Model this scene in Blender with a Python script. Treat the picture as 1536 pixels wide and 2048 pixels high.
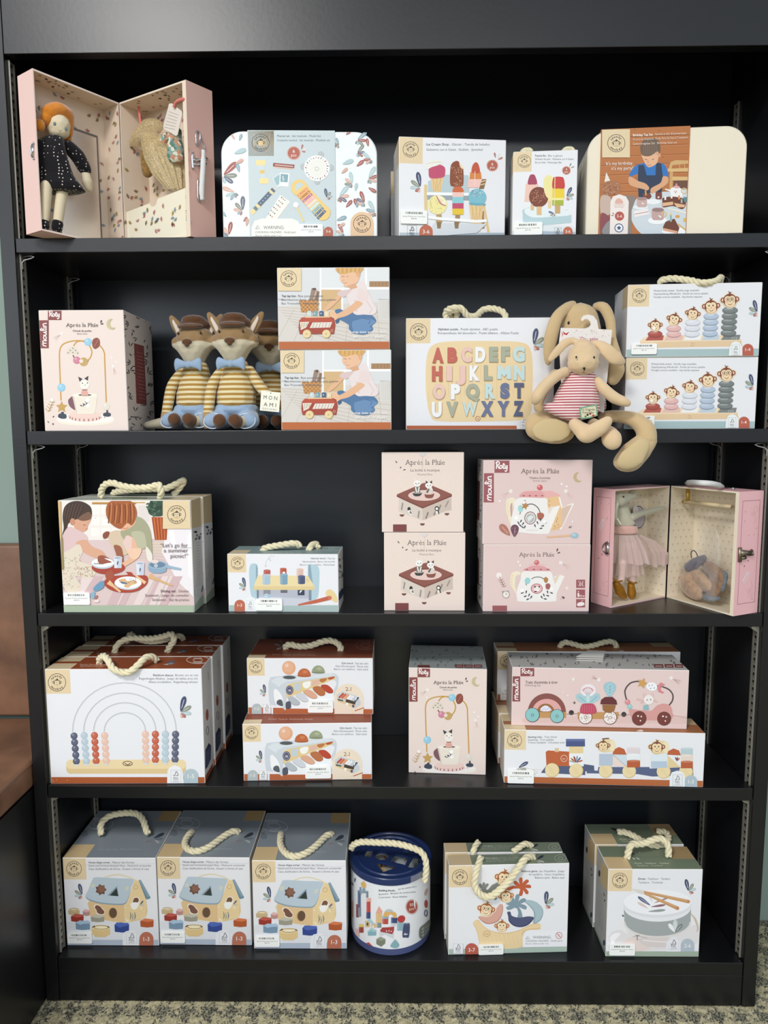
import bpy, bmesh, math, random
from mathutils import Vector, Matrix
PI = math.pi
random.seed(11)
for o in list(bpy.data.objects): bpy.data.objects.remove(o)
SC = bpy.context.scene
COL = SC.collection

# ---------------------------------------------------------------- camera, light, exposure
FPX = 1425.0                                   # focal length in pixels of a 1536 x 2048 frame
CAM = Vector((0.5817, -1.1228, 0.9763))
_p, _y, _r = -0.111696, -0.014989, -0.003457   # pitch, yaw, roll
_f = Vector((math.sin(_y)*math.cos(_p), math.cos(_y)*math.cos(_p), math.sin(_p)))
_rt = Vector((math.cos(_y), -math.sin(_y), 0)); _up = _rt.cross(_f)
RT = _rt*math.cos(_r) + _up*math.sin(_r); UP = _up*math.cos(_r) - _rt*math.sin(_r); FW = _f
cd = bpy.data.cameras.new('camera'); cam = bpy.data.objects.new('camera', cd); COL.objects.link(cam)
cd.sensor_fit = 'HORIZONTAL'; cd.sensor_width = 36; cd.lens = FPX/1536*36; cd.clip_start = 0.01
cam.matrix_world = Matrix(((RT.x, UP.x, -FW.x, CAM.x), (RT.y, UP.y, -FW.y, CAM.y), (RT.z, UP.z, -FW.z, CAM.z), (0, 0, 0, 1)))
SC.camera = cam
VS = SC.view_settings
VS.view_transform = 'Standard'; VS.look = 'None'; VS.gamma = 1; VS.use_curve_mapping = False
VS.exposure = 0.13
wd = bpy.data.worlds.new('room_light'); SC.world = wd; wd.use_nodes = True
_N = wd.node_tree.nodes; _L = wd.node_tree.links          # dim shop interior: darker floor, brighter upper half
_tc = _N.new('ShaderNodeTexCoord'); _sx = _N.new('ShaderNodeSeparateXYZ'); _L.new(_tc.outputs['Generated'], _sx.inputs[0])
_cr = _N.new('ShaderNodeValToRGB'); _mr = _N.new('ShaderNodeMapRange'); _mr.inputs['From Min'].default_value = -1; _L.new(_sx.outputs['Z'], _mr.inputs['Value']); _L.new(_mr.outputs[0], _cr.inputs[0])
_e = _cr.color_ramp.elements; _e[0].position = .44; _e[0].color = (.06, .058, .055, 1); _e[1].position = .50; _e[1].color = (.80, .90, 1.02, 1)
for _p, _c in ((.70, (.80, .90, 1.02, 1)), (.80, (.30, .32, .34, 1))): _q = _e.new(_p); _q.color = _c
_L.new(_cr.outputs[0], _N['Background'].inputs[0]); _N['Background'].inputs[1].default_value = 1.0
def area(name, loc, size, power, col=(1, .96, .9), tilt=(0, 0, 0)):
    l = bpy.data.lights.new(name, 'AREA'); l.shape = 'RECTANGLE'; l.size, l.size_y = size; l.energy = power; l.color = col
    o = bpy.data.objects.new(name, l); COL.objects.link(o); o.location = loc; o.rotation_euler = tilt
    return o
# ceiling panels of the shop, in front of the bookcase
area('ceiling_panel_near', (-.35, -2.05, 2.6), (.6, .6), 60, (1, .98, .95))
area('ceiling_panel_far', (1.0, -3.9, 2.6), (1.2, .6), 50, (1, .98, .95))
area('shop_window', (-3.4, -4.6, 2.0), (3.2, 1.4), 42, (.93, .97, 1), (math.radians(90), 0, math.radians(-38)))

# ---------------------------------------------------------------- picking points of the place
def ray(px, py): return RT*((px-768)/FPX) - UP*((py-1024)/FPX) + FW
def atz(px, py, z): d = ray(px, py); return CAM + d*((z-CAM.z)/d.z)
def aty(px, py, y): d = ray(px, py); return CAM + d*((y-CAM.y)/d.y)

# ---------------------------------------------------------------- materials
def lin(c):
    if isinstance(c, str):
        c = c.lstrip('#'); c = c if len(c) == 6 else ''.join(q*2 for q in c); c = [int(c[i:i+2], 16)/255 for i in (0, 2, 4)]
    return tuple(x/12.92 if x <= .04045 else ((x+.055)/1.055)**2.4 for x in c)
MATS = {}
def mat(name, col=None, rough=.5, spec=.5, metal=0, bump=0, bscale=400, vary=0, vscale=60, attr=False, emit=None, trans=0, sheen=0, coat=0, alpha=1, bdist=.0004):
    if name in MATS: return MATS[name]
    m = bpy.data.materials.new(name); m.use_nodes = True; nt = m.node_tree; N = nt.nodes; L = nt.links
    b = N['Principled BSDF']
    b.inputs['Roughness'].default_value = rough; b.inputs['Specular IOR Level'].default_value = spec
    b.inputs['Metallic'].default_value = metal; b.inputs['Transmission Weight'].default_value = trans
    b.inputs['Sheen Weight'].default_value = sheen; b.inputs['Coat Weight'].default_value = coat; b.inputs['Alpha'].default_value = alpha
    if attr:
        a = N.new('ShaderNodeAttribute'); a.attribute_name = 'Col'; L.new(a.outputs['Color'], b.inputs['Base Color'])
    elif col is not None:
        c = (*lin(col), 1); b.inputs['Base Color'].default_value = c
        if vary:
            tc = N.new('ShaderNodeTexCoord'); n = N.new('ShaderNodeTexNoise'); n.inputs['Scale'].default_value = vscale; n.inputs['Detail'].default_value = 4
            r = N.new('ShaderNodeMapRange'); r.inputs['To Min'].default_value = 1-vary; r.inputs['To Max'].default_value = 1+vary
            r.inputs['From Min'].default_value = .3; r.inputs['From Max'].default_value = .7
            mx = N.new('ShaderNodeVectorMath'); mx.operation = 'SCALE'; mx.inputs[0].default_value = c[:3]
            L.new(tc.outputs['Object'], n.inputs['Vector']); L.new(n.outputs['Fac'], r.inputs['Value']); L.new(r.outputs[0], mx.inputs['Scale']); L.new(mx.outputs[0], b.inputs['Base Color'])
    if bump:
        tc = N.new('ShaderNodeTexCoord'); n = N.new('ShaderNodeTexNoise'); n.inputs['Scale'].default_value = bscale; n.inputs['Detail'].default_value = 3
        u = N.new('ShaderNodeBump'); u.inputs['Strength'].default_value = bump; u.inputs['Distance'].default_value = bdist
        L.new(tc.outputs['Object'], n.inputs['Vector']); L.new(n.outputs['Fac'], u.inputs['Height']); L.new(u.outputs[0], b.inputs['Normal'])
    MATS[name] = m; return m
PRINT = mat('printed_card', rough=.42, spec=.35, attr=True, bump=.12, bscale=260)
PAPER = mat('label_paper', '#f1f2ee', rough=.6, spec=.3, attr=True)
def bands(name, cols, period, axis=2, rough=.9, sheen=.3, bscale=900, offset=0):
    """cloth woven in straight bands along a local axis; cols = [(share, colour), ...]"""
    m = mat(name, '#ffffff', rough=rough, spec=.15, sheen=sheen, bump=.5, bscale=bscale)
    N = m.node_tree.nodes; L = m.node_tree.links
    tc = N.new('ShaderNodeTexCoord'); s = N.new('ShaderNodeSeparateXYZ'); L.new(tc.outputs['Object'], s.inputs[0])
    d = N.new('ShaderNodeMath'); d.operation = 'DIVIDE'; d.inputs[1].default_value = period; L.new(s.outputs[axis], d.inputs[0])
    a = N.new('ShaderNodeMath'); a.operation = 'ADD'; a.inputs[1].default_value = 50+offset; L.new(d.outputs[0], a.inputs[0])
    f = N.new('ShaderNodeMath'); f.operation = 'FRACT'; L.new(a.outputs[0], f.inputs[0])
    r = N.new('ShaderNodeValToRGB'); r.color_ramp.interpolation = 'CONSTANT'; L.new(f.outputs[0], r.inputs[0])
    p = 0
    for i, (w, c) in enumerate(cols):
        e = r.color_ramp.elements[i] if i < 2 else r.color_ramp.elements.new(p)
        e.position = p; e.color = (*lin(c), 1); p += w
    L.new(r.outputs[0], N['Principled BSDF'].inputs['Base Color'])
    return m

# ---------------------------------------------------------------- objects
def tag(o, label=None, cat=None, group=None, kind=None):
    if label: o['label'] = label
    if cat: o['category'] = cat
    if group: o['group'] = group
    if kind: o['kind'] = kind
    return o
def empty(name, loc=(0, 0, 0), rz=0, label=None, cat=None, group=None):
    o = bpy.data.objects.new(name, None); COL.objects.link(o); o.empty_display_size = .02
    o.location = loc; o.rotation_euler.z = rz
    return tag(o, label, cat, group)
class MB:
    """collects verts, faces, face colours; build() links ONE mesh object"""
    def __init__(s): s.v = []; s.f = []; s.c = []
    def poly(s, pts, col=None):
        n = len(s.v); s.v += [tuple(p) for p in pts]; s.f.append(tuple(range(n, n+len(pts)))); s.c.append(col)
    def mesh(s, vs, fs, col=None):
        n = len(s.v); s.v += [tuple(p) for p in vs]
        for f in fs: s.f.append(tuple(i+n for i in f)); s.c.append(col)
    def box(s, x0, x1, y0, y1, z0, z1, col=None, M=None):
        P = [(x, y, z) for z in (z0, z1) for x, y in ((x0, y0), (x1, y0), (x1, y1), (x0, y1))]
        if M: P = [M @ Vector(p) for p in P]
        s.mesh(P, [(3, 2, 1, 0), (4, 5, 6, 7), (0, 1, 5, 4), (1, 2, 6, 5), (2, 3, 7, 6), (3, 0, 4, 7)], col)
    def prism(s, pts, z0, z1, col=None, M=None):
        n = len(pts); P = [(x, y, z0) for x, y in pts]+[(x, y, z1) for x, y in pts]
        if M: P = [M @ Vector(p) for p in P]
        s.mesh(P, [tuple(range(n-1, -1, -1)), tuple(range(n, 2*n))]+[(i, (i+1) % n, n+(i+1) % n, n+i) for i in range(n)], col)
    def lathe(s, prof, c=(0, 0, 0), n=40, col=None, M=None, cap=True):
        P = []
        for r, z in prof:
            for i in range(n):
                a = 2*PI*i/n; P.append(Vector((c[0]+r*math.cos(a), c[1]+r*math.sin(a), c[2]+z)))
        if M: P = [M @ p for p in P]
        F = [(k*n+i, k*n+(i+1) % n, (k+1)*n+(i+1) % n, (k+1)*n+i) for k in range(len(prof)-1) for i in range(n)]
        if cap: F += [tuple(range(n-1, -1, -1)), tuple((len(prof)-1)*n+i for i in range(n))]
        s.mesh(P, F, col)
    def tube(s, path, r, n=8, col=None, cap=True):
        P = [Vector(p) for p in path]; R = r if isinstance(r, (list, tuple)) else [r]*len(P)
        T = [(P[min(i+1, len(P)-1)]-P[max(i-1, 0)]).normalized() for i in range(len(P))]
        nrm = T[0].orthogonal().normalized(); V = []
        for i, p in enumerate(P):
            nrm = (nrm - T[i]*nrm.dot(T[i])).normalized(); b = T[i].cross(nrm)
            for k in range(n):
                a = 2*PI*k/n; V.append(p+(nrm*math.cos(a)+b*math.sin(a))*R[i])
        F = [(k*n+i, k*n+(i+1) % n, (k+1)*n+(i+1) % n, (k+1)*n+i) for k in range(len(P)-1) for i in range(n)]
        if cap: F += [tuple(range(n-1, -1, -1)), tuple((len(P)-1)*n+i for i in range(n))]
        s.mesh(V, F, col)
    def build(s, name, m, parent=None, smooth=False, bevel=0, colors=False):
        me = bpy.data.meshes.new(name); me.from_pydata([tuple(v) for v in s.v], [], s.f)
        if colors:
            a = me.color_attributes.new('Col', 'FLOAT_COLOR', 'CORNER'); d = []
            for p, c in zip(me.polygons, s.c): d += [*lin(c or '#ffffff'), 1.0]*p.loop_total
            a.data.foreach_set('color', d)
        me.materials.append(m); me.validate()
        if smooth: me.shade_smooth()
        o = bpy.data.objects.new(name, me); COL.objects.link(o)
        if parent: o.parent = parent
        if bevel:
            b = o.modifiers.new('bevel', 'BEVEL'); b.width = bevel; b.segments = 2; b.limit_method = 'ANGLE'; b.angle_limit = .7
        return o
def spline(P, n=8, closed=False):
    P = [Vector(p) for p in P]; out = []; N = len(P)
    for i in range(N if closed else N-1):
        if closed: a, b, c, d = P[i-1], P[i], P[(i+1) % N], P[(i+2) % N]
        else: a, b, c, d = P[max(i-1, 0)], P[i], P[i+1], P[min(i+2, N-1)]
        for k in range(n):
            t = k/n; out.append(.5*((2*b)+(c-a)*t+(2*a-5*b+4*c-d)*t*t+(3*b-a-3*c+d)*t**3))
    if not closed: out.append(P[-1])
    return out
ROPE = mat('cotton_rope', '#e6dcb9', rough=.85, spec=.2, bump=.7, bscale=700, vary=.06, sheen=.2)
def rope(pts, parent, r=.0048, name='rope_handle', label=None):
    """three twisted strands along a smooth path (local points)"""
    P = spline(pts, 14)
    Q = [P[0]]; acc = 0; step = .0011; last = P[0]                         # even spacing
    for p in P[1:]:
        d = (p-last).length
        while d >= step:
            last = last+(p-last)*(step/d); Q.append(last.copy()); d = (p-last).length
    T = [(Q[min(i+1, len(Q)-1)]-Q[max(i-1, 0)]).normalized() for i in range(len(Q))]
    nrm = T[0].orthogonal().normalized(); fr = []
    for i in range(len(Q)):
        nrm = (nrm-T[i]*nrm.dot(T[i])).normalized(); fr.append((nrm.copy(), T[i].cross(nrm)))
    mb = MB()
    for s in range(3):
        pp = []
        for i, q in enumerate(Q):
            a = 2*PI*s/3 + i*step/(r*5.2)*2*PI; pp.append(q+(fr[i][0]*math.cos(a)+fr[i][1]*math.sin(a))*r*.5)
        mb.tube(pp, r*.56, 7)
    return tag(mb.build(name, ROPE, parent, smooth=True), label)

# ---------------------------------------------------------------- printed card: artwork drawn on a face of a carton
_txt = {}
def glyphs(s, bold=0, spacing=1.0):
    if 'M' in s: bold = min(bold, 0)
    k = (s, round(bold, 3), spacing)
    if k not in _txt:
        c = bpy.data.curves.new('t', 'FONT'); c.body = s; c.size = 1; c.resolution_u = 2 if bold < .03 else 5; c.offset = bold; c.space_character = spacing
        o = bpy.data.objects.new('t', c); COL.objects.link(o)
        dg = bpy.context.evaluated_depsgraph_get(); me = bpy.data.meshes.new_from_object(o.evaluated_get(dg))
        vs = [(v.co.x, v.co.y) for v in me.vertices]; fs = [tuple(p.vertices) for p in me.polygons]
        bpy.data.objects.remove(o); bpy.data.curves.remove(c); bpy.data.meshes.remove(me); _txt[k] = (vs, fs)
    return _txt[k]
EPS = 5e-6
class Art:
    """draws into mb on one plane of a box frame. Coordinates are (x, y) in a view of scale s and offset (ox, oy)."""
    def __init__(s, mb, box, plane, sc, ox, oy, clip=True, lay0=1):
        s.mb, s.box, s.pl, s.sc, s.ox, s.oy, s.lay, s.clip = mb, box, plane, sc, ox, oy, lay0, clip
        s.inv = box.M.inverted(); s.c0 = s.inv @ CAM; s.R = s.inv.to_3x3()
    def uv(s, p):
        d = s.R @ ray(s.ox+p[0]/s.sc, s.oy+p[1]/s.sc); b = s.box
        if s.pl == 'front': t = -s.c0.y/d.y; q = s.c0+d*t; return q.x, q.z
        if s.pl == 'top': t = (b.h-s.c0.z)/d.z; q = s.c0+d*t; return q.x, q.y
        if s.pl == 'left': t = -s.c0.x/d.x; q = s.c0+d*t; return q.y, q.z
        if s.pl == 'right': t = (b.w-s.c0.x)/d.x; q = s.c0+d*t; return q.y, q.z
    def lim(s):
        b = s.box; return {'front': (b.w, b.h), 'top': (b.w, b.d), 'left': (b.d, b.h), 'right': (b.d, b.h)}[s.pl]
    def out(s, u, v):
        e = s.lay*EPS; b = s.box
        return {'front': (u, -e, v), 'top': (u, v, b.h+e), 'left': (-e, u, v), 'right': (b.w+e, u, v)}[s.pl]
    def put(s, pts, col):
        W, H = s.lim(); m = .0009
        if s.clip and any(u < m or v < m or u > W-m or v > H-m for u, v in pts):
            for ax, lo, sg in ((0, m, 1), (0, W-m, -1), (1, m, 1), (1, H-m, -1)):
                o = []; n = len(pts)
                for i in range(n):
                    a, b = pts[i], pts[(i+1) % n]; da, db = (a[ax]-lo)*sg, (b[ax]-lo)*sg
                    if da >= 0: o.append(a)
                    if (da >= 0) != (db >= 0): t = da/(da-db); o.append((a[0]+(b[0]-a[0])*t, a[1]+(b[1]-a[1])*t))
                pts = o
                if len(pts) < 3: return
        P = [s.out(*p) for p in pts]
        a = sum(pts[i][0]*pts[(i+1) % len(pts)][1]-pts[(i+1) % len(pts)][0]*pts[i][1] for i in range(len(pts)))
        if (a < 0) != (s.pl == 'left'): P.reverse()
        s.mb.poly(P, col)
    def P(s, pts, col, up=True):
        """polygon"""
        if up: s.lay += 1
        s.put([s.uv(p) for p in pts], col)
    def B(s, pts, col, n=5, up=True):
        """closed smooth shape"""
        s.P([(q.x, q.y) for q in spline([(p[0], p[1], 0) for p in pts], n, True)], col, up)
    def E(s, x, y, rx, col, ry=None, rot=0, n=0, a0=0, a1=360, up=True):
        """ellipse or its sector (degrees, 0 = right, 90 = up)"""
        ry = ry or rx; n = n or (14 if max(rx, ry) < 12 else 28); c, si = math.cos(math.radians(rot)), math.sin(math.radians(rot)); full = a1-a0 >= 360; pts = []
        for i in range(n if full else n+1):
            t = math.radians(a0+(a1-a0)*i/n); ex, ey = rx*math.cos(t), ry*math.sin(t); pts.append((x+ex*c+ey*si, y-(ey*c-ex*si)))
        s.P(pts, col, up)
    def ring(s, x, y, r, w, col, ry=None, rot=0, a0=0, a1=360, n=30):
        ry = ry or r; pts = []; c, si = math.cos(math.radians(rot)), math.sin(math.radians(rot))
        for i in range(n+1):
            t = math.radians(a0+(a1-a0)*i/n); ex, ey = r*math.cos(t), ry*math.sin(t); pts.append((x+ex*c+ey*si, y-(ey*c-ex*si)))
        s.L(pts, w, col)
    def L(s, pts, w, col, smooth=0):
        """stroke of width w (w may be a list)"""
        if smooth: pts = [(q.x, q.y) for q in spline([(p[0], p[1], 0) for p in pts], smooth)]
        n = len(pts); ws = w if isinstance(w, (list, tuple)) else [w, w]; A = []; Bb = []
        for i in range(n):
            a, b = pts[max(i-1, 0)], pts[min(i+1, n-1)]; dx, dy = b[0]-a[0], b[1]-a[1]; l = math.hypot(dx, dy) or 1
            t = i/(n-1)*(len(ws)-1); k = min(int(t), len(ws)-2); hw = (ws[k]+(ws[k+1]-ws[k])*(t-k))/2
            A.append((pts[i][0]-dy/l*hw, pts[i][1]+dx/l*hw)); Bb.append((pts[i][0]+dy/l*hw, pts[i][1]-dx/l*hw))
        s.lay += 1
        for i in range(n-1): s.P([A[i], A[i+1], Bb[i+1], Bb[i]], col, False)
    def rect(s, x0, y0, x1, y1, col, r=0, up=True):
        if not r: return s.P([(x0, y0), (x1, y0), (x1, y1), (x0, y1)], col, up)
        pts = []
        for cx, cy, a in ((x1-r, y0+r, 0), (x0+r, y0+r, 90), (x0+r, y1-r, 180), (x1-r, y1-r, 270)):
            for k in range(7): t = math.radians(a+15*k); pts.append((cx+r*math.cos(t), cy-r*math.sin(t)))
        s.P(pts, col, up)
    def T(s, txt, x, y, size, col, w=None, al='l', ang=0, bold=0, shear=0, spacing=1.0):
        """writing: baseline start (x, y), size in view units, w = fitted width"""
        vs, fs = glyphs(txt, bold, spacing)
        if not vs: return
        x0, x1 = min(v[0] for v in vs), max(v[0] for v in vs); sx = w/(x1-x0) if w else size; W = (x1-x0)*sx
        off = {'l': 0, 'c': -W/2, 'r': -W}[al]; c, si = math.cos(math.radians(ang)), math.sin(math.radians(ang)); s.lay += 1
        Q = []
        for vx, vy in vs:
            a = (vx-x0)*sx+off+vy*size*shear; b = vy*size; u, v = s.uv((x+a*c-b*si, y-(b*c+a*si))); Q.append(s.out(u, v))
        s.mb.mesh(Q, fs if s.pl != 'left' else [tuple(reversed(f)) for f in fs], col)
    def arc(s, txt, x, y, r, size, col, mid=90, step=None, inside=False, bold=.02, ry=None):
        """letters round a circle; mid = angle of the middle of the word"""
        n = len(txt); step = step or size*.62/r*57.3
        for i, ch in enumerate(txt):
            k = i-(n-1)/2; a = mid+(k*step if inside else -k*step); ra = math.radians(a)
            vs, fs = glyphs(ch, bold)
            if not vs: continue
            rot = math.radians(a-90 if not inside else a+90); m = (min(v[0] for v in vs)+max(v[0] for v in vs))/2; Q = []
            R = r
            for vx, vy in vs:
                lx, ly = (vx-m)*size, vy*size; gx, gy = lx*math.cos(rot)-ly*math.sin(rot), lx*math.sin(rot)+ly*math.cos(rot)
                u, v = s.uv((x+R*math.cos(ra)+gx, y-(R*math.sin(ra)+gy)*((ry or 1)))); Q.append(s.out(u, v))
            s.mb.mesh(Q, fs if s.pl != 'left' else [tuple(reversed(f)) for f in fs], col)
    def serif(s, txt, x, y, size, col, w=None, al='l', bold=-.004):
        """writing in a roman face: light letters with slab feet"""
        adv = []; X = 0
        for ch in txt:
            if ch == ' ': X += .27; continue
            vs, fs = glyphs(ch, bold); x0, x1 = min(v[0] for v in vs), max(v[0] for v in vs); adv.append((ch, X-x0, vs, fs)); X += (x1-x0)*.95+.085
        sx = w/X if w else size; off = {'l': 0, 'c': -w/2 if w else -X*size/2, 'r': 0}[al]; s.lay += 1
        for ch, o, vs, fs in adv:
            s.mb.mesh([s.out(*s.uv((x+off+(vx*.95+o)*sx, y-vy*size))) for vx, vy in vs], fs, col)
            for top in (0, 1):
                if ch not in ('AprlPui', 'liupr')[top] or (top and ch == 'r'): pass
                if ch not in ('AprlPui', 'liup')[top]: continue
                yy = (max if top else min)(v[1] for v in vs if not (ch == 'i' and top and v[1] > .6)) if vs else 0
                xs = sorted(v[0] for v in vs if abs(v[1]-yy) < .03); gr = []
                for q in xs:
                    if gr and q-gr[-1][-1] < .12: gr[-1].append(q)
                    else: gr.append([q])
                for g in gr:
                    m = (g[0]+g[-1])/2; l, r = (.12, .03) if top else (.11, .11)
                    s.mb.mesh([s.out(*s.uv((x+off+((m+dx)*.95+o)*sx, y-(yy+dy)*size))) for dx, dy in ((-l, 0), (r, 0), (r, .045), (-l, .045))], [(0, 1, 2, 3)], col)

INK = '#35393f'
def leaf(A, x, y, l, w, ang, col, vein='#f2f2f2'):
    c, s = math.cos(math.radians(ang)), -math.sin(math.radians(ang)); f = lambda a, b: (x+a*l*c-b*w*s, y+a*l*s+b*w*c)
    A.B([f(.02, 0), f(.35, .34), f(.7, .46), f(.93, .28), f(1, 0), f(.93, -.28), f(.7, -.46), f(.35, -.34)], col, 3)
    if vein: A.L([f(.25, 0), f(.8, .02)], w*.075, vein)
def sprig(A, x, y, s, rot=0, fl=1, cols=('#4b5473', '#8f9683', '#b4c8cc', '#a86253', '#dcb6ac')):
    for a, l, w, c in ((100, 1, .36, 0), (143, .72, .28, 1), (180, .62, .26, 2), (218, .38, .2, 3), (250, .3, .14, 4)):
        aa = rot+(a if fl > 0 else 180-a); leaf(A, x+4*s/100*math.cos(math.radians(aa)), y-4*s/100*math.sin(math.radians(aa)), l*s, w*s, aa, cols[c])
def wood(A, x0, y0, x1, y1, col='#e8d0a4', dk='#dcc08e', horiz=False, seed=3, pts=None):
    A.P(pts or [(x0, y0), (x1, y0), (x1, y1), (x0, y1)], col); R = random.Random(seed); A.lay += 1
    if pts: return
    for i in range(11):
        t = R.random(); w = R.uniform(.006, .02); a = R.uniform(0, .5); b = a+R.uniform(.3, .5)
        if horiz: yy = y0+(y1-y0)*t; A.P([(x0+(x1-x0)*a, yy), (x0+(x1-x0)*b, yy), (x0+(x1-x0)*b, yy+(y1-y0)*w), (x0+(x1-x0)*a, yy+(y1-y0)*w)], dk, False)
        else: xx = x0+(x1-x0)*t*.96; A.P([(xx, y0+(y1-y0)*a), (xx+(x1-x0)*w, y0+(y1-y0)*a), (xx+(x1-x0)*w, y0+(y1-y0)*b), (xx, y0+(y1-y0)*b)], dk, False)
def ape(A, x, y, s, dark='#7d4c3c', face='#efd7ab', rot=0, eye='#2b2423', glasses=False, tuft=True, cheeks=True, rim=None):
    c, si = math.cos(math.radians(rot)), math.sin(math.radians(rot)); f = lambda a, b: (x+(a*c+b*si)*s, y+(-b*c+a*si)*s)
    if rim: A.E(*f(0, 0), .98*s, rim); A.E(*f(-.95, .12), .36*s, rim); A.E(*f(.95, .12), .36*s, rim)
    for q in (-1, 1): A.E(*f(.86*q, .12), .33*s, dark); A.E(*f(.86*q, .12), .2*s, face if rim is None else '#eec3a6')
    A.E(*f(0, 0), .86*s, dark)
    if tuft: A.L([f(0, .8), f(.02, 1.0), f(-.12, 1.18)], [.2*s, .06*s], dark, 3); A.L([f(.05, .8), f(.16, 1.0), f(.3, 1.02)], [.16*s, .05*s], dark, 3)
    A.E(*f(-.28, .17), .4*s, face, .42*s); A.E(*f(.28, .17), .4*s, face, .42*s); A.E(*f(0, -.32), .66*s, face, .5*s)
    for q in (-1, 1): A.E(*f(.26*q, .16), .085*s, eye, .11*s)
    if glasses:
        for q in (-1, 1): A.ring(*f(.27*q, .16), .23*s, .05*s, dark, n=14)
    A.L([f(-.26, -.4), f(0, -.56), f(.26, -.4)], .07*s, dark, 4); A.E(*f(0, -.12), .08*s, dark, .05*s)
    if cheeks: A.E(*f(-.42, -.22), .11*s, '#eab99a'); A.E(*f(.42, -.22), .11*s, '#eab99a')
def logo(A, x, y, r, bg='#e8d0a4', ink='#2c2b2b', ry=None):
    A.ring(x, y, r, r*.06, ink, n=36)
    A.arc('speedy', x, y, r*.63, r*.39, ink, mid=96, step=19.5, bold=.02); A.arc('monkey', x, y, r*.88, r*.39, ink, mid=270, step=18.5, inside=True, bold=.02)
    ape(A, x, y+r*.03, r*.44, ink, bg, cheeks=False)
def ftxt(A, x, y, rows, size, dy, col='#5d6167', al='l', lead=None):
    """rows = [(text, width)], first word group may be heavier"""
    for i, r in enumerate(rows):
        if lead and i == 0:
            A.T(lead[0], x if al == 'l' else x-r[1]-lead[1]-size*.2, y, size, '#3b3f45', lead[1], 'l', bold=.012); A.T(r[0], x+lead[1]+size*.4 if al == 'l' else x, y, size, col, r[1], al)
        else: A.T(r[0], x, y+dy*i, size, col, r[1], al)
def fsc(A, x, y, w, h, col='#4b4f55'):
    A.lay += 1
    for q in ((x, y, x+w, y+1.5), (x, y+h-1.5, x+w, y+h), (x, y, x+1.5, y+h), (x+w-1.5, y, x+w, y+h)): A.rect(*q, '#8b8f94', up=False)
    cx, cy, s = x+w*.5, y+h*.27, w*.2
    A.L([(cx-s*1.3, cy+s*.7), (cx-s*.8, cy+s*1.3), (cx-s*.3, cy+s*.1), (cx, cy-s*.9), (cx+s*.5, cy-s*.6), (cx+s*1.1, cy+s*.7), (cx+s*.9, cy+s), (cx+s*.1, cy+s*1.1), (cx, cy+s*.9)], w*.055, col, 3)
    A.T('FSC', cx, y+h*.74, w*.3, col, w*.5, 'c', bold=.01)
    A.rect(x+w*.25, y+h*.78, x+w*.75, y+h*.81, '#9a9da1'); A.rect(x+w*.2, y+h*.89, x+w*.8, y+h*.92, '#9a9da1', up=False)
def badge(A, x0, x1, y0, y1, txt, col='#b4654f', tc='#f4ebe6', size=None):
    r = (x1-x0)/2; cx = (x0+x1)/2; pts = [(x1, y1), (x1, y0+r)]+[(cx+r*math.cos(math.radians(a)), y0+r-r*math.sin(math.radians(a))) for a in range(15, 180, 15)]+[(x0, y0+r), (x0, y1)]
    A.P(pts, col)
    if txt: sz = size or r*.82; A.T(txt, cx, y0+r*1.3, sz, tc, al='c', bold=.005)
def pcs(A, x, y, r, a, b, rot=0):
    A.E(x, y, r, '#f3efec'); A.E(x, y, r*.97, '#b4634f'); A.ring(x, y, r*.88, r*.04, '#f3e9e4', n=24); A.T(a, x, y-r*.02, r*.75, '#f5ece7', al='c', ang=rot); A.T(b, x, y+r*.5, r*.62, '#f5ece7', al='c', ang=rot)
def shade(c, k):
    c = c.lstrip('#'); v = [int(c[i:i+2], 16) for i in (0, 2, 4)]
    return '#%02x%02x%02x' % tuple(max(0, min(255, int(q*k if k <= 1 else q+(255-q)*(k-1)))) for q in v)
SCR = {'R': [[(.05, 0), (.12, .9)], [(-.05, .75), (.2, 1), (.45, .9), (.42, .6), (.1, .5)], [(.2, .5), (.42, .08), (.52, .05)]],
       'o': [[(.17, 0), (0, .2), (.1, .44), (.3, .42), (.36, .2), (.17, 0)]],
       't': [[(.17, .8), (.1, .2), (.2, .02), (.32, .1)], [(0, .52), (.35, .6)]],
       'y': [[(0, .5), (0, .15), (.15, .06), (.28, .5)], [(.28, .5), (.26, -.1), (.1, -.35), (-.05, -.22)]],
       'M': [[(0, 0), (.06, .58)], [(.04, .35), (.18, .62), (.28, .45), (.26, 0)], [(.28, .4), (.42, .62), (.52, .42), (.5, .05), (.6, .05)]],
       'u': [[(0, .5), (.02, .1), (.17, .05), (.28, .5)], [(.28, .5), (.29, .05), (.4, .05)]],
       'l': [[(0, .1), (.17, .75), (.1, 1), (.02, .8), (.08, .12), (.2, .05)]],
       'i': [[(.02, .5), (.02, .08), (.12, .05)], [(.04, .74), (.06, .8)]],
       'n': [[(0, .55), (.02, 0)], [(.02, .3), (.16, .56), (.27, .4), (.26, .08), (.36, .05)]]}
def script(A, word, x, y, size, col, ang=0, w=None):
    X = 0; adv = {'R': .52, 'o': .42, 't': .38, 'y': .4, 'M': .62, 'u': .42, 'l': .24, 'i': .16, 'n': .4}; tot = sum(adv[c] for c in word); sx = w/tot if w else size
    c, si = math.cos(math.radians(ang)), math.sin(math.radians(ang))
    for ch in word:
        for st in SCR[ch]:
            A.L([(x+(a+X)*sx*c-b*size*si, y-((a+X)*sx*si+b*size*c)) for a, b in st], size*.15, col, 4 if len(st) > 2 else 0)
        X += adv[ch]
MR = '#8a4b48'
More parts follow.
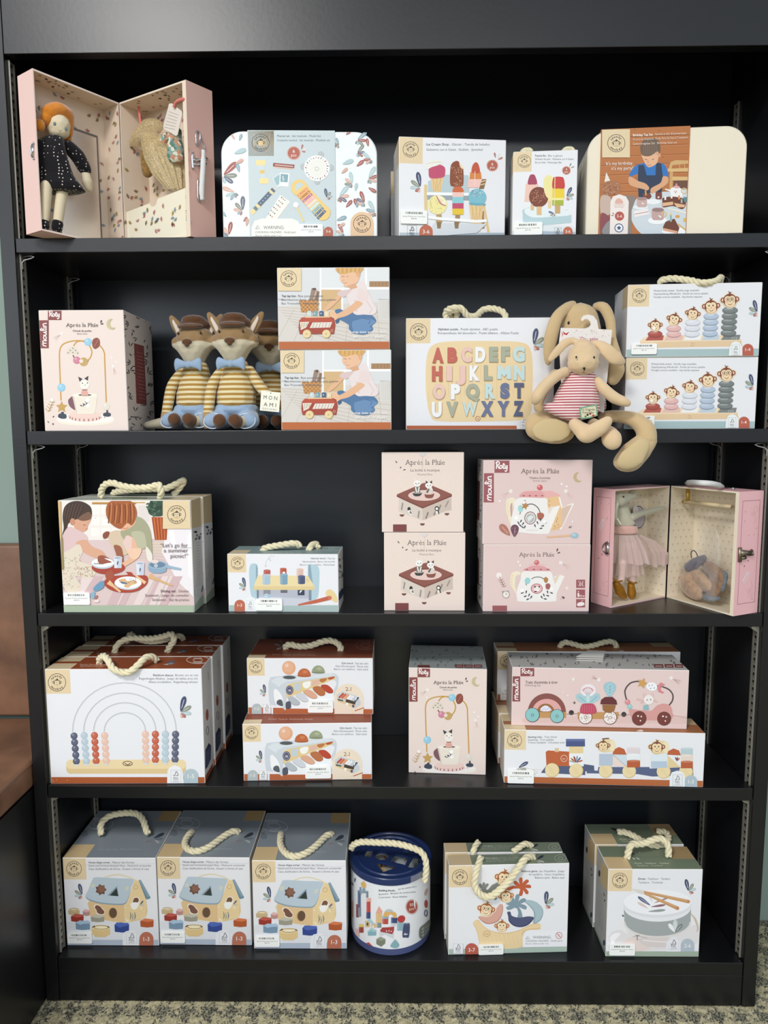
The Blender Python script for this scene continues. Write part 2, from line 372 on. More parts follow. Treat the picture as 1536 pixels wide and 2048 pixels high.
def moulin(A, x0, y0, x1, y1, x2, y2, x3, y3, col=MR):
    """the two squares with the maker's name: Roty (x0,y0)-(x1,y1), Moulin upright (x2,y2)-(x3,y3)"""
    A.rect(x0, y0, x1, y1, col); A.rect(x2, y2, x3, y3, col)
    w, h = x1-x0, y1-y0; script(A, 'Roty', x0+w*.1, y1-h*.3, h*.55, '#f6efec', 0, w*.8)
    w, h = x3-x2, y3-y2; script(A, 'Moulin', x3-w*.2, y3-h*.07, w*.6, '#f6efec', 90, h*.86)
def dashes(A, pts, col='#5a5a5c', l=12, w=4, seed=1, ln=None):
    R = random.Random(seed); A.lay += 1
    for x, y in pts:
        a = R.uniform(0, PI); L = l*R.uniform(.7, 1.5); c, s = math.cos(a), math.sin(a)
        A.P([(x-c*L, y-s*L), (x-s*w/2, y+c*w/2), (x+c*L, y+s*L), (x+s*w/2, y-c*w/2)], col, False)
def star(A, x, y, r, col='#ffffff', n=6, dot=True, inner=.35, rot=0):
    A.P([(x+(r if i % 2 == 0 else r*inner)*math.cos(PI*i/n+rot), y+(r if i % 2 == 0 else r*inner)*math.sin(PI*i/n+rot)) for i in range(2*n)], col)
    if dot: A.E(x, y, r*.14, '#54504f')
def comet(A, x, y, r, dx, dy):
    for k in (-.45, 0, .4): A.L([(x+dx*.25, y+dy*.25), (x+dx-dy*k*.5, y+dy+dx*k*.5)], 2.2, '#c3a79c')
    star(A, x, y, r)
def moon(A, x, y, r, col='#c9bd95', bg='#e6d3cc'):
    pts = [(x+r*math.cos(t), y-r*math.sin(t)) for t in [math.radians(100+16*i) for i in range(13)]]
    pts += [(x+r*.38+r*.75*math.cos(t), y-r*.12-r*.8*math.sin(t)) for t in [math.radians(292-14*i) for i in range(14)]]
    A.P(pts, col)
def ball(A, x, y, r, col, hl=True):
    A.E(x, y, r, col)
    if hl: A.E(x-r*.1, y-r*.12, r*.82, shade(col, 1.12)); A.E(x-r*.3, y-r*.35, r*.28, shade(col, 1.4))

class Box:
    """carton: Empty at the front left foot, its x axis along the front; parts are children"""
    def __init__(s, name, label, x, y, z, w, d, h, ang=0, cols=None, cat='toy box', group=None):
        s.w, s.d, s.h = w, d, h; s.root = empty(name, (x, y, z), math.radians(ang), label, cat, group)
        s.M = Matrix.Translation((x, y, z)) @ Matrix.Rotation(math.radians(ang), 4, 'Z'); s.mb = MB()
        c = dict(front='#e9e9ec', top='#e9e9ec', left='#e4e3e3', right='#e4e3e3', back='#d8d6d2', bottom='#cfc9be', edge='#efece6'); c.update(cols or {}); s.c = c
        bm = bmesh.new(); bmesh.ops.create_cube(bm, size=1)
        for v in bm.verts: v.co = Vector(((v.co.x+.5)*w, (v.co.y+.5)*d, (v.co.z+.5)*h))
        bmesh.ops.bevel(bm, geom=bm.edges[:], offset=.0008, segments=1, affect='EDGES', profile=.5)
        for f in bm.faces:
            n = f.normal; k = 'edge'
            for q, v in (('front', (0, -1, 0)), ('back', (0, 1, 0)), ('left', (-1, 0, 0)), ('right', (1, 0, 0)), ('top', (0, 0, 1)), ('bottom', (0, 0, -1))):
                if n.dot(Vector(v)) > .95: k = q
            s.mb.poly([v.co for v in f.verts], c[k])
        bm.free(); s.arts = 0
    def art(s, plane, sc, ox, oy, **k):
        return Art(s.mb, s, plane, sc, ox, oy, **k)
    def at(s, px, py, y):
        """pixel -> local point on the local plane y"""
        inv = s.M.inverted(); c = inv @ CAM; d = inv.to_3x3() @ ray(px, py); return c+d*((y-c.y)/d.y)
    def done(s): s.carton = s.mb.build('carton', PRINT, s.root, colors=True); return s
    def rope(s, pts, r=.0048): return rope([s.at(*p) for p in pts], s.root, r)
    def label(s, sc, ox, oy, x0, y0, x1, y1, title, price, ang=0):
        """white price label stuck on the front"""
        P = [s.at(ox+x/sc, oy+y/sc, 0) for x, y in ((x0, y1), (x1, y1), (x1, y0), (x0, y0))]
        w = (P[1]-P[0]).length; h = (P[3]-P[0]).length; mb = MB(); r = .0022; pts = []
        for cx, cz, a in ((w-r, h-r, 0), (r, h-r, 90), (r, r, 180), (w-r, r, 270)):
            for k in range(5): t = math.radians(a+22.5*k); pts.append((cx+r*math.cos(t), cz+r*math.sin(t)))
        q0, q1 = .0024, .0028
        mb.mesh([(x, -q0+.0018, z) for x, z in pts]+[(x, -q1, z) for x, z in pts], [tuple(range(20))]+[tuple(range(39, 19, -1))]+[(i, i+20, (i+1) % 20+20, (i+1) % 20) for i in range(20)], '#f4f5f1')
        R = random.Random(len(title)); x = w*.18
        while x < w*.8:
            b = R.choice((.0005, .0005, .0009, .0013)); mb.poly([(x, -q1-2e-5, h*.72), (x+b, -q1-2e-5, h*.72), (x+b, -q1-2e-5, h*.88), (x, -q1-2e-5, h*.88)], '#1d1d1f'); x += b+R.choice((.0004, .0007, .001))
        for t, zz, ww, sz in ((title, h*.5, w*.84, h*.13), (price, h*.34, w*.2, h*.12)):
            vs, fs = glyphs(t, .008); a0, a1 = min(v[0] for v in vs), max(v[0] for v in vs)
            mb.mesh([((vx-a0)/(a1-a0)*ww+(w-ww)/2, -q1-2e-5, zz+vy*sz) for vx, vy in vs], fs, '#3a3b3d')
        o = mb.build('price_label', PAPER, s.root, colors=True); f = getattr(s, 'off', (0, 0, 0)); o.location = (P[0].x+f[0], f[1], max(P[0].z, .0006))
        return o
def copy_tree(root, loc, rz=None, label=None):
    r = root.copy(); COL.objects.link(r); r.location = loc
    if rz is not None: r.rotation_euler.z = rz
    if label: r['label'] = label
    for ch in root.children:
        c = ch.copy(); COL.objects.link(c); c.parent = r
        for g in ch.children:
            e = g.copy(); COL.objects.link(e); e.parent = c
    return r
def laid(root, h, pts, r=.0052):
    """rope lying on the lid: (px, py, height above the lid)"""
    mi = (Matrix.Translation(root.location) @ Matrix.Rotation(root.rotation_euler.z, 4, 'Z')).inverted(); P = []
    for px, py, dz in pts: P.append(mi @ atz(px, py, root.location.z+h+dz))
    return rope(P, root, r)
# ---------------------------------------------------------------- the setting
def carpet_mat():
    """loop pile carpet with a broken houndstooth check"""
    m = mat('carpet', '#8b8672', rough=.95, spec=.1, sheen=.2); N = m.node_tree.nodes; L = m.node_tree.links
    def M(op, a, b=None):
        n = N.new('ShaderNodeMath'); n.operation = op
        for i, q in enumerate((a, b)):
            if q is None: continue
            if isinstance(q, (int, float)): n.inputs[i].default_value = q
            else: L.new(q, n.inputs[i])
        return n.outputs[0]
    tc = N.new('ShaderNodeTexCoord'); nz = N.new('ShaderNodeTexNoise'); nz.inputs['Scale'].default_value = 210; nz.inputs['Detail'].default_value = 1; L.new(tc.outputs['Object'], nz.inputs['Vector'])
    s = N.new('ShaderNodeSeparateXYZ'); L.new(tc.outputs['Object'], s.inputs[0])
    j = M('MULTIPLY', M('SUBTRACT', nz.outputs['Fac'], .5), 3.2)
    x = M('FLOOR', M('ADD', M('MULTIPLY_ADD' if 0 else 'MULTIPLY', M('ADD', s.outputs['X'], 4), 205), j)); y = M('FLOOR', M('ADD', M('MULTIPLY', M('ADD', s.outputs['Y'], 6), 205), j))
    a = M('LESS_THAN', M('MODULO', x, 8), 4); b_ = M('LESS_THAN', M('MODULO', y, 8), 4); t = M('LESS_THAN', M('MODULO', M('ADD', x, y), 4), 2)
    v = M('ADD', M('MULTIPLY', a, t), M('MULTIPLY', b_, M('SUBTRACT', 1, t)))
    n2 = N.new('ShaderNodeTexNoise'); n2.inputs['Scale'].default_value = 330; n2.inputs['Detail'].default_value = 2; L.new(tc.outputs['Object'], n2.inputs['Vector'])
    r1 = N.new('ShaderNodeValToRGB'); L.new(n2.outputs['Fac'], r1.inputs[0]); r1.color_ramp.elements[0].position = .42; r1.color_ramp.elements[0].color = (*lin('#3f4039'), 1); r1.color_ramp.elements[1].position = .6; r1.color_ramp.elements[1].color = (*lin('#a39e86'), 1)
    r2 = N.new('ShaderNodeValToRGB'); L.new(n2.outputs['Fac'], r2.inputs[0]); r2.color_ramp.elements[0].position = .25; r2.color_ramp.elements[0].color = (*lin('#6f6b58'), 1); r2.color_ramp.elements[1].position = .5; r2.color_ramp.elements[1].color = (*lin('#c2b996'), 1)
    mx = N.new('ShaderNodeMix'); mx.data_type = 'RGBA'; L.new(v, mx.inputs[0]); L.new(r2.outputs[0], mx.inputs[6]); L.new(r1.outputs[0], mx.inputs[7])
    L.new(mx.outputs[2], N['Principled BSDF'].inputs['Base Color'])
    return m
mb = MB(); R = random.Random(4)
x0, x1, y0, y1, st = -.12, 1.62, -.16, .218, .0034
nx, ny = int((x1-x0)/st), int((y1-y0)/st)
G = [(x0+(x1-x0)*i/nx+R.uniform(-.0008, .0008), y0+(y1-y0)*j/ny, R.uniform(-.004, .0005)) for j in range(ny+1) for i in range(nx+1)]
mb.mesh(G, [(j*(nx+1)+i, j*(nx+1)+i+1, (j+1)*(nx+1)+i+1, (j+1)*(nx+1)+i) for j in range(ny) for i in range(nx)])
for a, b, c, d in ((-3, x0, -4.5, y1), (x1, 4, -4.5, y1), (x0, x1, -4.5, y0)): mb.poly([(a, c, -.001), (b, c, -.001), (b, d, -.001), (a, d, -.001)])
tag(mb.build('floor', carpet_mat(), smooth=True), kind='structure')
WALL = mat('green_paint', '#8d9f95', rough=.7, spec=.3, bump=.15, bscale=300)
mb = MB(); mb.box(-3, 4, .218, .318, 0, 2.8); tag(mb.build('wall_back', WALL), kind='structure')

# bookcase
D = .205; W = 1.172
BLK = mat('black_laminate', '#111214', rough=.34, spec=.5, bump=.25, bscale=140, bdist=.0003, vary=.12, vscale=30)
BLKB = mat('black_back_board', '#1a1e23', rough=.30, spec=.6)
STEEL = mat('zinc_steel', '#8f8b80', rough=.45, metal=.6, attr=True, spec=.4)
bc = empty('bookcase', (0, 0, 0), 0, 'black laminate bookcase with five shelves of boxed toys', 'bookcase')
def part(name, bx, m=BLK, bev=.0008, parent=bc, label=None):
    mb = MB(); mb.box(*bx); return tag(mb.build(name, m, parent, bevel=bev), label)
part('side_panel', (-.0222, -.0002, 0, .211, 0, 1.80)); part('side_panel', (1.1722, 1.1945, 0, .211, 0, 1.80))
part('back_panel', (0, W, D, .211, .02, 1.79), BLKB)
part('header_panel', (.0004, W-.0004, .0004, .019, 1.5383, 1.80))
part('top_panel', (0, W, .0195, D-.0002, 1.69, 1.712))
SH = [(1.252, 1.2732), (.958, .9796), (.6639, .6854), (.3695, .3913), (.0571, .08)]
for a, b in SH: part('shelf', (.0012, W-.0012, .0008, D-.0005, a, b))
part('base_panel', (.0006, W-.0006, .0012, .018, 0, .0566))
for sx in (0, 1):
    for ya in (.011, .1715):
        mb = MB(); X = lambda t: t if not sx else W-t
        def bx(a, b, c, d, e, f, col): mb.box(min(X(a), X(b)), max(X(a), X(b)), c, d, e, f, col)
        bx(0, .0012, ya, ya+.0155, .082, 1.535, '#8b877d'); bx(.0012, .003, ya, ya+.0022, .082, 1.535, '#a9a59b'); bx(.0012, .003, ya+.0133, ya+.0155, .082, 1.535, '#8b877d')
        z = .09; k = 0
        while z < 1.53:
            bx(.0012, .0014, ya+.005, ya+.0105, z, z+.0042, '#0c0c0c'); bx(.0013, .0017, ya+.0052, ya+.0103, z+.006, z+.0068, '#c9c5ba'); z += .0125; k += 1
        mb.build('shelf_standard', STEEL, bc, colors=True)
        for i, (a, b) in enumerate(SH[:4]):
            mb = MB()
            if i < 2:
                yc = ya+.002
                pth = [(X(.004), yc+.006, a-.001), (X(.018), yc+.001, a-.0018), (X(.0225), yc, a-.0035), (X(.018), yc, a-.0055), (X(.0065), yc, a-.0085), (X(.003), yc, a-.012), (X(.003), yc, a-.022)]
                mb.tube(pth, .0009, 6, '#d8dadd')
            else:
                pts = [(.003, -.001), (.0125, -.001), (.0125, -.006), (.003, -.0115)]
                P = [(X(x), yy, a+z) for yy in (ya, ya+.014) for x, z in pts]
                mb.mesh(P, [(0, 1, 2, 3), (7, 6, 5, 4), (0, 4, 5, 1), (1, 5, 6, 2), (2, 6, 7, 3), (3, 7, 4, 0)], '#aaa698')
            mb.build('shelf_clip', STEEL, bc, colors=True, smooth=i < 2)

# upholstered bench beside it
LEA = mat('brown_leather', '#7c5943', rough=.42, spec=.5, bump=.35, bscale=160, vary=.30, vscale=14, bdist=.0006)
be = empty('bench', (-.5, -.1, 0), 0, 'brown leather bench seat with black base left of the bookcase', 'bench')
def cushion(name, x0, x1, y0, y1, z0, z1, sag=.004, bev=.008, lab=None):
    mb = MB(); mb.box(x0+.5, x1+.5, y0+.1, y1+.1, z0, z1); o = mb.build(name, LEA, be, smooth=True)
    b = o.modifiers.new('b', 'BEVEL'); b.width = bev; b.segments = 4; return tag(o, lab)
cushion('backrest', -1.1, -.0245, .1875, .2175, .434, .7684, bev=.006)
s = cushion('seat_cushion', -1.1, -.0245, -.5, .187, .386, .4325)
mb = MB()
mb.tube([(.4755, -.395, .4275), (.4755, .285, .4275)], .0013, 6); mb.build('seam_piping', LEA, s, smooth=True)
mb = MB(); mb.box(-.6, .4752, -.398, .31, 0, .3845); mb.build('base', BLK, be, bevel=.001)
OR = '#b05c33'; GN = '#8f9c8a'; TEAL = '#a7bcba'; SLATE = '#7e868c'
WD = '#e4cfa9'
class Case(Box):
    """small suitcase with rounded top corners; shares Box's frame"""
    def __init__(s, name, label, x, y, z, w, d, h, ang, r, front, side, cat='toy box'):
        s.w, s.d, s.h = w, d, h; s.root = empty(name, (x, y, z), math.radians(ang), label, cat)
        s.M = Matrix.Translation((x, y, z)) @ Matrix.Rotation(math.radians(ang), 4, 'Z'); s.mb = MB()
        pr = [(0, 0)]+[(r+r*math.cos(t), h-r+r*math.sin(t)) for t in [PI-PI/2*i/10 for i in range(11)]]+[(w-r+r*math.cos(t), h-r+r*math.sin(t)) for t in [PI/2-PI/2*i/10 for i in range(11)]]+[(w, 0)]
        n = len(pr); cx, cz = w/2, h/2; e = .0012; ins = lambda p: (p[0]+(e if p[0] < cx else -e)*(1 if abs(p[0]-cx) > w/2-r else 0), p[1]-(e if p[1] > h-r else 0)+(e if p[1] == 0 else 0))
        rings = [[(*ins(p), 0) for p in pr], [(*p, e) for p in pr], [(*p, d*.49) for p in pr], [(*ins(p), d*.5) for p in pr], [(*p, d*.51) for p in pr], [(*p, d-e) for p in pr], [(*ins(p), d) for p in pr]]
        for k in range(6):
            for i in range(n):
                j = (i+1) % n; q = [rings[k][i], rings[k+1][i], rings[k+1][j], rings[k][j]]; s.mb.poly([(a, c, b) for a, b, c in q], side)
        s.mb.poly([(a, c, b) for a, b, c in reversed(rings[0])], front); s.mb.poly([(a, c, b) for a, b, c in rings[6]], side)
class Sleeve(Box):
    def __init__(s, par, x, w, h, cols=None, name='paper_sleeve', t=.0012, d=None):
        p = par; s.w, s.d, s.h = w, (d or p.d)+2*t, h; s.root = p.root; s.off = (x, -t, 0); s.M = p.M @ Matrix.Translation(s.off); s.mb = MB(); s.nm = name
        c = dict(front='#c9d5d8', side='#b9c6ca'); c.update(cols or {})
        s.mb.box(0, w, 0, s.d, 0, h, c['side']); s.mb.poly([(0, -1e-5, 0), (w, -1e-5, 0), (w, -1e-5, h), (0, -1e-5, h)], c['front'])
    def done(s): s.o = s.mb.build(s.nm, PRINT, s.root, colors=True); s.o.location = s.off; return s

# ---- musical set suitcase (top shelf)
Z1 = 1.2733
b = Case('toy_suitcase', 'white leaf patterned toy suitcase with pale blue sleeve showing music instruments', .3205, .004, Z1, .2357, .085, .1545, 2.07, .033, '#eef1f1', '#dfe3e3')
A = b.art('front', 4.267, 420, 230)
LC = ('#6f7385', '#8b9286', '#b3cccf', '#a8625a', '#d8b0a0', '#8fa9b3')
for x, y, s, r, f in ((215, 660, 80, 60, 1), (280, 820, 85, -10, 1), (160, 1030, 80, -20, 1), (110, 520, 110, -35, -1), (1255, 215, 70, -40, -1), (1255, 325, 60, -30, -1), (1350, 545, 80, -20, -1), (1215, 590, 70, 0, 1), (1320, 750, 70, 10, 1), (1100, 700, 80, -30, -1), (1410, 830, 75, 20, 1), (1140, 1010, 60, 20, 1), (1375, 380, 60, 40, 1), (1100, 260, 45, 10, 1)):
    R = random.Random(x+y); cs = R.sample(LC, 5); sprig(A, x, y, s*1.45, r, f, cs)
for x, y, s, r, c in ((205, 330, 110, 20, 2), (215, 420, 80, 30, 4), (250, 490, 80, 105, 5), (140, 870, 60, 130, 5), (285, 910, 50, 50, 3), (310, 950, 70, 80, 4), (110, 740, 60, 110, 3), (250, 220, 60, 70, 5), (210, 210, 50, 120, 4), (1160, 170, 60, 40, 3), (1350, 270, 70, 100, 3), (1250, 440, 80, 40, 3), (1120, 500, 70, 40, 4), (1130, 420, 100, 20, 2), (1160, 790, 80, 50, 3), (1240, 650, 70, 80, 2), (1260, 790, 80, 110, 3), (1080, 900, 90, 20, 5), (1090, 960, 70, 30, 4), (1350, 620, 80, -30, 3), (1300, 1000, 1, 0, 3), (1250, 790, 50, 80, 5)):
    leaf(A, x, y, s, s*.42, r, LC[c], '#f4f2f0' if c in (3, 5) else None)
pts = [(1200, 1060), (1200, 925)]+[(1297+97*math.cos(math.radians(a)), 925-97*math.sin(math.radians(a))) for a in range(170, 5, -15)]+[(1394, 925), (1394, 1060)]
wood(A, 0, 0, 0, 0, '#e6c39d', pts=pts); logo(A, 1298, 930, 73, '#e6c39d')
b.done()
s = Sleeve(b, .0405, .1315, .1555)
A = s.art('front', 4.267, 420, 230)
wood(A, 322, 115, 545, 350, '#e8cb95', '#deb980'); logo(A, 432, 236, 74, '#e8cb95')
ftxt(A, 572, 188, [('Set musicale . Musik-Set', 245), ('Conjunto musical . Set musicale . Muzikale set', 452)], 27, 36, '#565d62', lead=('Musical set .', 118))
pcs(A, 715, 325, 60, '6', 'pcs'); leaf(A, 780, 295, 45, 18, 75, '#a8625a'); leaf(A, 785, 300, 40, 16, 20, '#e8d8d0'); leaf(A, 780, 310, 35, 15, -8, '#a8625a')
# shaker
A.P([(408, 425), (455, 420), (475, 545), (440, 550)], '#cdd9dc'); A.rect(425, 470, 465, 500, '#e2c26c', 8); A.rect(392, 385, 475, 430, '#f0dc9c', 10); A.rect(422, 540, 500, 587, '#f0dc9c', 10)
# harmonica, cards
A.P([(540, 408), (722, 424), (718, 455), (536, 438)], '#9c5148'); A.L([(555, 425), (710, 440)], 8, '#d9c4bd'); A.L([(545, 447), (708, 460)], 8, '#e9b9a0')
A.P([(530, 540), (592, 495), (640, 590), (575, 625)], '#d6e2e2'); A.P([(542, 543), (590, 508), (622, 570), (570, 602)], '#9fbfc2')
A.P([(598, 492), (680, 500), (668, 612), (590, 605)], '#f6f7f4'); A.P([(604, 502), (668, 508), (662, 575), (600, 570)], '#86a9b1'); A.L([(625, 520), (622, 540), (632, 550), (620, 560)], 5, '#fff', 3)
# flute
A.L([(352, 840), (550, 630)], 40, '#ecd79f'); A.L([(380, 808), (400, 788)], 38, '#6e8594'); A.L([(418, 768), (515, 665)], 40, '#5c6c83'); A.L([(530, 650), (545, 634)], 40, '#5c6c83')
for k in range(5): A.E(432+20*k, 752-21*k, 4, '#e9edf0')
# sheet
A.P([(600, 683), (685, 740), (560, 905), (460, 905)], '#f2ece4')
for k in range(6):
    for j in range(3): A.E(612+14*j-22*k, 705+12*j+28*k, 6, ('#7f6f6d', '#c98b7e', '#8fb0b0')[(k+j) % 3])
# tambourine
for a in (0, 75, 175, 270): A.E(915+118*math.cos(math.radians(a)), 450-118*math.sin(math.radians(a)), 26, '#b9bfc2')
A.E(912, 455, 110, '#f4f4ef'); A.E(912, 455, 78, '#ecebe3')
for k in range(26): t = 2*PI*k/26; A.L([(912+84*math.cos(t), 455+84*math.sin(t)), (912+(94+8*(k % 2))*math.cos(t+.08), 455+(94+8*(k % 2))*math.sin(t+.08))], 7, LC[k % 5])
A.ring(912, 460, 16, 3, '#a9a59c', n=16)
# xylophone
A.L([(740, 600), (985, 858)], 125, '#eccb80'); A.E(762, 622, 70, '#eccb80'); A.E(962, 835, 66, '#eccb80'); A.P([(725, 655), (735, 590), (775, 575), (800, 600)], '#c3d3d6')
BC = ('#e39a6a', '#c8844a', '#c5779c', '#efb9c4', '#e8dcd2', '#cfe2de', '#8fb5ba', '#6a7f9a', '#566a85')
for k, c in enumerate(BC):
    x, y = 770+21*k, 665+24*k; L = 1-.03*k; A.L([(x-20, y+28), (x+62*L, y-40)], 23, c); A.E(x-8, y+18, 4, '#f5efe0'); A.E(x+48*L, y-28, 4, '#f5efe0')
A.L([(735, 775), (800, 912)], 12, '#ecd28c'); A.E(733, 768, 23, '#f7f6f2')
sprig(A, 995, 705, 75, 18, -1)
A.P([(355, 1060), (355, 960), (380, 905), (440, 885), (700, 885), (750, 905), (775, 950), (778, 1060)], '#f3f2e9')
A.L([(390, 972), (408, 943), (426, 972), (390, 972)], 4, '#55585a'); A.T('!', 408, 968, 22, '#55585a', al='c')
A.T('WARNING:', 457, 975, 42, '#5a5d60', 178); A.T('CHOKING HAZARD - Small part', 388, 1010, 27, '#5a5d60', 346); A.T('Not for children under 3 yrs.', 388, 1036, 20, '#5a5d60', 225)
badge(A, 972, 1048, 955, 1062, '3-6')
s.done(); s.label(4.267, 420, 230, 765, 940, 965, 1045, 'Speedy Monkey Musical Set 5 Instruments', '$36.95')

# ---- ice cream shop
def sm(name, label, x, y, z, w, d, h, ang, patch, group=None, cols=None, side_patch=True, back_patch=False, **k):
    """box of the monkey brand: natural wood square on the top left corner of the front, running over the edges"""
    b = Box(name, label, x, y, z, w, d, h, ang, cols=cols, group=group)
    pw, ph = patch; mb = b.mb; e = EPS*1.2
    mb.poly([(.0008, -e, h-ph), (pw, -e, h-ph), (pw, -e, h-.0008), (.0008, -e, h-.0008)], WD)
    R = random.Random(5)
    for i in range(12):
        xx = R.uniform(.002, pw-.002); a = h-ph+R.uniform(.001, ph*.5); c = a+ph*R.uniform(.2, .45); q = R.uniform(.0002, .0005)
        mb.poly([(xx, -e*1.5, a), (xx+q, -e*1.5, a), (xx+q, -e*1.5, c), (xx, -e*1.5, c)], '#dcbf8c')
    if side_patch:
        mb.poly([(-e, .0008, h-ph), (-e, .0008, h-.0008), (-e, min(pw, d*.45), h-.0008), (-e, min(pw, d*.45), h-ph)], '#dcc29a')
    return b
b = sm('toy_box', 'white toy box printed with a stand of play ice creams', .5892, .004, Z1, .1645, .075, .1445, 6.2, (.0362, .0385))
A = b.art('front', 3.84, 770, 240)
logo(A, 197, 226, 59, WD)
ftxt(A, 318, 196, [('Glacier . Tienda de helados', 290), ('Gelateria con 6 Gelati . Eisdiele . IJswinkel', 432)], 26, 40, lead=('Ice Cream Shop .', 185))
A.rect(100, 865, 942, 905, '#b4c1c8'); A.P([(300, 905), (800, 870), (942, 872), (942, 905)], '#a3b0b8')
pcs(A, 824, 350, 46, '6', 'pcs'); leaf(A, 848, 292, 42, 16, 100, '#a8625a'); leaf(A, 862, 296, 44, 16, 60, '#dbe0da'); leaf(A, 866, 306, 42, 16, 25, '#b5654f')
sprig(A, 272, 520, 118, 0, 1)
A.P([(330, 470), (470, 420), (640, 425), (650, 560), (330, 560)], '#b9cbd0'); A.P([(300, 497), (324, 497), (326, 745), (302, 745)], '#dfc692')
A.P([(325, 560), (720, 562), (722, 620), (325, 612)], '#9aa5ab'); A.L([(322, 566), (720, 572)], 22, '#f4f6f6')
A.P([(745, 600), (765, 640), (805, 860), (785, 866)], '#e2c58c'); A.P([(742, 700), (760, 700), (765, 835), (745, 835)], '#b4865a')
def cone(x, y, w, h, c='#e6c894'):
    A.P([(x-w/2, y), (x+w/2, y), (x+w*.28, y+h), (x-w*.28, y+h)], c)
    for k in (-.5, -.1, .3):
        A.L([(x+k*w*.8, y+3), (x+k*w*.2+w*.2, y+h*.96)], 3, '#cfa565'); A.L([(x-k*w*.8, y+3), (x-k*w*.2-w*.2, y+h*.96)], 3, '#cfa565')
cone(398, 435, 105, 118); A.B([(335, 400), (345, 355), (400, 340), (455, 360), (462, 405), (445, 442), (350, 447)], '#c2506f'); A.B([(312, 330), (330, 310), (425, 308), (440, 330), (400, 350), (360, 362), (322, 378)], '#ecebe2')
A.L([(318, 340), (360, 328), (430, 322)], 6, '#d8d5c8', 3); A.B([(500, 400), (510, 340), (545, 315), (570, 325), (580, 360), (600, 375), (602, 490), (580, 512), (520, 512), (500, 490)], '#8a4d33')
R = random.Random(2)
for k in range(46): A.E(R.uniform(510, 592), R.uniform(360, 505), 3.2, '#e7b98f', n=5)
A.B([(570, 330), (586, 345), (602, 375), (585, 372), (574, 352)], '#f0d9b0')
A.P([(638, 455), (745, 455), (752, 522), (632, 520)], '#f2c6bd'); A.P([(655, 400), (735, 400), (742, 455), (648, 455)], '#d88745'); A.B([(665, 400), (672, 350), (697, 325), (718, 345), (728, 400), (700, 412)], '#c4573f'); A.L([(690, 395), (688, 500)], 5, '#f6dccc')
A.P([(745, 455), (778, 455), (758, 530), (722, 528)], '#8b6a45'); A.L([(740, 475), (774, 465)], 7, '#ead2a2'); A.L([(733, 500), (768, 490)], 7, '#ead2a2')
A.E(402, 652, 74, '#f0e5a0'); A.L([(395, 580), (425, 640), (468, 660)], [10, 12, 8], '#c5808a', 4); A.B([(400, 578), (450, 600), (468, 650), (440, 640), (415, 610)], '#f6eecb')
for k in range(34): A.E(R.uniform(345, 440), R.uniform(600, 710), 2.8, ('#7fa064', '#c2903a')[k % 2], n=5)
A.P([(394, 725), (432, 725), (440, 800), (425, 830), (405, 828), (390, 790)], '#b99b6e')
for y0, y1, c in ((552, 592, '#f1c9be'), (592, 630, '#8fcbd3'), (630, 642, '#8fcbd3'), (640, 682, '#c2506f'), (682, 728, '#e6c53a')): A.rect(517, y0, 602, y1, c)
A.B([(519, 552), (530, 518), (560, 512), (590, 520), (603, 552), (560, 556)], '#cf6a40'); A.P([(540, 728), (575, 728), (570, 835), (535, 835)], '#a5865b')
cone(700, 640, 112, 215); A.E(708, 595, 69, '#7fbccb', 66); A.P([(640, 635), (775, 645), (765, 658), (655, 655)], '#6aa9bb')
for k in range(40): A.E(R.uniform(665, 750), R.uniform(538, 590), 3, ('#f3f2ee', '#49627c', '#c6909a')[k % 3], n=5)
A.L([(330, 748), (430, 760), (700, 780), (780, 775)], 22, '#f6f7f6'); A.P([(380, 790), (300, 900), (700, 870), (780, 800)], '#d4d9dd')
for x in (415, 550): A.P([(x-20, 785), (x+18, 785), (x+12, 835), (x-14, 835)], '#8f744f')
A.rect(118, 700, 322, 800, '#eff0f0'); fsc(A, 170, 808, 72, 95); badge(A, 264, 366, 807, 905, '3-6', '#bd6a4e'); b.done()
b.label(3.84, 770, 240, 118, 695, 322, 798, 'Speedy Monkey Ice Cream Shop', '$34.95')
ice = b
b = sm('toy_box', 'toy box half hidden behind the ice cream box, pale edge showing', .5765, .100, Z1, .1645, .075, .128, 2, (.0362, .0385)); b.done()

# ---- popsicle bar
b = sm('toy_box', 'small white toy box printed with five play popsicles in a pale blue tray', .7622, .010, Z1, .0958, .068, .1232, -3.5, (.0275, .0295))
A = b.art('front', 3.84, 770, 240)
logo(A, 1070, 316, 49, WD)
ftxt(A, 1153, 281, [('Bar à glaces', 110), ('Helados de palo . Gelateria con 4 Gelati', 294), ('Eis am Stiel . Waterijsjes Bar', 205)], 21, 26, lead=('Popsicle Bar .', 92))
A.rect(980, 850, 1482, 895, '#a9b6c4'); A.P([(1052, 740), (1110, 800), (1440, 815), (1482, 850), (1482, 860), (1052, 850)], '#dde3e6')
pcs(A, 1393, 388, 34, '4', 'pcs'); leaf(A, 1418, 360, 30, 11, 70, '#7a8378'); leaf(A, 1425, 368, 30, 11, 20, '#a08b83'); sprig(A, 1393, 590, 80, -18, -1)
A.P([(1055, 690), (1100, 672), (1400, 690), (1432, 735), (1430, 790), (1150, 815), (1060, 780)], '#b4cdd2'); A.B([(1070, 700), (1120, 675), (1380, 690), (1420, 730), (1300, 742), (1160, 750), (1100, 735)], '#e3ebee')
A.P([(1118, 650), (1145, 650), (1145, 695), (1118, 695)], '#d9bb86'); A.P([(1252, 620), (1276, 620), (1276, 680), (1252, 680)], '#e6cd9c')
A.B([(1222, 560), (1218, 470), (1240, 428), (1275, 428), (1296, 470), (1294, 600), (1260, 622), (1225, 610)], '#ece39f')
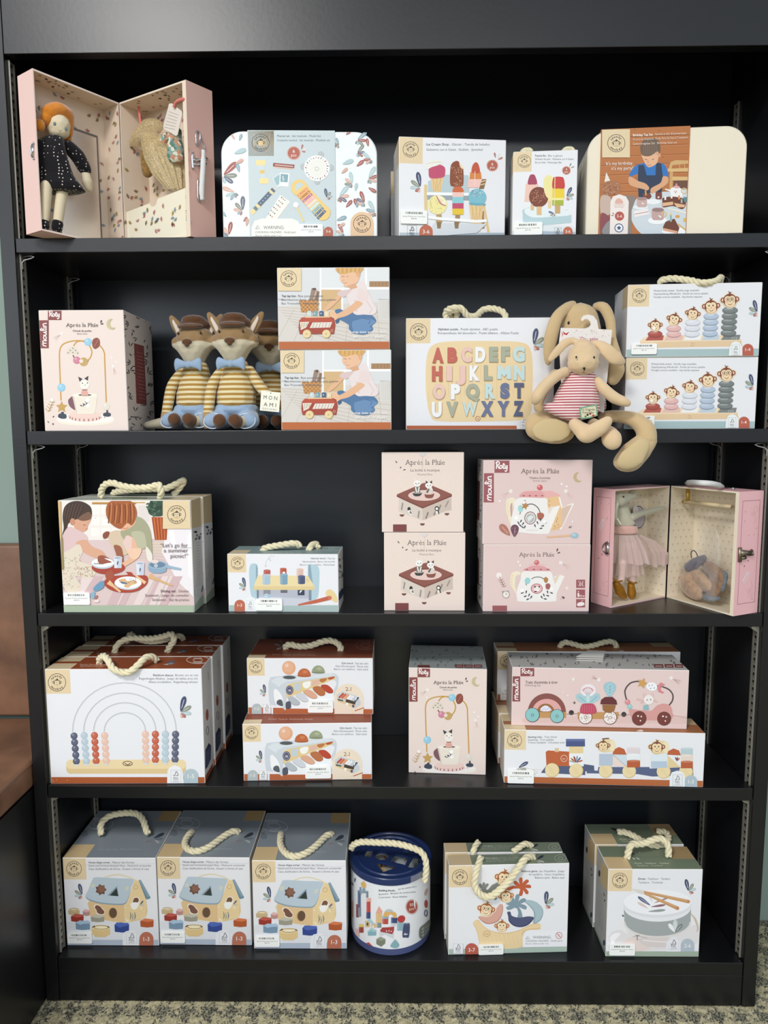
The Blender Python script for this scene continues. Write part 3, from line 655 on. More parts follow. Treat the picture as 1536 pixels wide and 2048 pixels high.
A.P([(1082, 488), (1175, 488), (1182, 620), (1070, 628)], '#ecc5b4'); A.B([(1096, 490), (1110, 430), (1130, 418), (1152, 428), (1168, 488), (1130, 496)], '#a5425c')
A.E(1180, 592, 74, '#7c3f2c', 78); A.B([(1222, 520), (1250, 545), (1258, 600), (1240, 590), (1225, 555)], '#f2e0a6')
for k in range(44): t, r = R.uniform(0, 2*PI), R.uniform(5, 62); A.E(1172+r*math.cos(t), 598+r*math.sin(t), 2.8, '#e5b68d', n=5)
A.P([(1165, 665), (1202, 665), (1202, 730), (1165, 730)], '#ddb982'); A.P([(1305, 655), (1345, 655), (1345, 718), (1305, 718)], '#c9a46b')
A.rect(1286, 520, 1376, 602, '#eccd33'); A.rect(1284, 600, 1372, 616, '#f0e9a0'); A.rect(1284, 616, 1370, 656, '#a9b43e'); A.B([(1286, 522), (1290, 450), (1312, 437), (1350, 437), (1372, 450), (1378, 522), (1330, 527)], '#c8403a'); A.L([(1305, 440), (1300, 655)], 6, '#efd9a0')
sprig(A, 1300, 720, 45, 60, 1); A.rect(985, 795, 1208, 892, '#f0f1f1'); fsc(A, 1300, 828, 54, 62); badge(A, 1368, 1440, 820, 893, '3-6', '#bd6a4e'); b.done()
b.rope([(1044, 306, .03), (1054, 300.5, .03), (1064, 306, .03)]); b.rope([(1127, 304, .03), (1137, 298.5, .03), (1148, 304, .03)])
b.label(3.84, 770, 240, 988, 792, 1205, 888, 'Speedy Monkey Ice Cream Bar', '$19.95')

# ---- birthday tea set suitcase
b = Case('toy_suitcase', 'plain cream toy suitcase with a photo sleeve of a birthday tea party', .8765, .022, Z1, .2338, .085, .156, -4.42, .032, '#eee3cc', '#ddd5c3'); b.done()
s = Sleeve(b, .0195, .1305, .1575, dict(front='#b8733f', side='#a8683a'))
A = s.art('front', 3.979, 1150, 230)
for k, y in enumerate((165, 238, 315, 385, 462, 535, 600)): A.L([(205, y+18), (935, y-8)], 4, '#8f4f26'); A.L([(205, y+24), (935, y-2)], 3, '#cf8c55')
for k in range(16): A.L([(R.uniform(430, 900), R.uniform(120, 500))]*1+[(R.uniform(430, 900), 300)], 0.1, '#a96233') if 0 else A.E(R.uniform(440, 900), R.uniform(110, 590), 5, '#9a5528')
# chair
A.P([(745, 430), (760, 375), (800, 360), (920, 362), (925, 385), (775, 400), (765, 440)], '#d3ab72'); A.P([(735, 428), (928, 420), (928, 450), (740, 452)], '#dcb67c'); A.P([(755, 450), (780, 450), (775, 600), (750, 600)], '#cfa46a'); A.P([(775, 490), (928, 492), (928, 520), (775, 522)], '#dcb67c'); A.P([(785, 522), (928, 520), (928, 620), (780, 610)], '#6d4a38')
for x in (830, 870, 905): A.L([(x, 385), (x+4, 425)], 7, '#cfa46a')
# table
A.B([(440, 800), (470, 690), (560, 630), (750, 610), (930, 620), (935, 960), (600, 960), (500, 920)], '#cfd8dd'); A.P([(430, 640), (490, 650), (450, 760), (450, 960), (400, 960), (380, 640)], '#8c7d74')
# boy in blue shirt and denim apron
A.B([(430, 490), (470, 415), (540, 385), (660, 380), (715, 400), (742, 470), (735, 500), (690, 480), (640, 520), (520, 510), (500, 470)], '#2f74bd')
A.P([(505, 400), (548, 398), (570, 480), (640, 480), (645, 380), (685, 385), (700, 500), (690, 620), (600, 615), (560, 660), (505, 655), (500, 500)], '#2c3a52')
A.B([(432, 490), (470, 505), (500, 525), (560, 545), (590, 580), (575, 600), (540, 590), (450, 565), (425, 530)], '#dba67e'); A.B([(700, 490), (738, 495), (738, 540), (690, 580), (620, 625), (600, 610), (610, 580), (680, 540)], '#dba67e')
A.B([(527, 300), (530, 240), (560, 200), (620, 190), (660, 215), (672, 280), (665, 330), (650, 385), (600, 415), (570, 405), (535, 340)], '#e6b48f'); A.E(668, 320, 14, '#dba27a', 18)
A.B([(524, 300), (522, 240), (555, 195), (620, 185), (665, 205), (680, 270), (668, 310), (655, 290), (600, 325), (545, 325)], '#6f5b4c')
for k in range(8): A.L([(550+14*k, 205+abs(3-k)*3), (545+15*k, 315)], 3, '#8d7763')
A.L([(555, 352), (575, 358)], 4, '#6b4a3a'); A.L([(610, 356), (630, 350)], 4, '#6b4a3a'); A.L([(570, 395), (590, 402), (605, 396)], 4, '#b5665a', 3); A.B([(578, 360), (590, 372), (585, 382), (575, 378)], '#d99f7b')
# cake, cups, pot
A.B([(760, 590), (800, 575), (850, 590), (855, 640), (830, 660), (770, 655)], '#f2f0ee'); A.B([(780, 575), (805, 560), (835, 575), (810, 585)], '#dfa8a8'); A.E(806, 553, 9, '#c98b8b'); A.ring(868, 605, 22, 8, '#d8b98a'); A.L([(715, 590), (765, 605)], [8, 16], '#f2f0ee'); A.L([(790, 605), (800, 622), (808, 603)], 5, '#a35f5c')
A.rect(640, 615, 692, 672, '#7c4038', 12); A.E(664, 655, 8, '#e8d8cc')
A.E(620, 690, 60, '#eef0f0', 22)
A.B([(695, 690), (700, 660), (780, 650), (870, 670), (880, 720), (850, 750), (780, 725), (700, 735)], '#6e3d2b'); A.P([(695, 700), (780, 690), (780, 715), (695, 728)], '#e2b48d'); A.P([(785, 700), (875, 715), (870, 735), (810, 735)], '#e2b48d')
for x, y, c in ((718, 645, '#f0ede6'), (768, 632, '#f0ede6'), (828, 640, '#e0955a'), (848, 670, '#9bb3b2')): A.rect(x-7, y, x+7, y+32, c)
A.P([(540, 625), (600, 625), (610, 650), (590, 672), (540, 655)], '#7b4531'); A.L([(560, 600), (565, 640)], 12, '#d9a25b')
A.E(520, 735, 60, '#e9ecee', 18); A.rect(492, 655, 572, 735, '#c9aaa5', 18); A.E(532, 668, 38, '#a98a86', 12); A.L([(530, 700), (548, 710)], 6, '#fff')
A.P([(465, 765), (580, 745), (592, 790), (475, 815)], '#efe9e8'); A.L([(475, 790), (585, 770)], 6, '#c78f8c')
A.E(655, 840, 75, '#f2f4f5', 30); A.rect(610, 738, 708, 838, '#c3a29d', 24); A.E(659, 756, 46, '#977b78', 16); A.L([(665, 800), (685, 815)], 8, '#fff'); A.ring(710, 790, 18, 8, '#d8b98a')
A.L([(735, 745), (850, 772), (905, 790)], [8, 14, 10], '#eee6d4'); A.E(815, 808, 18, '#dba04a', 12); A.P([(860, 820), (930, 830), (930, 862), (862, 850)], '#ddb65b')
A.E(790, 925, 100, '#f5f6f6', 34); A.P([(700, 890), (720, 850), (790, 825), (830, 900), (815, 945), (700, 912)], '#6e3d2b'); A.P([(702, 900), (815, 925), (812, 945), (700, 920)], '#e2a987'); A.rect(755, 790, 770, 850, '#8fb3b0'); A.E(762, 788, 6, '#e9d27a', 12)
A.L([(820, 870), (905, 935)], 14, '#d8b27a'); A.P([(860, 655), (930, 650), (930, 700), (870, 695)], '#5b8a8c')
# plush at the left, blossom bib
A.P([(232, 545), (248, 455), (285, 535)], '#e8e3da'); A.B([(215, 560), (250, 530), (330, 525), (362, 570), (350, 620), (280, 640), (220, 640)], '#a8714f')
for k in range(40): A.E(R.uniform(222, 350), R.uniform(540, 635), 7, ('#8f5b3d', '#bd8862')[k % 2], n=6)
A.B([(205, 650), (280, 655), (290, 760), (260, 800), (205, 790)], '#c7b0a2'); A.B([(205, 790), (260, 800), (290, 850), (250, 960), (205, 960)], '#8a4a52'); A.B([(215, 940), (260, 850), (340, 830), (330, 960)], '#8f8c8c')
A.P([(275, 960), (282, 690), (300, 650), (352, 632), (405, 650), (427, 690), (418, 960)], '#efe5df'); A.B([(318, 705), (330, 670), (352, 665), (375, 680), (380, 705)], '#dfb1a2'); A.T('Christmas', 352, 722, 20, '#c48e84', 84, 'c'); A.T('Birthday', 352, 738, 18, '#c48e84', 70, 'c')
A.E(353, 806, 37, '#b4564b'); A.T('3-6', 353, 817, 34, '#f6ece7', al='c'); leaf(A, 312, 795, 22, 9, 130, '#8a4a45'); leaf(A, 310, 803, 22, 9, 170, '#8a4a45')
A.E(349, 900, 36, '#4a5578'); A.E(349, 900, 29, '#eef0f4'); star(A, 349, 900, 20, '#3d4768', 5, False, .5, -PI/2)
wood(A, 215, 115, 436, 340, WD, '#dcbf8c'); logo(A, 328, 226, 69, WD)
A.T('Birthday Tea Set', 460, 172, 28, '#f4e6d8', 158, ang=2, bold=.025); A.T('. Service à thé d\'anniversaire', 625, 164, 28, '#f0dcc8', 260, ang=2); A.T('Set de té de cumpleaños . Kinder Party Set Festa di Compleanno', 460, 205, 26, '#f0dcc8', 440, ang=2.3); A.T('Geburtstagstee Set . Birthday thee set', 460, 240, 26, '#f0dcc8', 350, ang=2)
A.T("It's my birthday,", 247, 402, 38, '#f6efe8', 215, ang=1.5); A.T("it's my party!", 290, 440, 38, '#f6efe8', 172, ang=1.5)
s.done()
# ---------------------------------------------------------------- second shelf
Z2 = .9797
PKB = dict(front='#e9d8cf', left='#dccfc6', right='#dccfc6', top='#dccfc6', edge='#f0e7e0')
def beadmaze(A, dx=0, dy=0, k=1.0):
    """wooden bead maze with a cat in a cup, drawn in the 5.689 view"""
    f = lambda x, y: (dx+x*k, dy+y*k)
    G = '#c79a4a'
    A.E(*f(685, 1425), 330*k, '#efe6d6', 62*k); A.E(*f(685, 1405), 325*k, '#f3ece6', 58*k); A.E(*f(685, 1395), 185*k, '#e9c9bf', 46*k)
    for i in range(22):
        t = PI+PI*(i+.5)/22; A.L([f(685+183*math.cos(t), 1368-44*math.sin(t)), f(685+183*math.cos(t), 1392-44*math.sin(t))], 11*k, ('#9b5c55', '#f0ddd4')[i % 2])
    A.E(*f(685, 1362), 181*k, '#eccfc4', 40*k)
    A.L([f(410, 1200), f(395, 800), f(395, 640), f(430, 565), f(520, 528), f(640, 522), f(720, 560), f(760, 640), f(745, 710), f(712, 745)], 14*k, G, 6)
    A.L([f(553, 580), f(590, 535), f(660, 522), f(760, 535), f(850, 575), f(900, 650), f(908, 760), f(925, 1220)], 14*k, G, 6)
    A.L([f(545, 685), f(562, 715)], 14*k, '#7a5a42'); A.L([f(720, 745), f(708, 770)], 14*k, '#6e6a45')
    A.B([f(472, 650), f(500, 600), f(545, 588), f(590, 612), f(615, 660), f(600, 685), (f(520, 660)), f(500, 678), f(478, 668)], '#ded3c4')
    for x, y in ((515, 630), (545, 605), (575, 630), (490, 658), (545, 655), (600, 662)): A.E(*f(x, y), 6*k, '#55504c')
    ball(A, *f(718, 535), 44*k, '#8ec5de'); A.B([f(765, 540), f(780, 500), f(825, 487), (f(852, 520)), f(848, 580), f(800, 615), f(770, 590)], '#8e5144'); A.L([f(785, 590), f(835, 505)], 4*k, '#c98d7e')
    ball(A, *f(590, 742), 42*k, '#c9788f'); A.E(*f(668, 760), 50*k, '#c4a468'); A.E(*f(640, 752), 22*k, '#e9d8cf')
    ball(A, *f(415, 1053), 46*k, '#8ec5de')
    star(A, *f(418, 1275), 70*k, '#c4a05c', 5, False, .48, -PI/2); A.E(*f(408, 1272), 5*k, '#e79a86')
    A.B([f(378, 1390), f(385, 1355), f(410, 1345), f(415, 1330), f(440, 1330), f(445, 1350), f(470, 1362), f(470, 1400), f(425, 1408)], '#454c57')
    A.B([f(890, 1372), f(895, 1345), f(925, 1335), f(925, 1312), f(945, 1312), f(948, 1335), f(975, 1348), f(972, 1378), f(930, 1385)], '#454c57'); ball(A, *f(923, 1268), 42*k, '#ded5c9')
    A.B([f(492, 1200), f(515, 1170), f(548, 1162), f(575, 1300), f(535, 1290), f(500, 1250)], '#7f5a63')
    A.P([f(540, 1140), f(825, 1140), f(800, 1330), f(775, 1355), f(600, 1355), f(580, 1330)], '#ebe2d3'); A.E(*f(682, 1140), 143*k, '#f2eadd', 22*k); A.E(*f(682, 1138), 75*k, '#5b5552', 12*k); A.P([f(540, 1155), f(560, 1152), f(595, 1345), f(580, 1330)], '#d8cdbd')
    A.P([f(640, 1145), f(640, 1105), f(655, 1085), f(700, 1085), f(718, 1105), f(720, 1145)], '#dfa99c'); A.L([f(650, 1080), f(710, 1080)], 8*k, '#8a5a50')
    ball(A, *f(680, 1020), 54*k, '#efe8dd'); A.P([f(605, 928), f(655, 955), f(622, 985)], '#3f444c'); A.P([f(722, 920), f(675, 950), f(715, 975)], '#3f444c')
    A.E(*f(655, 1003), 7*k, '#3f3f42'); A.E(*f(712, 1000), 7*k, '#3f3f42'); A.E(*f(685, 1025), 5*k, '#3f3f42')
    for x, y, a in ((660, 1270, 40), (690, 1255, 30), (715, 1230, 35)): leaf(A, *f(x, y), 38*k, 14*k, 150, '#4a4f5a', None); leaf(A, *f(x, y), 38*k, 14*k, 60, '#4a4f5a', None)
    A.E(*f(710, 1200), 26*k, '#fbf8f4', n=8); A.E(*f(715, 1260), 22*k, '#fbf8f4', n=8)
    comet(A, *f(418, 440), 24*k, -80*k, 60*k); comet(A, *f(1005, 812), 24*k, 25*k, 90*k); star(A, *f(988, 715), 16*k, dot=False); star(A, *f(1040, 765), 14*k, dot=False); star(A, *f(410, 530), 14*k, dot=False)
    A.L([f(265, 1330), f(330, 1190)], 5*k, '#b59a55')
    for i in range(4): A.L([f(232+16*i, 1290-26*i), f(266+18*i, 1326-34*i), f(300+14*i, 1305-30*i)], 6*k, '#b59a55')
    star(A, *f(312, 1195), 34*k, '#fbf8f4', 8, False); leaf(A, *f(275, 1455), 26*k, 12*k, 130, '#4a4a4f', None); leaf(A, *f(315, 1395), 26*k, 12*k, 50, '#4a4a4f', None); star(A, *f(320, 1468), 16*k, '#4a4a4f', 4, False); A.E(*f(905, 1392), 6*k, '#7c8c88')
def leafprint(A, x0, y0, x1, y1, n, sd=1, l=16, w=7, cols=('#4d4d50', '#5b5a5c', '#3e4044')):
    R = random.Random(sd); A.lay += 1; g = max(2, int(math.sqrt(n*(x1-x0)/(y1-y0)))); q = max(1, n//g)
    for i in range(g):
        for j in range(q):
            x, y = x0+(x1-x0)*(i+R.uniform(.15, .85))/g, y0+(y1-y0)*(j+R.uniform(.1, .9))/q; a = R.uniform(0, 2*PI); L = l*R.uniform(.7, 1.2); c = R.choice(cols); k = R.random()
            for da in ((0,), (0, .9), (0, .8, -.8))[0 if k < .5 else 1 if k < .8 else 2]:
                cc, s = math.cos(a+da), math.sin(a+da); A.P([(x, y), (x+cc*L*.5-s*w*.5, y+s*L*.5+cc*w*.5), (x+cc*L, y+s*L), (x+cc*L*.5+s*w*.5, y+s*L*.5-cc*w*.5)], c, False)
b = Box('toy_box', 'pale pink bead maze toy box with leaf printed side, left of the plush foxes', .0270, .0075, Z2, .1328, .131, .1872, .5, PKB)
A = b.art('front', 5.689, 50, 590); beadmaze(A)
moulin(A, 262, 160, 415, 284, 152, 288, 270, 605)
A.serif('Après la Pluie', 470, 362, 62, '#5b5552', 370); A.T('Circuit de perles', 545, 418, 32, '#6b6563', 212, bold=.01); A.T('Bead maze', 595, 448, 24, '#8a827e', 115)
moon(A, 990, 330, 62, '#c9bd95'); leaf(A, 860, 322, 38, 18, 70, '#4c4b4e', None); leaf(A, 860, 335, 34, 16, 20, '#4c4b4e', None)
A = b.art('right', 5.689, 50, 590); leafprint(A, 1120, 200, 1460, 1540, 60, 3, 60, 16); A.P([(1240, 548), (1352, 580), (1385, 1248), (1268, 1235)], MR)
for k in range(14): A.L([(1272+k*2, 650+k*40), (1342+k*2.2, 668+k*40)], 5, '#b98a84')
A.L([(1200, 1385), (1300, 1392)], 12, '#5a5a5a'); b.done(); maze = b

# ---- tap tap bus, a stack of two
b = Box('toy_box', 'photo printed toy bus box with child in pink shirt, lower one of two stacked', .4040, .004, Z2, .1728, .085, .1238, 0, dict(front='#dbd3cb', top='#e0dcd6', right='#cfc9c2', left='#d9c7a6'))
A = b.art('front', 5.535, 540, 510)
A.rect(105, 1050, 1350, 1600, '#d9dadb'); A.P([(105, 1470), (1350, 1420), (1350, 1965), (105, 1965)], '#d6d0c9')
for k in range(9): A.L([(105+k*30, 1480+k*30), (1350, 1540+k*60)], 4, '#b9a999')
for k in range(8): A.L([(300+150*k, 1500), (100+190*k, 1860)], 4, '#bfb0a1')
# shelves of the room
A.rect(590, 1050, 1350, 1290, '#dfe1e2'); A.rect(578, 1050, 596, 1600, '#f2f2f1'); A.rect(1075, 1050, 1095, 1300, '#f7f6f4'); A.rect(590, 1270, 1350, 1290, '#f6f5f2'); A.rect(595, 1290, 810, 1510, '#d3b283'); A.rect(1120, 1200, 1340, 1262, '#a98662')
for x in range(1150, 1340, 38): A.rect(x, 1205, x+5, 1258, '#8b6b4b')
A.rect(815, 1290, 835, 1510, '#f2f2f1'); A.rect(1095, 1262, 1350, 1280, '#faf8f5'); A.rect(1220, 1395, 1345, 1620, '#d9d6d1'); A.L([(1218, 1395), (1335, 1395), (1338, 1610)], 4, '#6d6a66')
for i in range(6):
    for j in range(10): A.E(1240+20*i, 1415+20*j, 6, '#c9c3ba', n=6)
# basket
A.P([(465, 1400), (490, 1275), (530, 1270), (540, 1400)], '#9b8375'); A.E(520, 1285, 20, '#6b5547', 14); A.P([(530, 1400), (550, 1305), (575, 1310), (560, 1410)], '#8b6c57'); A.L([(510, 1400), (548, 1290)], 12, '#c9b5a4')
A.P([(350, 1405), (565, 1400), (560, 1530), (385, 1535)], '#c28d55')
for k in range(6):
    for j in range(9): A.E(378+22*j, 1415+22*k, 9, ('#a9733f', '#d6a56d')[(k+j) % 2], 7, n=6)
# child: leg, shirt, arms, head
A.B([(745, 1520), (800, 1500), (860, 1530), (940, 1545), (1100, 1540), (1195, 1620), (1150, 1680), (1160, 1720), (1090, 1770), (960, 1765), (900, 1720), (895, 1670), (850, 1640), (780, 1600)], '#54779f')
A.B([(930, 1650), (980, 1620), (1100, 1600), (1190, 1640), (1120, 1690), (1150, 1710), (1060, 1760), (960, 1755)], '#6b8db5'); A.L([(1060, 1600), (1130, 1620), (1110, 1660)], 6, '#3c5f8a', 3); A.P([(745, 1620), (800, 1600), (790, 1640), (760, 1660)], '#44627f')
A.B([(870, 1310), (950, 1280), (1020, 1200), (1070, 1210), (1100, 1300), (1160, 1430), (1200, 1500), (1170, 1560), (1060, 1560), (960, 1555), (900, 1450)], '#e6d9d7')
A.B([(860, 1300), (930, 1280), (900, 1330), (850, 1370), (820, 1370), (768, 1345), (800, 1300)], '#d9c3c0'); A.L([(960, 1400), (985, 1530)], 8, '#cdb6b3'); A.L([(1090, 1410), (1150, 1500), (1120, 1550)], 6, '#cdb6b3')
A.B([(770, 1360), (815, 1370), (790, 1400), (720, 1470), (650, 1520), (625, 1505), (690, 1430)], '#e3b48f')
A.B([(1010, 1280), (1080, 1300), (1110, 1340), (1090, 1420), (1000, 1400), (985, 1370)], '#e6d3d0')
A.B([(990, 1410), (1050, 1440), (990, 1500), (880, 1570), (780, 1600), (720, 1635), (685, 1560), (720, 1530), (770, 1550), (880, 1490), (960, 1430)], '#e3b48f'); A.L([(690, 1580), (720, 1600), (715, 1635)], 6, '#c98f6c', 3); A.B([(685, 1535), (720, 1520), (760, 1550), (760, 1610), (700, 1605)], '#e8bb96')
A.B([(800, 1150), (830, 1100), (1000, 1090), (1010, 1170), (960, 1240), (880, 1262), (840, 1250), (845, 1225), (812, 1205)], '#e9bd9b'); A.P([(880, 1250), (965, 1220), (990, 1270), (920, 1290)], '#d9a784'); A.E(1000, 1130, 22, '#e0ab86', 32)
A.B([(765, 1055), (1040, 1050), (1030, 1100), (1010, 1120), (1000, 1090), (985, 1130), (960, 1100), (900, 1110), (840, 1125), (790, 1115)], '#d6a763')
for k in range(11): A.L([(780+24*k, 1052), (785+22*k, 1108)], 5, ('#b98a48', '#e6c286')[k % 2])
A.L([(815, 1148), (850, 1152)], 5, '#8f6448'); A.L([(842, 1222), (880, 1218)], 5, '#c98577'); A.E(838, 1190, 8, '#dca584'); A.L([(870, 1150), (895, 1148)], 4, '#8f6448')
# bus
for x, c in ((465, '#c9d5d3'), (528, '#7fa3a8'), (598, '#4f6583'), (655, '#e6d4ab')): A.rect(x-24, 1520, x+24, 1590, c, 14); A.E(x-6, 1548, 6, '#f5f2ea')
A.P([(355, 1625), (385, 1590), (700, 1585), (735, 1600), (750, 1670), (735, 1770), (360, 1770), (348, 1700)], '#a4493a'); A.P([(355, 1625), (385, 1590), (700, 1600), (735, 1640), (362, 1640)], '#b9543f'); A.L([(420, 1588), (690, 1585)], 14, '#e3b98d')
A.P([(362, 1640), (465, 1638), (430, 1700), (370, 1728)], '#e9dccf'); A.P([(500, 1645), (715, 1642), (690, 1700), (470, 1705)], '#e9dccf')
for k in range(5): A.L([(370+16*k, 1715-8*k), (385+15*k, 1645)], 5, ('#7c8b8b', '#d8b84f')[k % 2])
for k in range(6): A.L([(500+34*k, 1702), (520+34*k, 1650)], 6, ('#8d9a9f', '#b9a59b')[k % 2])
A.ring(712, 1732, 12, 3, '#e6cfc2', n=12)
for x in (440, 652): A.E(x, 1768, 46, '#c9ad7c'); A.E(x-4, 1768, 42, '#e6d0a0'); A.E(x-4, 1768, 10, '#c9ad7c')
A.rect(105, 1852, 1350, 1970, '#b9693d'); wood(A, 105, 1045, 378, 1305, WD, '#dcbf8c'); logo(A, 240, 1173, 85, WD)
ftxt(A, 162, 1368, [('Bus pour enfants', 270), ('Bus-Hammer-Spiel . Autobus para golpear', 600), ('Bus Tromobile . Hammerbus', 415)], 30, 40, '#77777a', lead=('Tap tap bus .', 170))
A.T('Jump into action and', 905, 1760, 36, '#f4f2ef', 390, bold=.01); A.T('get ready to giggle!', 945, 1808, 36, '#f4f2ef', 345, bold=.01)
A.L([(108, 1392), (210, 1397)], 3, '#777'); b.done(); bus = b
t = copy_tree(bus.root, (.4018, .003, Z2+.1240), math.radians(.3), 'photo printed toy bus box with child in pink shirt, upper one of two stacked')
for q in (bus.root, t): q['group'] = 'toy bus boxes'

# ---- alphabet puzzle
b = sm('toy_box', 'wide alphabet puzzle toy box with coloured letters behind the plush rabbits', .6003, .030, Z2, .2355, .058, .1752, 0, (.0385, .039), cols=dict(left='#d8cfc6'))
A = b.art('front', 4.955, 790, 600)
logo(A, 234, 316, 82, WD); A.rect(105, 1245, 1700, 1315, '#b1603c'); A.L([(105, 1290), (1200, 1290)], 8, '#96492a'); A.rect(1205, 1180, 1700, 1315, '#e6e6e8', 60); fsc(A, 1240, 1165, 80, 115)
ftxt(A, 425, 300, [('Puzzle alphabet . ABC-puzzle', 365), ('Rompecabezas del abecedario . Puzzle alfabeto . Alfabet Puzzle', 800)], 32, 38, lead=('Alphabet puzzle .', 215))
A.B([(305, 700), (325, 520), (400, 435), (600, 408), (1050, 408), (1270, 425), (1345, 500), (1365, 700), (1358, 980), (1340, 1130), (1240, 1190), (830, 1205), (430, 1200), (350, 1140), (312, 960)], '#e9d1a5', 8)
for k in range(26): A.L([(330+40*k, 470+R.uniform(0, 500)), (330+40*k+R.uniform(-4, 4), 700+R.uniform(0, 400))], 4, '#dfc393')
LET = [('A', 368, 490, 615, '#c3685a'), ('B', 520, 625, 613, '#c3685a'), ('C', 655, 770, 608, '#e8c3b7'), ('D', 792, 905, 608, '#efeff0'), ('E', 932, 1028, 606, '#a9ae9a'), ('F', 1050, 1145, 604, '#a9ae9a'), ('G', 1165, 1295, 604, '#c5dcdc'),
       ('H', 365, 478, 796, '#c3685a'), ('I', 508, 575, 794, '#e8c3b7'), ('J', 602, 708, 792, '#e8c3b7'), ('K', 735, 845, 792, '#efeff0'), ('L', 880, 972, 788, '#a9ae9a'), ('M', 1008, 1148, 787, '#c5dcdc'), ('N', 1172, 1293, 786, '#c5dcdc'),
       ('O', 372, 505, 974, '#e8c3b7'), ('P', 550, 655, 976, '#efeff0'), ('Q', 702, 845, 972, '#a9ae9a'), ('R', 890, 1000, 970, '#c5dcdc'), ('S', 1042, 1142, 966, '#6c7699'), ('T', 1180, 1285, 964, '#5a6280'),
       ('U', 360, 472, 1152, '#efeff0'), ('V', 508, 630, 1148, '#a9ae9a'), ('W', 665, 822, 1146, '#c5dcdc'), ('X', 850, 982, 1144, '#6c7699'), ('Y', 1015, 1140, 1143, '#6c7699'), ('Z', 1170, 1280, 1142, '#5a6280')]
BO = (.07, .035)
for ch, x0, x1, y, c in LET:
    if ch == 'M':
        for dx, dy, k in ((5, 6, '#b89a68'), (0, 0, shade(c, .8)), (3, -5, c)): A.P([(x+dx, yy+dy) for x, yy in ((1008, 787), (1014, 655), (1048, 655), (1078, 700), (1108, 655), (1142, 655), (1148, 787), (1106, 787), (1104, 735), (1078, 768), (1052, 735), (1050, 787))], k)
        continue
    A.T(ch, x0+5, y+6, 185, '#b89a68', x1-x0-8, bold=BO[ch in 'MW']); A.T(ch, x0, y, 185, shade(c, .8), x1-x0-8, bold=BO[ch in 'MW']); A.T(ch, x0+3, y-5, 185, c, x1-x0-12, bold=BO[ch in 'MW']-.006)
A.ring(820, 1175, 24, 4, '#b36a4c', n=16); A.L([(808, 1170), (820, 1182), (832, 1170)], 4, '#b36a4c', 3); sprig(A, 1372, 450, 165, 0, -1)
b.done(); b.rope([(893, 642, .025), (892, 624, .02), (902, 617, .01), (922, 617, .012), (935, 631, .02), (952, 632, .03), (966, 620, .045), (985, 617, .045), (1006, 624, .035), (1013, 640, .03)], .0052)
b.rope([(902, 640, .035), (900, 626, .035), (914, 622, .03), (912, 640, .03)], .0048)

# ---- monkey family stacker, a stack of two
b = sm('toy_box', 'white stacking toy box with five monkeys on coloured rings, lower of two stacked', .9450, .0185, Z2, .2005, .085, .1108, -3.2, (.0325, .0335))
A = b.art('front', 4.8, 1216, 540)
def stacker(A):
    A.rect(160, 1452, 1440, 1530, '#a9bfc0'); logo(A, 281, 948, 65, WD)
    ftxt(A, 418, 910, [('Famille singe empilable', 215), ('Stapelspielzeug Affenfamilie . Familia de monos apilable', 512), ('Famiglia scimmia impilabile . Aap familie stapelaar', 460)], 24, 30, lead=('Monkey family stacker .', 205))
    A.P([(290, 1365), (1240, 1360), (1255, 1430), (285, 1440)], '#e2c6a0'); A.P([(290, 1365), (350, 1330), (1200, 1325), (1250, 1372), (1245, 1378), (290, 1385)], '#ecd6b4'); A.ring(782, 1410, 14, 3, '#b9895a', n=12)
    for x0, x1, c in ((337, 502, '#b2594d'), (515, 685, '#e3bdb4'), (695, 860, '#ededee'), (868, 1025, '#c0cedb'), (1050, 1225, '#7f8583')): A.P([(x0+35, 1322), (x1+12, 1322), (x1, 1368), (x0, 1370)], c)
    for x, y0, n, s, c, rot, g, rx in ((430, 1310, 1, 64, '#ad5348', 0, 0, 70), (606, 1312, 2, 68, '#e2b5b0', -12, 0, 70), (778, 1312, 3, 67, '#dcdee6', -8, 0, 72), (948, 1308, 4, 78, '#b3c2d4', 4, 0, 72), (1122, 1305, 5, 80, '#7a817f', 4, 1, 74)):
        for k in range(n):
            y = y0-53*k; xx = x+k*3.6*(n > 2); A.E(xx, y, rx, shade(c, .82), 34); A.E(xx, y-3, rx-3, c, 27); A.E(xx-rx*.2, y-12, rx*.6, shade(c, 1.25), 9)
        ape(A, x+n*3-2, y0-53*(n-1)-34-s*.72, s*.93, '#7a4236', '#efd7b0', -rot, glasses=g, rim='#f0dcba')
    A.E(418, 1255, 16, '#f6f2ea'); A.T('x x x', 1150, 1360, 26, '#e8e9e8'); sprig(A, 1392, 1115, 115, 5, 1)
    A.P([(1122, 1530), (1130, 1440), (1155, 1395), (1190, 1382), (1225, 1395), (1250, 1430), (1258, 1530)], '#e9edec'); fsc(A, 1152, 1418, 75, 100); badge(A, 1252, 1356, 1408, 1530, '1-4', '#b9614e'); leaf(A, 540, 1080, 12, 5, 60, '#ddd', None)
stacker(A); b.done(); stk = b
A = stk
b.label(4.8, 1216, 540, 200, 1400, 440, 1500, 'Speedy Monkey Family Stacker', '$27.95')
t = copy_tree(stk.root, (.9438, .0175, Z2+.1112), math.radians(-3.7), 'white stacking toy box with five monkeys on coloured rings, upper of two stacked')
for q in (stk.root, t): q['group'] = 'monkey stacker boxes'
mm = Matrix.Translation(t.location) @ Matrix.Rotation(t.rotation_euler.z, 4, 'Z'); mi = mm.inverted()
def loc(px, py, yl):
    c = mi @ CAM; d = mi.to_3x3() @ ray(px, py); return c+d*((yl-c.y)/d.y)
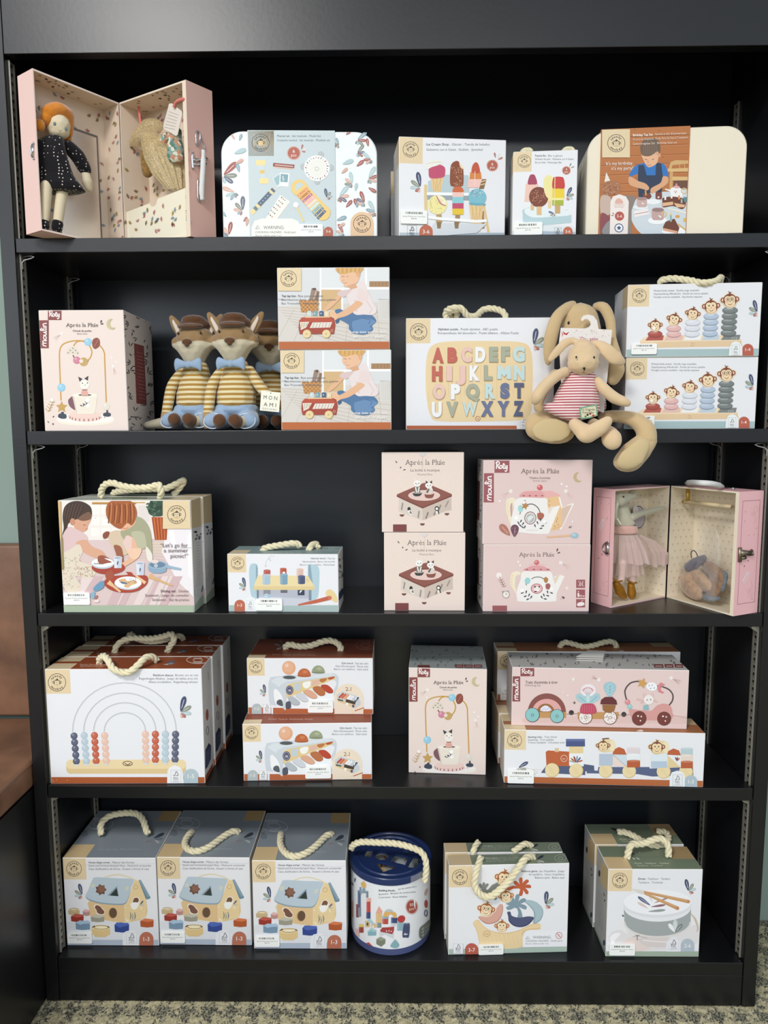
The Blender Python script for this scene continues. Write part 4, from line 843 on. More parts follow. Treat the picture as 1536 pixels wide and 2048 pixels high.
rope([loc(1322, 567, .03), loc(1322, 561, .03), loc(1345, 557, .022), loc(1380, 561, .010), loc(1405, 566, -.002), loc(1430, 563, .004), loc(1442, 555, .02), loc(1438, 566, .03)], t, .0052)
# ---------------------------------------------------------------- third shelf
Z3 = .6855
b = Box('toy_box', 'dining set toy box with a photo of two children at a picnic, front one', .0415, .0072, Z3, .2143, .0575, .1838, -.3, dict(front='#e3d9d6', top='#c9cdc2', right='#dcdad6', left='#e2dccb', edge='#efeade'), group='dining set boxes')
A = b.art('front', 4.518, 100, 940)
R = random.Random(9)
A.P([(75, 270), (1280, 270), (1310, 1290), (110, 1290)], '#dcc6c3'); A.P([(75, 270), (1020, 270), (1020, 620), (75, 640)], '#eee7e0')
for x in range(370, 700, 95): A.rect(x, 320, x+80, 400, '#f4efe9'); A.rect(x, 425, x+80, 500, '#f4efe9'); A.rect(x, 525, x+80, 600, '#f4efe9'); A.E(x+40, 435, 5, '#cfc6bc')
A.rect(380, 290, 860, 310, '#c99a58'); A.L([(380, 305), (860, 305)], 5, '#9b6a34'); A.rect(780, 300, 920, 620, '#ece3dc'); A.rect(800, 320, 900, 470, '#e3d9d4'); A.rect(860, 640, 1290, 760, '#dccabd')
for k in range(7): A.L([(640, 640+24*k), (1290, 650+30*k)], 3, '#cbb4a4')
A.P([(1060, 520), (1290, 520), (1300, 1150), (1150, 1000), (1010, 740)], '#efe9ec'); A.P([(1075, 560), (1110, 540), (1150, 700), (1120, 760)], '#f8f6f8'); A.P([(1240, 600), (1290, 540), (1295, 1000), (1250, 960)], '#f8f5f7')
# plant in a terracotta pot
A.B([(885, 350), (910, 285), (1030, 275), (1030, 400), (960, 420), (900, 400)], '#3d5244')
for k in range(26): a = R.uniform(0, 360); leaf(A, R.uniform(905, 1010), R.uniform(290, 400), 40, 20, a, ('#2f4338', '#527058')[k % 2], None)
A.P([(918, 425), (1062, 425), (1060, 540), (1055, 632), (948, 632)], '#b65a33')
for k in range(9): A.L([(925+15*k, 430), (950+12.5*k, 628)], 5, ('#8e3f22', '#d6824c')[k % 2])
# blanket light and shadow pattern of the print
for k in range(14): x = R.uniform(150, 1200); A.P([(x, 1220), (x+60, 1220), (x+160+R.uniform(0, 80), 960), (x+120, 960)], ('#d2b6b8', '#e6d5d2')[k % 2])
# left child
A.B([(112, 590), (125, 520), (115, 420), (135, 330), (200, 285), (290, 285), (365, 330), (380, 400), (360, 440), (250, 470), (170, 480), (150, 560)], '#4a3a33')
for k in range(12): A.L([(150+14*k, 300+abs(5-k)*4), (130+10*k, 420+6*k)], 4, ('#6d5646', '#352824')[k % 2], 3)
A.B([(225, 450), (300, 440), (370, 400), (372, 450), (345, 500), (335, 540), (290, 562), (240, 545), (215, 500)], '#d9a58a'); A.B([(255, 440), (300, 400), (360, 380), (372, 440), (300, 460)], '#7b5c4a'); A.E(205, 468, 24, '#c98f74', 32); A.L([(300, 495), (325, 500)], 5, '#7a5041'); A.L([(322, 535), (338, 528)], 5, '#b5655d')
A.B([(100, 640), (160, 520), (230, 530), (330, 590), (335, 640), (260, 660), (190, 740), (120, 780)], '#ddc1c0'); A.B([(235, 660), (320, 630), (380, 690), (470, 730), (510, 790), (490, 820), (400, 790), (300, 740)], '#dca98c')
A.B([(100, 780), (180, 720), (260, 670), (295, 740), (270, 820), (380, 860), (415, 930), (350, 980), (240, 960), (280, 1060), (240, 1100), (150, 1095), (115, 1000)], '#e2d6c3')
for k in range(70): A.E(R.uniform(120, 280), R.uniform(760, 1080), 4, ('#b89a80', '#c9877a', '#8f9b84')[k % 3], n=5); A.E(R.uniform(250, 400), R.uniform(870, 960), 4, '#b89a80', n=5)
A.P([(98, 560), (120, 620), (130, 900), (108, 900)], '#9d8a5f')
# right child
A.B([(530, 600), (560, 555), (630, 545), (680, 600), (720, 700), (700, 760), (640, 760), (560, 680)], '#d8c3a8'); A.B([(580, 680), (640, 690), (664, 760), (662, 860), (625, 860), (600, 760)], '#a0634d')
A.B([(640, 560), (700, 480), (780, 420), (860, 460), (910, 560), (925, 720), (920, 800), (880, 770), (870, 700), (760, 700), (680, 640)], '#a8a689'); A.B([(740, 560), (840, 560), (870, 640), (860, 705), (760, 705), (760, 640)], '#bdbb9f'); A.B([(870, 690), (925, 760), (920, 830), (880, 800)], '#e9e4d8')
A.B([(690, 600), (760, 620), (800, 730), (800, 790), (700, 860), (590, 930), (560, 940), (545, 900), (650, 840), (720, 780)], '#e7b797'); A.P([(690, 590), (745, 610), (740, 700), (700, 730), (660, 660)], '#e6c9c2'); A.B([(700, 720), (770, 705), (830, 715), (800, 790), (740, 800)], '#efc9ad')
A.B([(640, 520), (600, 480), (680, 440), (770, 440), (765, 490), (710, 530), (650, 550)], '#e8b593'); A.L([(650, 520), (690, 530), (710, 515)], 5, '#c46a58', 3)
A.B([(515, 420), (510, 340), (545, 285), (640, 265), (740, 285), (785, 370), (775, 450), (740, 500), (700, 480), (640, 530), (560, 490)], '#a8613a')
for k in range(15): A.L([(545+15*k, 300+R.uniform(-8, 20)), (540+16*k, 380), (535+16*k+R.uniform(-12, 12), 480)], 8, ('#6f3622', '#c98752', '#8f4c2c')[k % 3], 4)
A.B([(480, 580), (510, 555), (540, 560), (530, 600), (490, 620)], '#8f5140'); A.B([(440, 790), (480, 770), (540, 800), (570, 830), (520, 850), (460, 840)], '#9d5b49')
# plates, cups, pan, spoons
A.E(530, 880, 150, '#a9483a', 62); A.E(480, 840, 102, '#eef0f1', 46); A.E(480, 852, 96, '#bfc9d4', 40, a0=180, a1=360); A.E(480, 836, 96, '#f2f4f4', 42)
for k in range(6): A.L([(400+14*k, 838+6*(k % 2)), (412+14*k, 850)], 6, '#3f4b5c')
A.B([(440, 780), (480, 770), (500, 800), (560, 830), (520, 840), (460, 850), (435, 820)], '#9d5b49')
A.B([(490, 1010), (560, 960), (700, 945), (690, 920), (740, 925), (760, 950), (860, 950), (888, 980), (870, 1040), (780, 1095), (640, 1105), (530, 1070)], '#ad4a3a'); A.E(708, 1020, 122, '#f1f3f4', 60); A.E(708, 1024, 118, '#c4ccd5', 58, a0=190, a1=350); A.E(708, 1016, 116, '#f5f6f6', 54)
A.B([(625, 990), (680, 980), (700, 1000), (770, 995), (790, 1020), (740, 1040), (710, 1062), (670, 1050), (690, 1020), (640, 1015)], '#dcb68a'); A.B([(640, 1005), (700, 1018), (690, 1030), (650, 1024)], '#6f7c8d')
for k in range(9): A.E(745+16*math.cos(k)*2, 985+10*k % 40, 4, '#39465a', n=6)
A.B([(505, 930), (560, 905), (580, 950), (560, 985), (515, 985)], '#a85a45')
for x, y, h in ((615, 790, 95), (817, 840, 110)): A.P([(x-38, y), (x+40, y), (x+34, y+h), (x-30, y+h)], '#c9d0de'); A.P([(x-38, y), (x-5, y), (x-4, y+h), (x-30, y+h)], '#dde2ea'); A.E(x+1, y, 39, '#e6e9ee', 13); A.E(x+1, y+2, 33, '#aab4c4', 9); leaf(A, x-4, y+h*.75, 40, 16, 80, '#6b6f85', None)
A.P([(888, 855), (1060, 860), (1050, 915), (1010, 932), (930, 930), (892, 905)], '#8fa9bf'); A.E(974, 855, 87, '#9fb8cc', 36); A.E(974, 855, 72, '#6d87a0', 27); A.L([(1055, 870), (1185, 895)], [26, 18], '#9fb8cc'); A.E(950, 825, 34, '#e8d6cf', 18); A.E(960, 862, 18, '#b9c4cf')
A.L([(900, 955), (960, 985), (1110, 1045)], [46, 20, 12], '#dcb27c'); A.L([(775, 950), (865, 1020)], [14, 30], '#e8c79c'); A.L([(530, 1010), (580, 1050), (640, 1100)], [44, 22, 18], '#e6bf90')
A.B([(395, 1070), (440, 1020), (490, 1000), (485, 1060), (420, 1095)], '#6f9bb8'); A.B([(375, 1110), (410, 1100), (400, 1160), (372, 1150)], '#8fb3c8'); leaf(A, 410, 1170, 45, 18, 60, '#a3534a'); A.E(425, 1182, 24, '#f0dcda', 12)
A.rect(100, 1222, 1310, 1292, '#a9b9a1'); wood(A, 1022, 268, 1282, 530, WD, '#dcbf8c', horiz=True); logo(A, 1147, 402, 81, WD)
A.P([(75, 268), (100, 268), (108, 620), (92, 620)], '#d9b77e')
A.T('“Let’s go for', 1000, 696, 52, '#66504e', 247); A.T('a summer', 1030, 742, 52, '#66504e', 220); A.T('picnic!”', 1092, 792, 52, '#66504e', 160)
A.T('Dining set', 1004, 1102, 32, '#6f5b5c', 133, bold=.015); A.T('. Dinette', 1150, 1102, 32, '#7d6768', 106); A.T('Speiseset . Juego de comedor', 862, 1140, 32, '#7d6768', 396); A.T('Eetkamer . Set da pranzo', 928, 1180, 32, '#7d6768', 330)
A.L([(1180, 703), (1292, 700)], 2.5, '#8a7f78')
T = b.art('top', 4.518, 100, 940); T.P([(560, 240), (880, 236), (880, 262), (560, 266)], '#9aa58d'); T.P([(1035, 272), (1275, 270), (1360, 245), (1120, 246)], WD)
S = b.art('right', 4.518, 100, 940); S.P([(1276, 272), (1366, 246), (1372, 510), (1284, 525)], '#d8bf94'); S.E(1318, 560, 12, '#3c3f44'); leafprint(S, 1300, 545, 1375, 640, 6, 4, 30, 10)
for k in range(16): S.L([(1320, 660+26*k), (1352, 652+25*k)], 4, '#a9a49c')
S.P([(1308, 1222), (1385, 1120), (1385, 1210), (1308, 1292)], '#a9b9a1'); S.L([(1370, 1100), (1385, 1040)], 10, '#46506b'); S.ring(1320, 1090, 14, 3, '#bbb', 50)
b.done(); b.label(4.518, 100, 940, 132, 1105, 368, 1215, 'Speedy Monkey Dining Set', '$39.95')
t = copy_tree(b.root, (.0447, .0672, Z3), math.radians(-.3), 'dining set toy box standing directly behind the picnic photo box, its right side showing')
b.rope([(202, 994, .028), (204, 978, .024), (212, 968, .018), (226, 966, .014), (245, 972, .012), (275, 976, .012), (300, 974, .012), (318, 970, .010), (322, 984, .008), (320, 998, .028)], .0055)
mi = (Matrix.Translation(t.location) @ Matrix.Rotation(t.rotation_euler.z, 4, 'Z')).inverted()
rope([loc(px, py, yl) for px, py, yl in ((228, 990, .03), (230, 984, .02), (260, 980, .008), (300, 978, .006), (330, 977, .012), (352, 968, .02), (368, 960, .028), (362, 972, .028), (346, 990, .03))], t, .0055)

# ---- hammer bench
b = sm('toy_box', 'low white toy box printed with a wooden hammer bench and orange mallet', .3104, .0122, Z3, .1803, .080, .0958, -1.3, (.0305, .0305), cols=dict(top='#8fa3a3', right='#c9cbc8'))
A = b.art('front', 5.689, 440, 1060)
logo(A, 199, 378, 72, WD); A.rect(90, 855, 1360, 940, '#a9bcba')
ftxt(A, 1308, 332, [('Tap-tap', 85), ('Hammerbank . Banco de martillo', 370), ('Banco con martilletto . Hamerbank', 398)], 26, 36, al='r', lead=('Hammer bench .', 185))
sprig(A, 292, 655, 115, 5, 1)
A.L([(620, 300), (580, 293), (555, 330), (580, 355), (560, 322), (525, 360), (518, 415)], 3, '#aab4ba', 4); A.L([(505, 405), (518, 420), (532, 402)], 3, '#aab4ba')
A.P([(420, 640), (1040, 640), (1050, 860), (420, 860)], '#b6bac6'); A.P([(420, 760), (1050, 780), (1050, 860), (420, 860)], '#c9ccd6')
A.B([(332, 480), (345, 400), (370, 382), (410, 385), (430, 430), (425, 620), (420, 790), (380, 780), (345, 700)], '#b3ccd6', 6); A.P([(408, 386), (430, 430), (430, 520), (415, 640), (408, 780)], '#8ca9b6')
A.B([(1005, 400), (1060, 392), (1110, 410), (1130, 460), (1128, 600), (1112, 760), (1045, 800), (1035, 640), (1005, 560)], '#b3ccd6', 6); A.P([(1005, 400), (1030, 396), (1060, 640), (1040, 640), (1003, 520)], '#8ca9b6')
A.P([(430, 515), (1000, 520), (1075, 640), (385, 640)], '#e9d7a8'); A.rect(385, 640, 1078, 682, '#dfca96')
def cyl(x, y, w, h, c, top=None): A.rect(x-w/2, y, x+w/2, y+h, c); A.E(x, y+h, w/2, c, w*.14); A.rect(x-w/2, y, x-w*.2, y+h, shade(c, 1.15)); A.E(x, y, w/2, top or shade(c, 1.12), w*.14)
cyl(535, 460, 78, 75, '#b45a50'); A.rect(485, 500, 575, 530, '#d8b9bd'); cyl(720, 440, 74, 100, '#b8553e'); cyl(910, 445, 74, 100, '#dcb9ae')
cyl(528, 520, 88, 90, '#a8c0cf'); cyl(727, 505, 84, 105, '#7ea1b6', '#8fb0c2'); cyl(928, 525, 80, 80, '#4e5878', '#5b668a'); A.E(727, 485, 16, '#f1efee', 12)
A.rect(495, 682, 575, 740, '#8c8f99'); A.rect(500, 730, 575, 770, '#a8c0cf'); A.rect(690, 682, 768, 715, '#6c6d76'); A.rect(885, 682, 962, 742, '#3f4559'); leaf(A, 905, 720, 32, 14, 60, '#f0f0f2', None); leaf(A, 905, 700, 30, 14, 20, '#f0f0f2', None)
A.L([(510, 735), (540, 725)], 7, '#e8edf2'); A.L([(510, 760), (540, 750)], 7, '#e8edf2'); A.rect(420, 682, 440, 800, '#6e7f8b'); A.rect(1010, 682, 1040, 800, '#7f929e')
A.B([(1200, 720), (1225, 680), (1265, 678), (1310, 720), (1335, 790), (1320, 825), (1275, 800), (1230, 770)], '#e6cf9a'); A.L([(890, 852), (1080, 815), (1255, 770)], [16, 40, 48], '#c2664c'); A.E(1250, 772, 22, '#ce7860', 24); A.ring(995, 570, 14, 3, '#c9a267')
A.P([(285, 925), (285, 820), (300, 775), (350, 760), (400, 775), (415, 820), (415, 925)], '#eceef0'); fsc(A, 305, 800, 78, 105); badge(A, 165, 285, 793, 930, '1-3', '#bd6a52')
T = b.art('top', 5.689, 440, 1060); T.P([(90, 266), (305, 266), (355, 228), (145, 228)], WD); T.ring(1270, 215, 105, 4, '#c4cfcd', 20, n=24); T.ring(1270, 212, 40, 4, '#c4cfcd', 8); T.T('speedy', 1230, 205, 24, '#c4cfcd'); T.L([(430, 200), (480, 206)], 6, '#c4cfcd'); T.T('Hammer bench . Tap-tap', 500, 258, 20, '#c4cfcd', 330)
S = b.art('right', 5.689, 440, 1060); leafprint(S, 1365, 300, 1415, 600, 10, 3, 40, 14); S.B([(1352, 720), (1398, 660), (1398, 740), (1352, 800)], '#333d58')
b.done(); b.label(5.689, 440, 1060, 415, 775, 712, 912, 'Speedy Monkey Hammer Bench', '$29.95')
b.rope([(525, 1103, .04), (530, 1096, .035), (550, 1092, .033), (575, 1088, .033), (592, 1087, .036), (601, 1093, .04)], .0055); b.rope([(618, 1101, .038), (620, 1095, .04), (626, 1089, .05), (633, 1089, .058), (636, 1096, .05)], .0055)

# ---- musical boxes, a stack of two
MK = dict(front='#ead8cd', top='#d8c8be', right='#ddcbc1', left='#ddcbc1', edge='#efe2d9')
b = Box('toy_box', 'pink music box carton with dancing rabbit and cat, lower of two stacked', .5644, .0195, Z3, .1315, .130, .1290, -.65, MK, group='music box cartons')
A = b.art('front', 5.69, 750, 880)
A.serif('Après la Pluie', 370, 1195, 82, '#5c5350', 450); A.T('La boîte à musique', 425, 1268, 42, '#6b625f', 330, bold=.005); A.T('Musical Box', 505, 1312, 34, '#8a807c', 168)
leaf(A, 255, 1148, 34, 14, -50, '#5d534f', None); star(A, 316, 1224, 16, '#5d534f', 4, False); leaf(A, 340, 1256, 34, 14, 20, '#5d534f', None)
R = random.Random(8)
for k in range(22): x, y = R.uniform(250, 860), R.uniform(1300, 1480); (x < 430 or x > 700) and A.E(x, y, 5, '#f5ebe4', n=6)
A.T('♪', 270, 1330, 40, '#f2e6de')
A.P([(562, 1400), (600, 1395), (890, 1520), (892, 1545), (562, 1680), (272, 1545), (274, 1522)], '#8f5a50'); A.P([(272, 1530), (562, 1665), (892, 1530), (892, 1548), (562, 1682), (272, 1548)], '#7a4a42')
A.E(580, 1528, 182, '#6d4540', 64); A.E(580, 1534, 180, '#e5c8c0', 60)
A.P([(298, 1562), (562, 1680), (564, 1812), (305, 1718), (292, 1700)], '#d9ccc0'); A.P([(562, 1680), (884, 1550), (886, 1700), (810, 1712), (564, 1812)], '#cdbcb0')
for x, y in ((330, 1748), (560, 1848), (836, 1735)): A.E(x, y, 26, '#77504a', 22, a0=170, a1=370)
def twig(x, y, a, n=5, c='#4e4a48'):
    A.L([(x, y), (x+n*16*math.cos(a), y-n*16*math.sin(a))], 4, c)
    for k in range(n): xx, yy = x+(k+.5)*16*math.cos(a), y-(k+.5)*16*math.sin(a); leaf(A, xx, yy, 18, 8, math.degrees(a)+50, c, None)
twig(330, 1700, 1.4); twig(515, 1790, 1.4); twig(690, 1760, 1.1, 4); twig(740, 1720, 1.2, 5); twig(600, 1800, 1.2, 5); twig(820, 1670, 1.1, 5, '#8a7f78')
A.E(410, 1685, 18, '#2f3334', 22); A.L([(405, 1700), (440, 1750)], 26, '#f3eee8'); A.L([(420, 1712), (436, 1738)], 14, '#5d5a55'); A.E(722, 1680, 24, '#2f3334', 26); A.E(722, 1682, 15, '#f3eee8'); A.L([(715, 1710), (735, 1740)], 22, '#f3eee8'); A.L([(735, 1705), (745, 1740)], 12, '#2f3334')
# rabbit and cat
A.B([(450, 1508), (470, 1540), (530, 1540), (556, 1505), (530, 1512), (475, 1512)], '#3d4340'); A.P([(468, 1505), (478, 1440), (522, 1440), (540, 1505)], '#7d8478'); A.E(502, 1402, 40, '#f5f1ec', 36); A.L([(478, 1370), (470, 1345)], 12, '#efe7e0'); A.L([(524, 1370), (534, 1345)], 12, '#efe7e0'); A.L([(482, 1440), (495, 1500)], 12, '#f5f1ec'); A.L([(525, 1440), (512, 1500)], 12, '#f5f1ec')
A.B([(585, 1520), (600, 1560), (670, 1562), (692, 1515), (660, 1524), (610, 1526)], '#8c574c'); A.P([(605, 1520), (615, 1455), (660, 1455), (672, 1520)], '#ded0c2'); A.P([(600, 1500), (630, 1455), (640, 1470), (620, 1510)], '#5f6563'); A.E(632, 1422, 40, '#f5f1ec', 34); A.P([(597, 1405), (598, 1370), (628, 1392)], '#4a3f3d'); A.P([(640, 1390), (668, 1368), (668, 1405)], '#4a3f3d')
for x, y in ((488, 1402), (520, 1400), (618, 1424), (650, 1422)): A.E(x, y, 6, '#3b3b3b')
A.E(503, 1416, 4, '#3b3b3b'); A.E(636, 1440, 4, '#3b3b3b'); A.L([(655, 1445), (675, 1480)], 12, '#f5f1ec')
A.rect(230, 1855, 382, 1945, '#7d4646'); A.E(562, 1062, 40, '#d9d5d3', 40, a0=180, a1=360); A.L([(562, 1105), (562, 1250)], 2.5, '#d3c0b5'); A.L([(560, 1130), (558, 1250)], 2, '#f5ebe4')
b.done(); t = copy_tree(b.root, (.5611, .0197, Z3+.1297), math.radians(-.65), 'pink music box carton with dancing rabbit and cat, upper of two stacked')
T = t

# ---- activity teapots, a stack of two
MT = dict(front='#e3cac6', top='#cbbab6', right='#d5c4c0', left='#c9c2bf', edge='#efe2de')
def teabox(name, lab, x, y, z, w, h, ang): return Box(name, lab, x, y, z, w, .085, h, ang, MT, group='activity teapot boxes')
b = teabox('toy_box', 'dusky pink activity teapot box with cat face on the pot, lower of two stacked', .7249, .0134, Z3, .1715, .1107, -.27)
A = b.art('front', 5.908, 940, 900)
A.serif('Après la Pluie', 582, 1260, 74, '#5f5250', 420); leaf(A, 1025, 1205, 44, 20, 75, '#5f4c4a', None); leaf(A, 1028, 1222, 40, 18, 20, '#5f4c4a', None)
A.rect(265, 1838, 438, 1915, '#9d5c60')
for y in (1532, 1648, 1762): A.rect(1254, y, 1360, y+98, '#9d5c60')
A.L([(1275, 1560), (1300, 1550), (1300, 1610), (1275, 1600)], 5, '#f0e4e2'); A.ring(1308, 1585, 14, 5, '#f0e4e2', n=12); A.L([(1345, 1560), (1330, 1550), (1330, 1612), (1348, 1605)], 5, '#f0e4e2')
A.rect(1270, 1690, 1290, 1735, '#f0e4e2', 4); A.E(1280, 1675, 7, '#f0e4e2'); A.T('10 m', 1294, 1732, 28, '#f0e4e2', 58, bold=.03); A.B([(1265, 1820), (1290, 1800), (1340, 1800), (1350, 1830), (1300, 1845), (1270, 1840)], '#f0e4e2'); A.L([(1320, 1795), (1325, 1775), (1340, 1778)], 5, '#f0e4e2')
def pot(dx=0, dy=0):
    f = lambda x, y: (x+dx, y+dy)
    A.B([f(475, 1540), f(490, 1460), f(560, 1430), f(600, 1460), f(560, 1500), f(530, 1580), (f(550, 1700)), f(520, 1660), f(480, 1600)], '#efe3cb'); A.B([f(535, 1510), f(575, 1475), f(580, 1560), f(548, 1620)], '#dfc9c3')
    for k in range(7): A.E(*f(500-8*math.sin(k*.5), 1640-26*k), 7, '#e3cf8f')
b_ = None
pot()
A.P([(990, 1500), (1010, 1490), (1060, 1475), (1118, 1490), (1030, 1680), (1010, 1760), (960, 1700)], '#f1ece7'); A.P([(985, 1520), (1040, 1478), (1060, 1480), (1000, 1600)], '#e3d3c0')
A.B([(640, 1430), (930, 1430), (985, 1530), (1020, 1650), (1020, 1750), (980, 1790), (600, 1790), (555, 1750), (555, 1650), (595, 1540)], '#efebe8', 6)
A.B([(640, 1428), (655, 1390), (720, 1355), (790, 1345), (870, 1358), (930, 1395), (942, 1428), (790, 1430)], '#dea2a4', 6); A.ring(790, 1425, 145, 6, '#f2e9e6', 68, a0=20, a1=160); A.E(787, 1330, 30, '#cf6f74'); A.E(780, 1320, 12, '#e7a7a6')
A.T('● • ● • ● • ●', 655, 1420, 22, '#a86a6c', 280)
A.ring(800, 1570, 95, 10, '#76706c', 70, a0=35, a1=140); A.E(680, 1545, 34, '#9fd0d4', 38); A.L([(668, 1600), (660, 1575)], 8, '#4b4a49'); A.B([(870, 1520), (900, 1500), (925, 1530), (905, 1570), (880, 1560)], '#b48456'); A.B([(893, 1590), (930, 1575), (950, 1600), (935, 1645), (900, 1640)], '#a8645e')
A.E(788, 1638, 70, '#a0605f', 60); A.E(788, 1638, 62, '#e9b9bd', 53); A.E(790, 1640, 34, '#f6f1ee', 28); A.P([(757, 1630), (760, 1600), (785, 1618)], '#4c4144'); A.P([(802, 1615), (825, 1600), (825, 1630)], '#4c4144'); A.E(780, 1640, 4, '#444'); A.E(804, 1640, 4, '#444'); A.E(775, 1672, 16, '#46413f', 8)
def sprays(pts):
    for x, y, a in pts: leaf(A, x, y, 42, 18, a, '#55555d', None)
sprays(((640, 1680, 200), (660, 1700, 80), (675, 1720, 200), (690, 1735, 70), (705, 1755, 200), (712, 1758, 60), (940, 1680, -20), (920, 1700, 100), (895, 1715, -15), (880, 1735, 110), (865, 1755, -10), (858, 1758, 120)))
A.E(615, 1660, 24, '#faf7f5', n=9); A.E(965, 1640, 20, '#faf7f5', n=9)
comet(A, 1072, 1332, 30, 100, 62); star(A, 1145, 1632, 34, '#f6ece4', 8, False, .25); star(A, 570, 1320, 16, dot=False); star(A, 592, 1362, 16, dot=False)
A.E(342, 1480, 34, '#f4e9e4', n=10); A.L([(345, 1490), (400, 1610)], 5, '#8d6a62')
for k in range(4): A.L([(332+14*k, 1530+26*k), (366+14*k, 1545+24*k), (390+12*k, 1520+26*k)], 5, '#8d6a62')
A.ring(425, 1708, 42, 5, '#8b9489', n=20); A.E(425, 1708, 36, '#eee4de'); A.L([(425, 1708), (425, 1685)], 4, '#666'); A.L([(425, 1708), (440, 1700)], 4, '#666'); A.L([(375, 1680), (395, 1665)], 10, '#9aa39a'); A.L([(440, 1662), (460, 1672)], 10, '#9aa39a')
A.E(1105, 1745, 12, '#4b4a4a'); A.E(1090, 1735, 7, '#4b4a4a'); A.L([(1070, 1765), (1085, 1752)], 3, '#777')
S = b.art('left', 5.908, 940, 900); S.P([(52, 1245), (105, 1280), (105, 1600), (52, 1540)], '#6d4040'); leafprint(S, 45, 1130, 150, 1850, 26, 6, 26, 9)
b.done()
b = teabox('toy_box', 'dusky pink activity teapot box with open teapot and mirror, upper of two stacked', .7230, .0134, Z3+.1110, .1728, .1350, -.27)
A = b.art('front', 5.908, 940, 900)
moulin(A, 290, 112, 466, 270, 148, 274, 282, 620, '#9d5c60')
A.serif('Après la Pluie', 607, 276, 82, '#5f5250', 455); A.T('Théière d\'activités', 700, 342, 36, '#6f6361', 248, bold=.01); A.T('Activity teapot', 742, 373, 28, '#8a7e7c', 165)
moon(A, 1282, 322, 62, '#c6b28a'); comet(A, 480, 487, 30, -98, 62); comet(A, 1132, 485, 30, 70, 85); star(A, 1083, 402, 18, dot=False); star(A, 1142, 430, 18, dot=False); star(A, 352, 603, 16, dot=False); star(A, 1210, 843, 14, dot=False)
A.B([(425, 640), (435, 585), (500, 560), (545, 600), (520, 650), (500, 720), (500, 800), (490, 900), (455, 820), (430, 740)], '#efe3cb'); A.B([(475, 660), (500, 630), (495, 780), (480, 770)], '#c9a39d')
for k in range(8): A.E(447+5*math.sin(k), 780-24*k, 7, '#e3cf8f')
A.P([(1130, 660), (1160, 645), (1215, 628), (1228, 638), (1080, 940), (1060, 940), (1040, 700)], '#f3ede6'); A.P([(1130, 665), (1205, 645), (1080, 920), (1060, 700)], '#d9bfae')
A.P([(885, 560), (1045, 545), (1085, 620), (1085, 880), (1060, 935), (930, 955), (915, 650)], '#e9c394'); A.P([(1045, 548), (1062, 560), (1090, 650), (1085, 700), (1070, 660)], '#f5efe8'); A.L([(980, 935), (1080, 900)], 6, '#d5a36c')
for x, y in ((935, 590), (935, 640), (1020, 830), (1040, 870), (1000, 890), (1030, 800)): A.L([(x, y), (x+4, y+24)], 6, '#8f7a5c')
A.P([(930, 690), (960, 680), (1055, 655), (1062, 665), (930, 990), (880, 995), (935, 800)], '#f3eeea'); A.P([(925, 700), (960, 665), (985, 670), (940, 760)], '#e9ddd0')
A.B([(570, 570), (880, 562), (915, 650), (935, 800), (935, 930), (880, 992), (600, 975), (500, 940), (485, 860), (515, 700)], '#efebe8', 6)
A.B([(588, 552), (620, 500), (700, 485), (850, 490), (885, 560), (740, 562)], '#e2a5a5', 6); A.P([(850, 488), (950, 480), (1060, 525), (1060, 545), (890, 562), (880, 520)], '#e9b4af'); A.E(825, 443, 34, '#d0676c'); A.E(815, 430, 13, '#eba7a5')
A.T('• ● • ● • ● • ●', 592, 548, 22, '#a86a6c', 275)
A.L([(640, 670), (680, 645), (740, 640), (800, 680), (830, 745)], 11, '#5f5854', 5); A.L([(605, 700), (588, 760)], 9, '#5f5854'); A.E(597, 692, 32, '#a5d5d5', 42); star(A, 650, 662, 48, '#b98655', 5, False, .5); A.B([(795, 750), (830, 742), (860, 745), (875, 780), (840, 828), (800, 810)], '#b06a56'); A.L([(640, 595), (660, 605), (648, 590)], 6, '#66605c')
A.E(712, 803, 70, '#6f4b47', 76); A.E(712, 803, 62, '#eadbd8', 68); A.E(712, 805, 50, '#b7bcbb', 54); A.P([(675, 800), (720, 770), (755, 790), (690, 850)], '#dfe3e2')
sprays(((560, 840, -60), (590, 860, 60), (575, 875, -40), (615, 890, 60), (600, 900, -30), (640, 930, 70), (865, 870, 20), (835, 845, 100), (835, 900, 10), (805, 880, 110), (815, 930, 10), (775, 915, 110)))
A.E(545, 800, 26, '#faf7f5', n=9); A.E(880, 850, 20, '#faf7f5', n=9); A.T('moulin roty', 665, 952, 20, '#c9c0bb', 130)
leaf(A, 475, 1015, 180, 95, 132, '#b4776a', '#dcae9c'); leaf(A, 525, 1030, 150, 105, 88, '#74505c', '#b892a0')
for k in range(8): A.L([(475-13*k, 1000-14*k), (440-13*k, 1000-14*k)], 2, '#dcae9c'); A.E(510+R.uniform(-25, 45), 930+R.uniform(-20, 80), 3, '#d9c0c8')
A.L([(905, 1030), (1190, 1010)], 20, '#e3b992'); A.E(1235, 1010, 48, '#9fbccb', 33); A.E(1225, 1002, 26, '#b5ced9', 16)
star(A, 1178, 912, 18, '#6d6460', 4, False); A.E(1195, 905, 6, '#6d6460'); A.E(740, 962, 3, '#aaa')
S = b.art('left', 5.908, 940, 900); S.P([(85, 355), (118, 372), (108, 835), (78, 815)], '#6d4040'); leafprint(S, 60, 130, 150, 1030, 26, 6, 26, 9)
b.done()
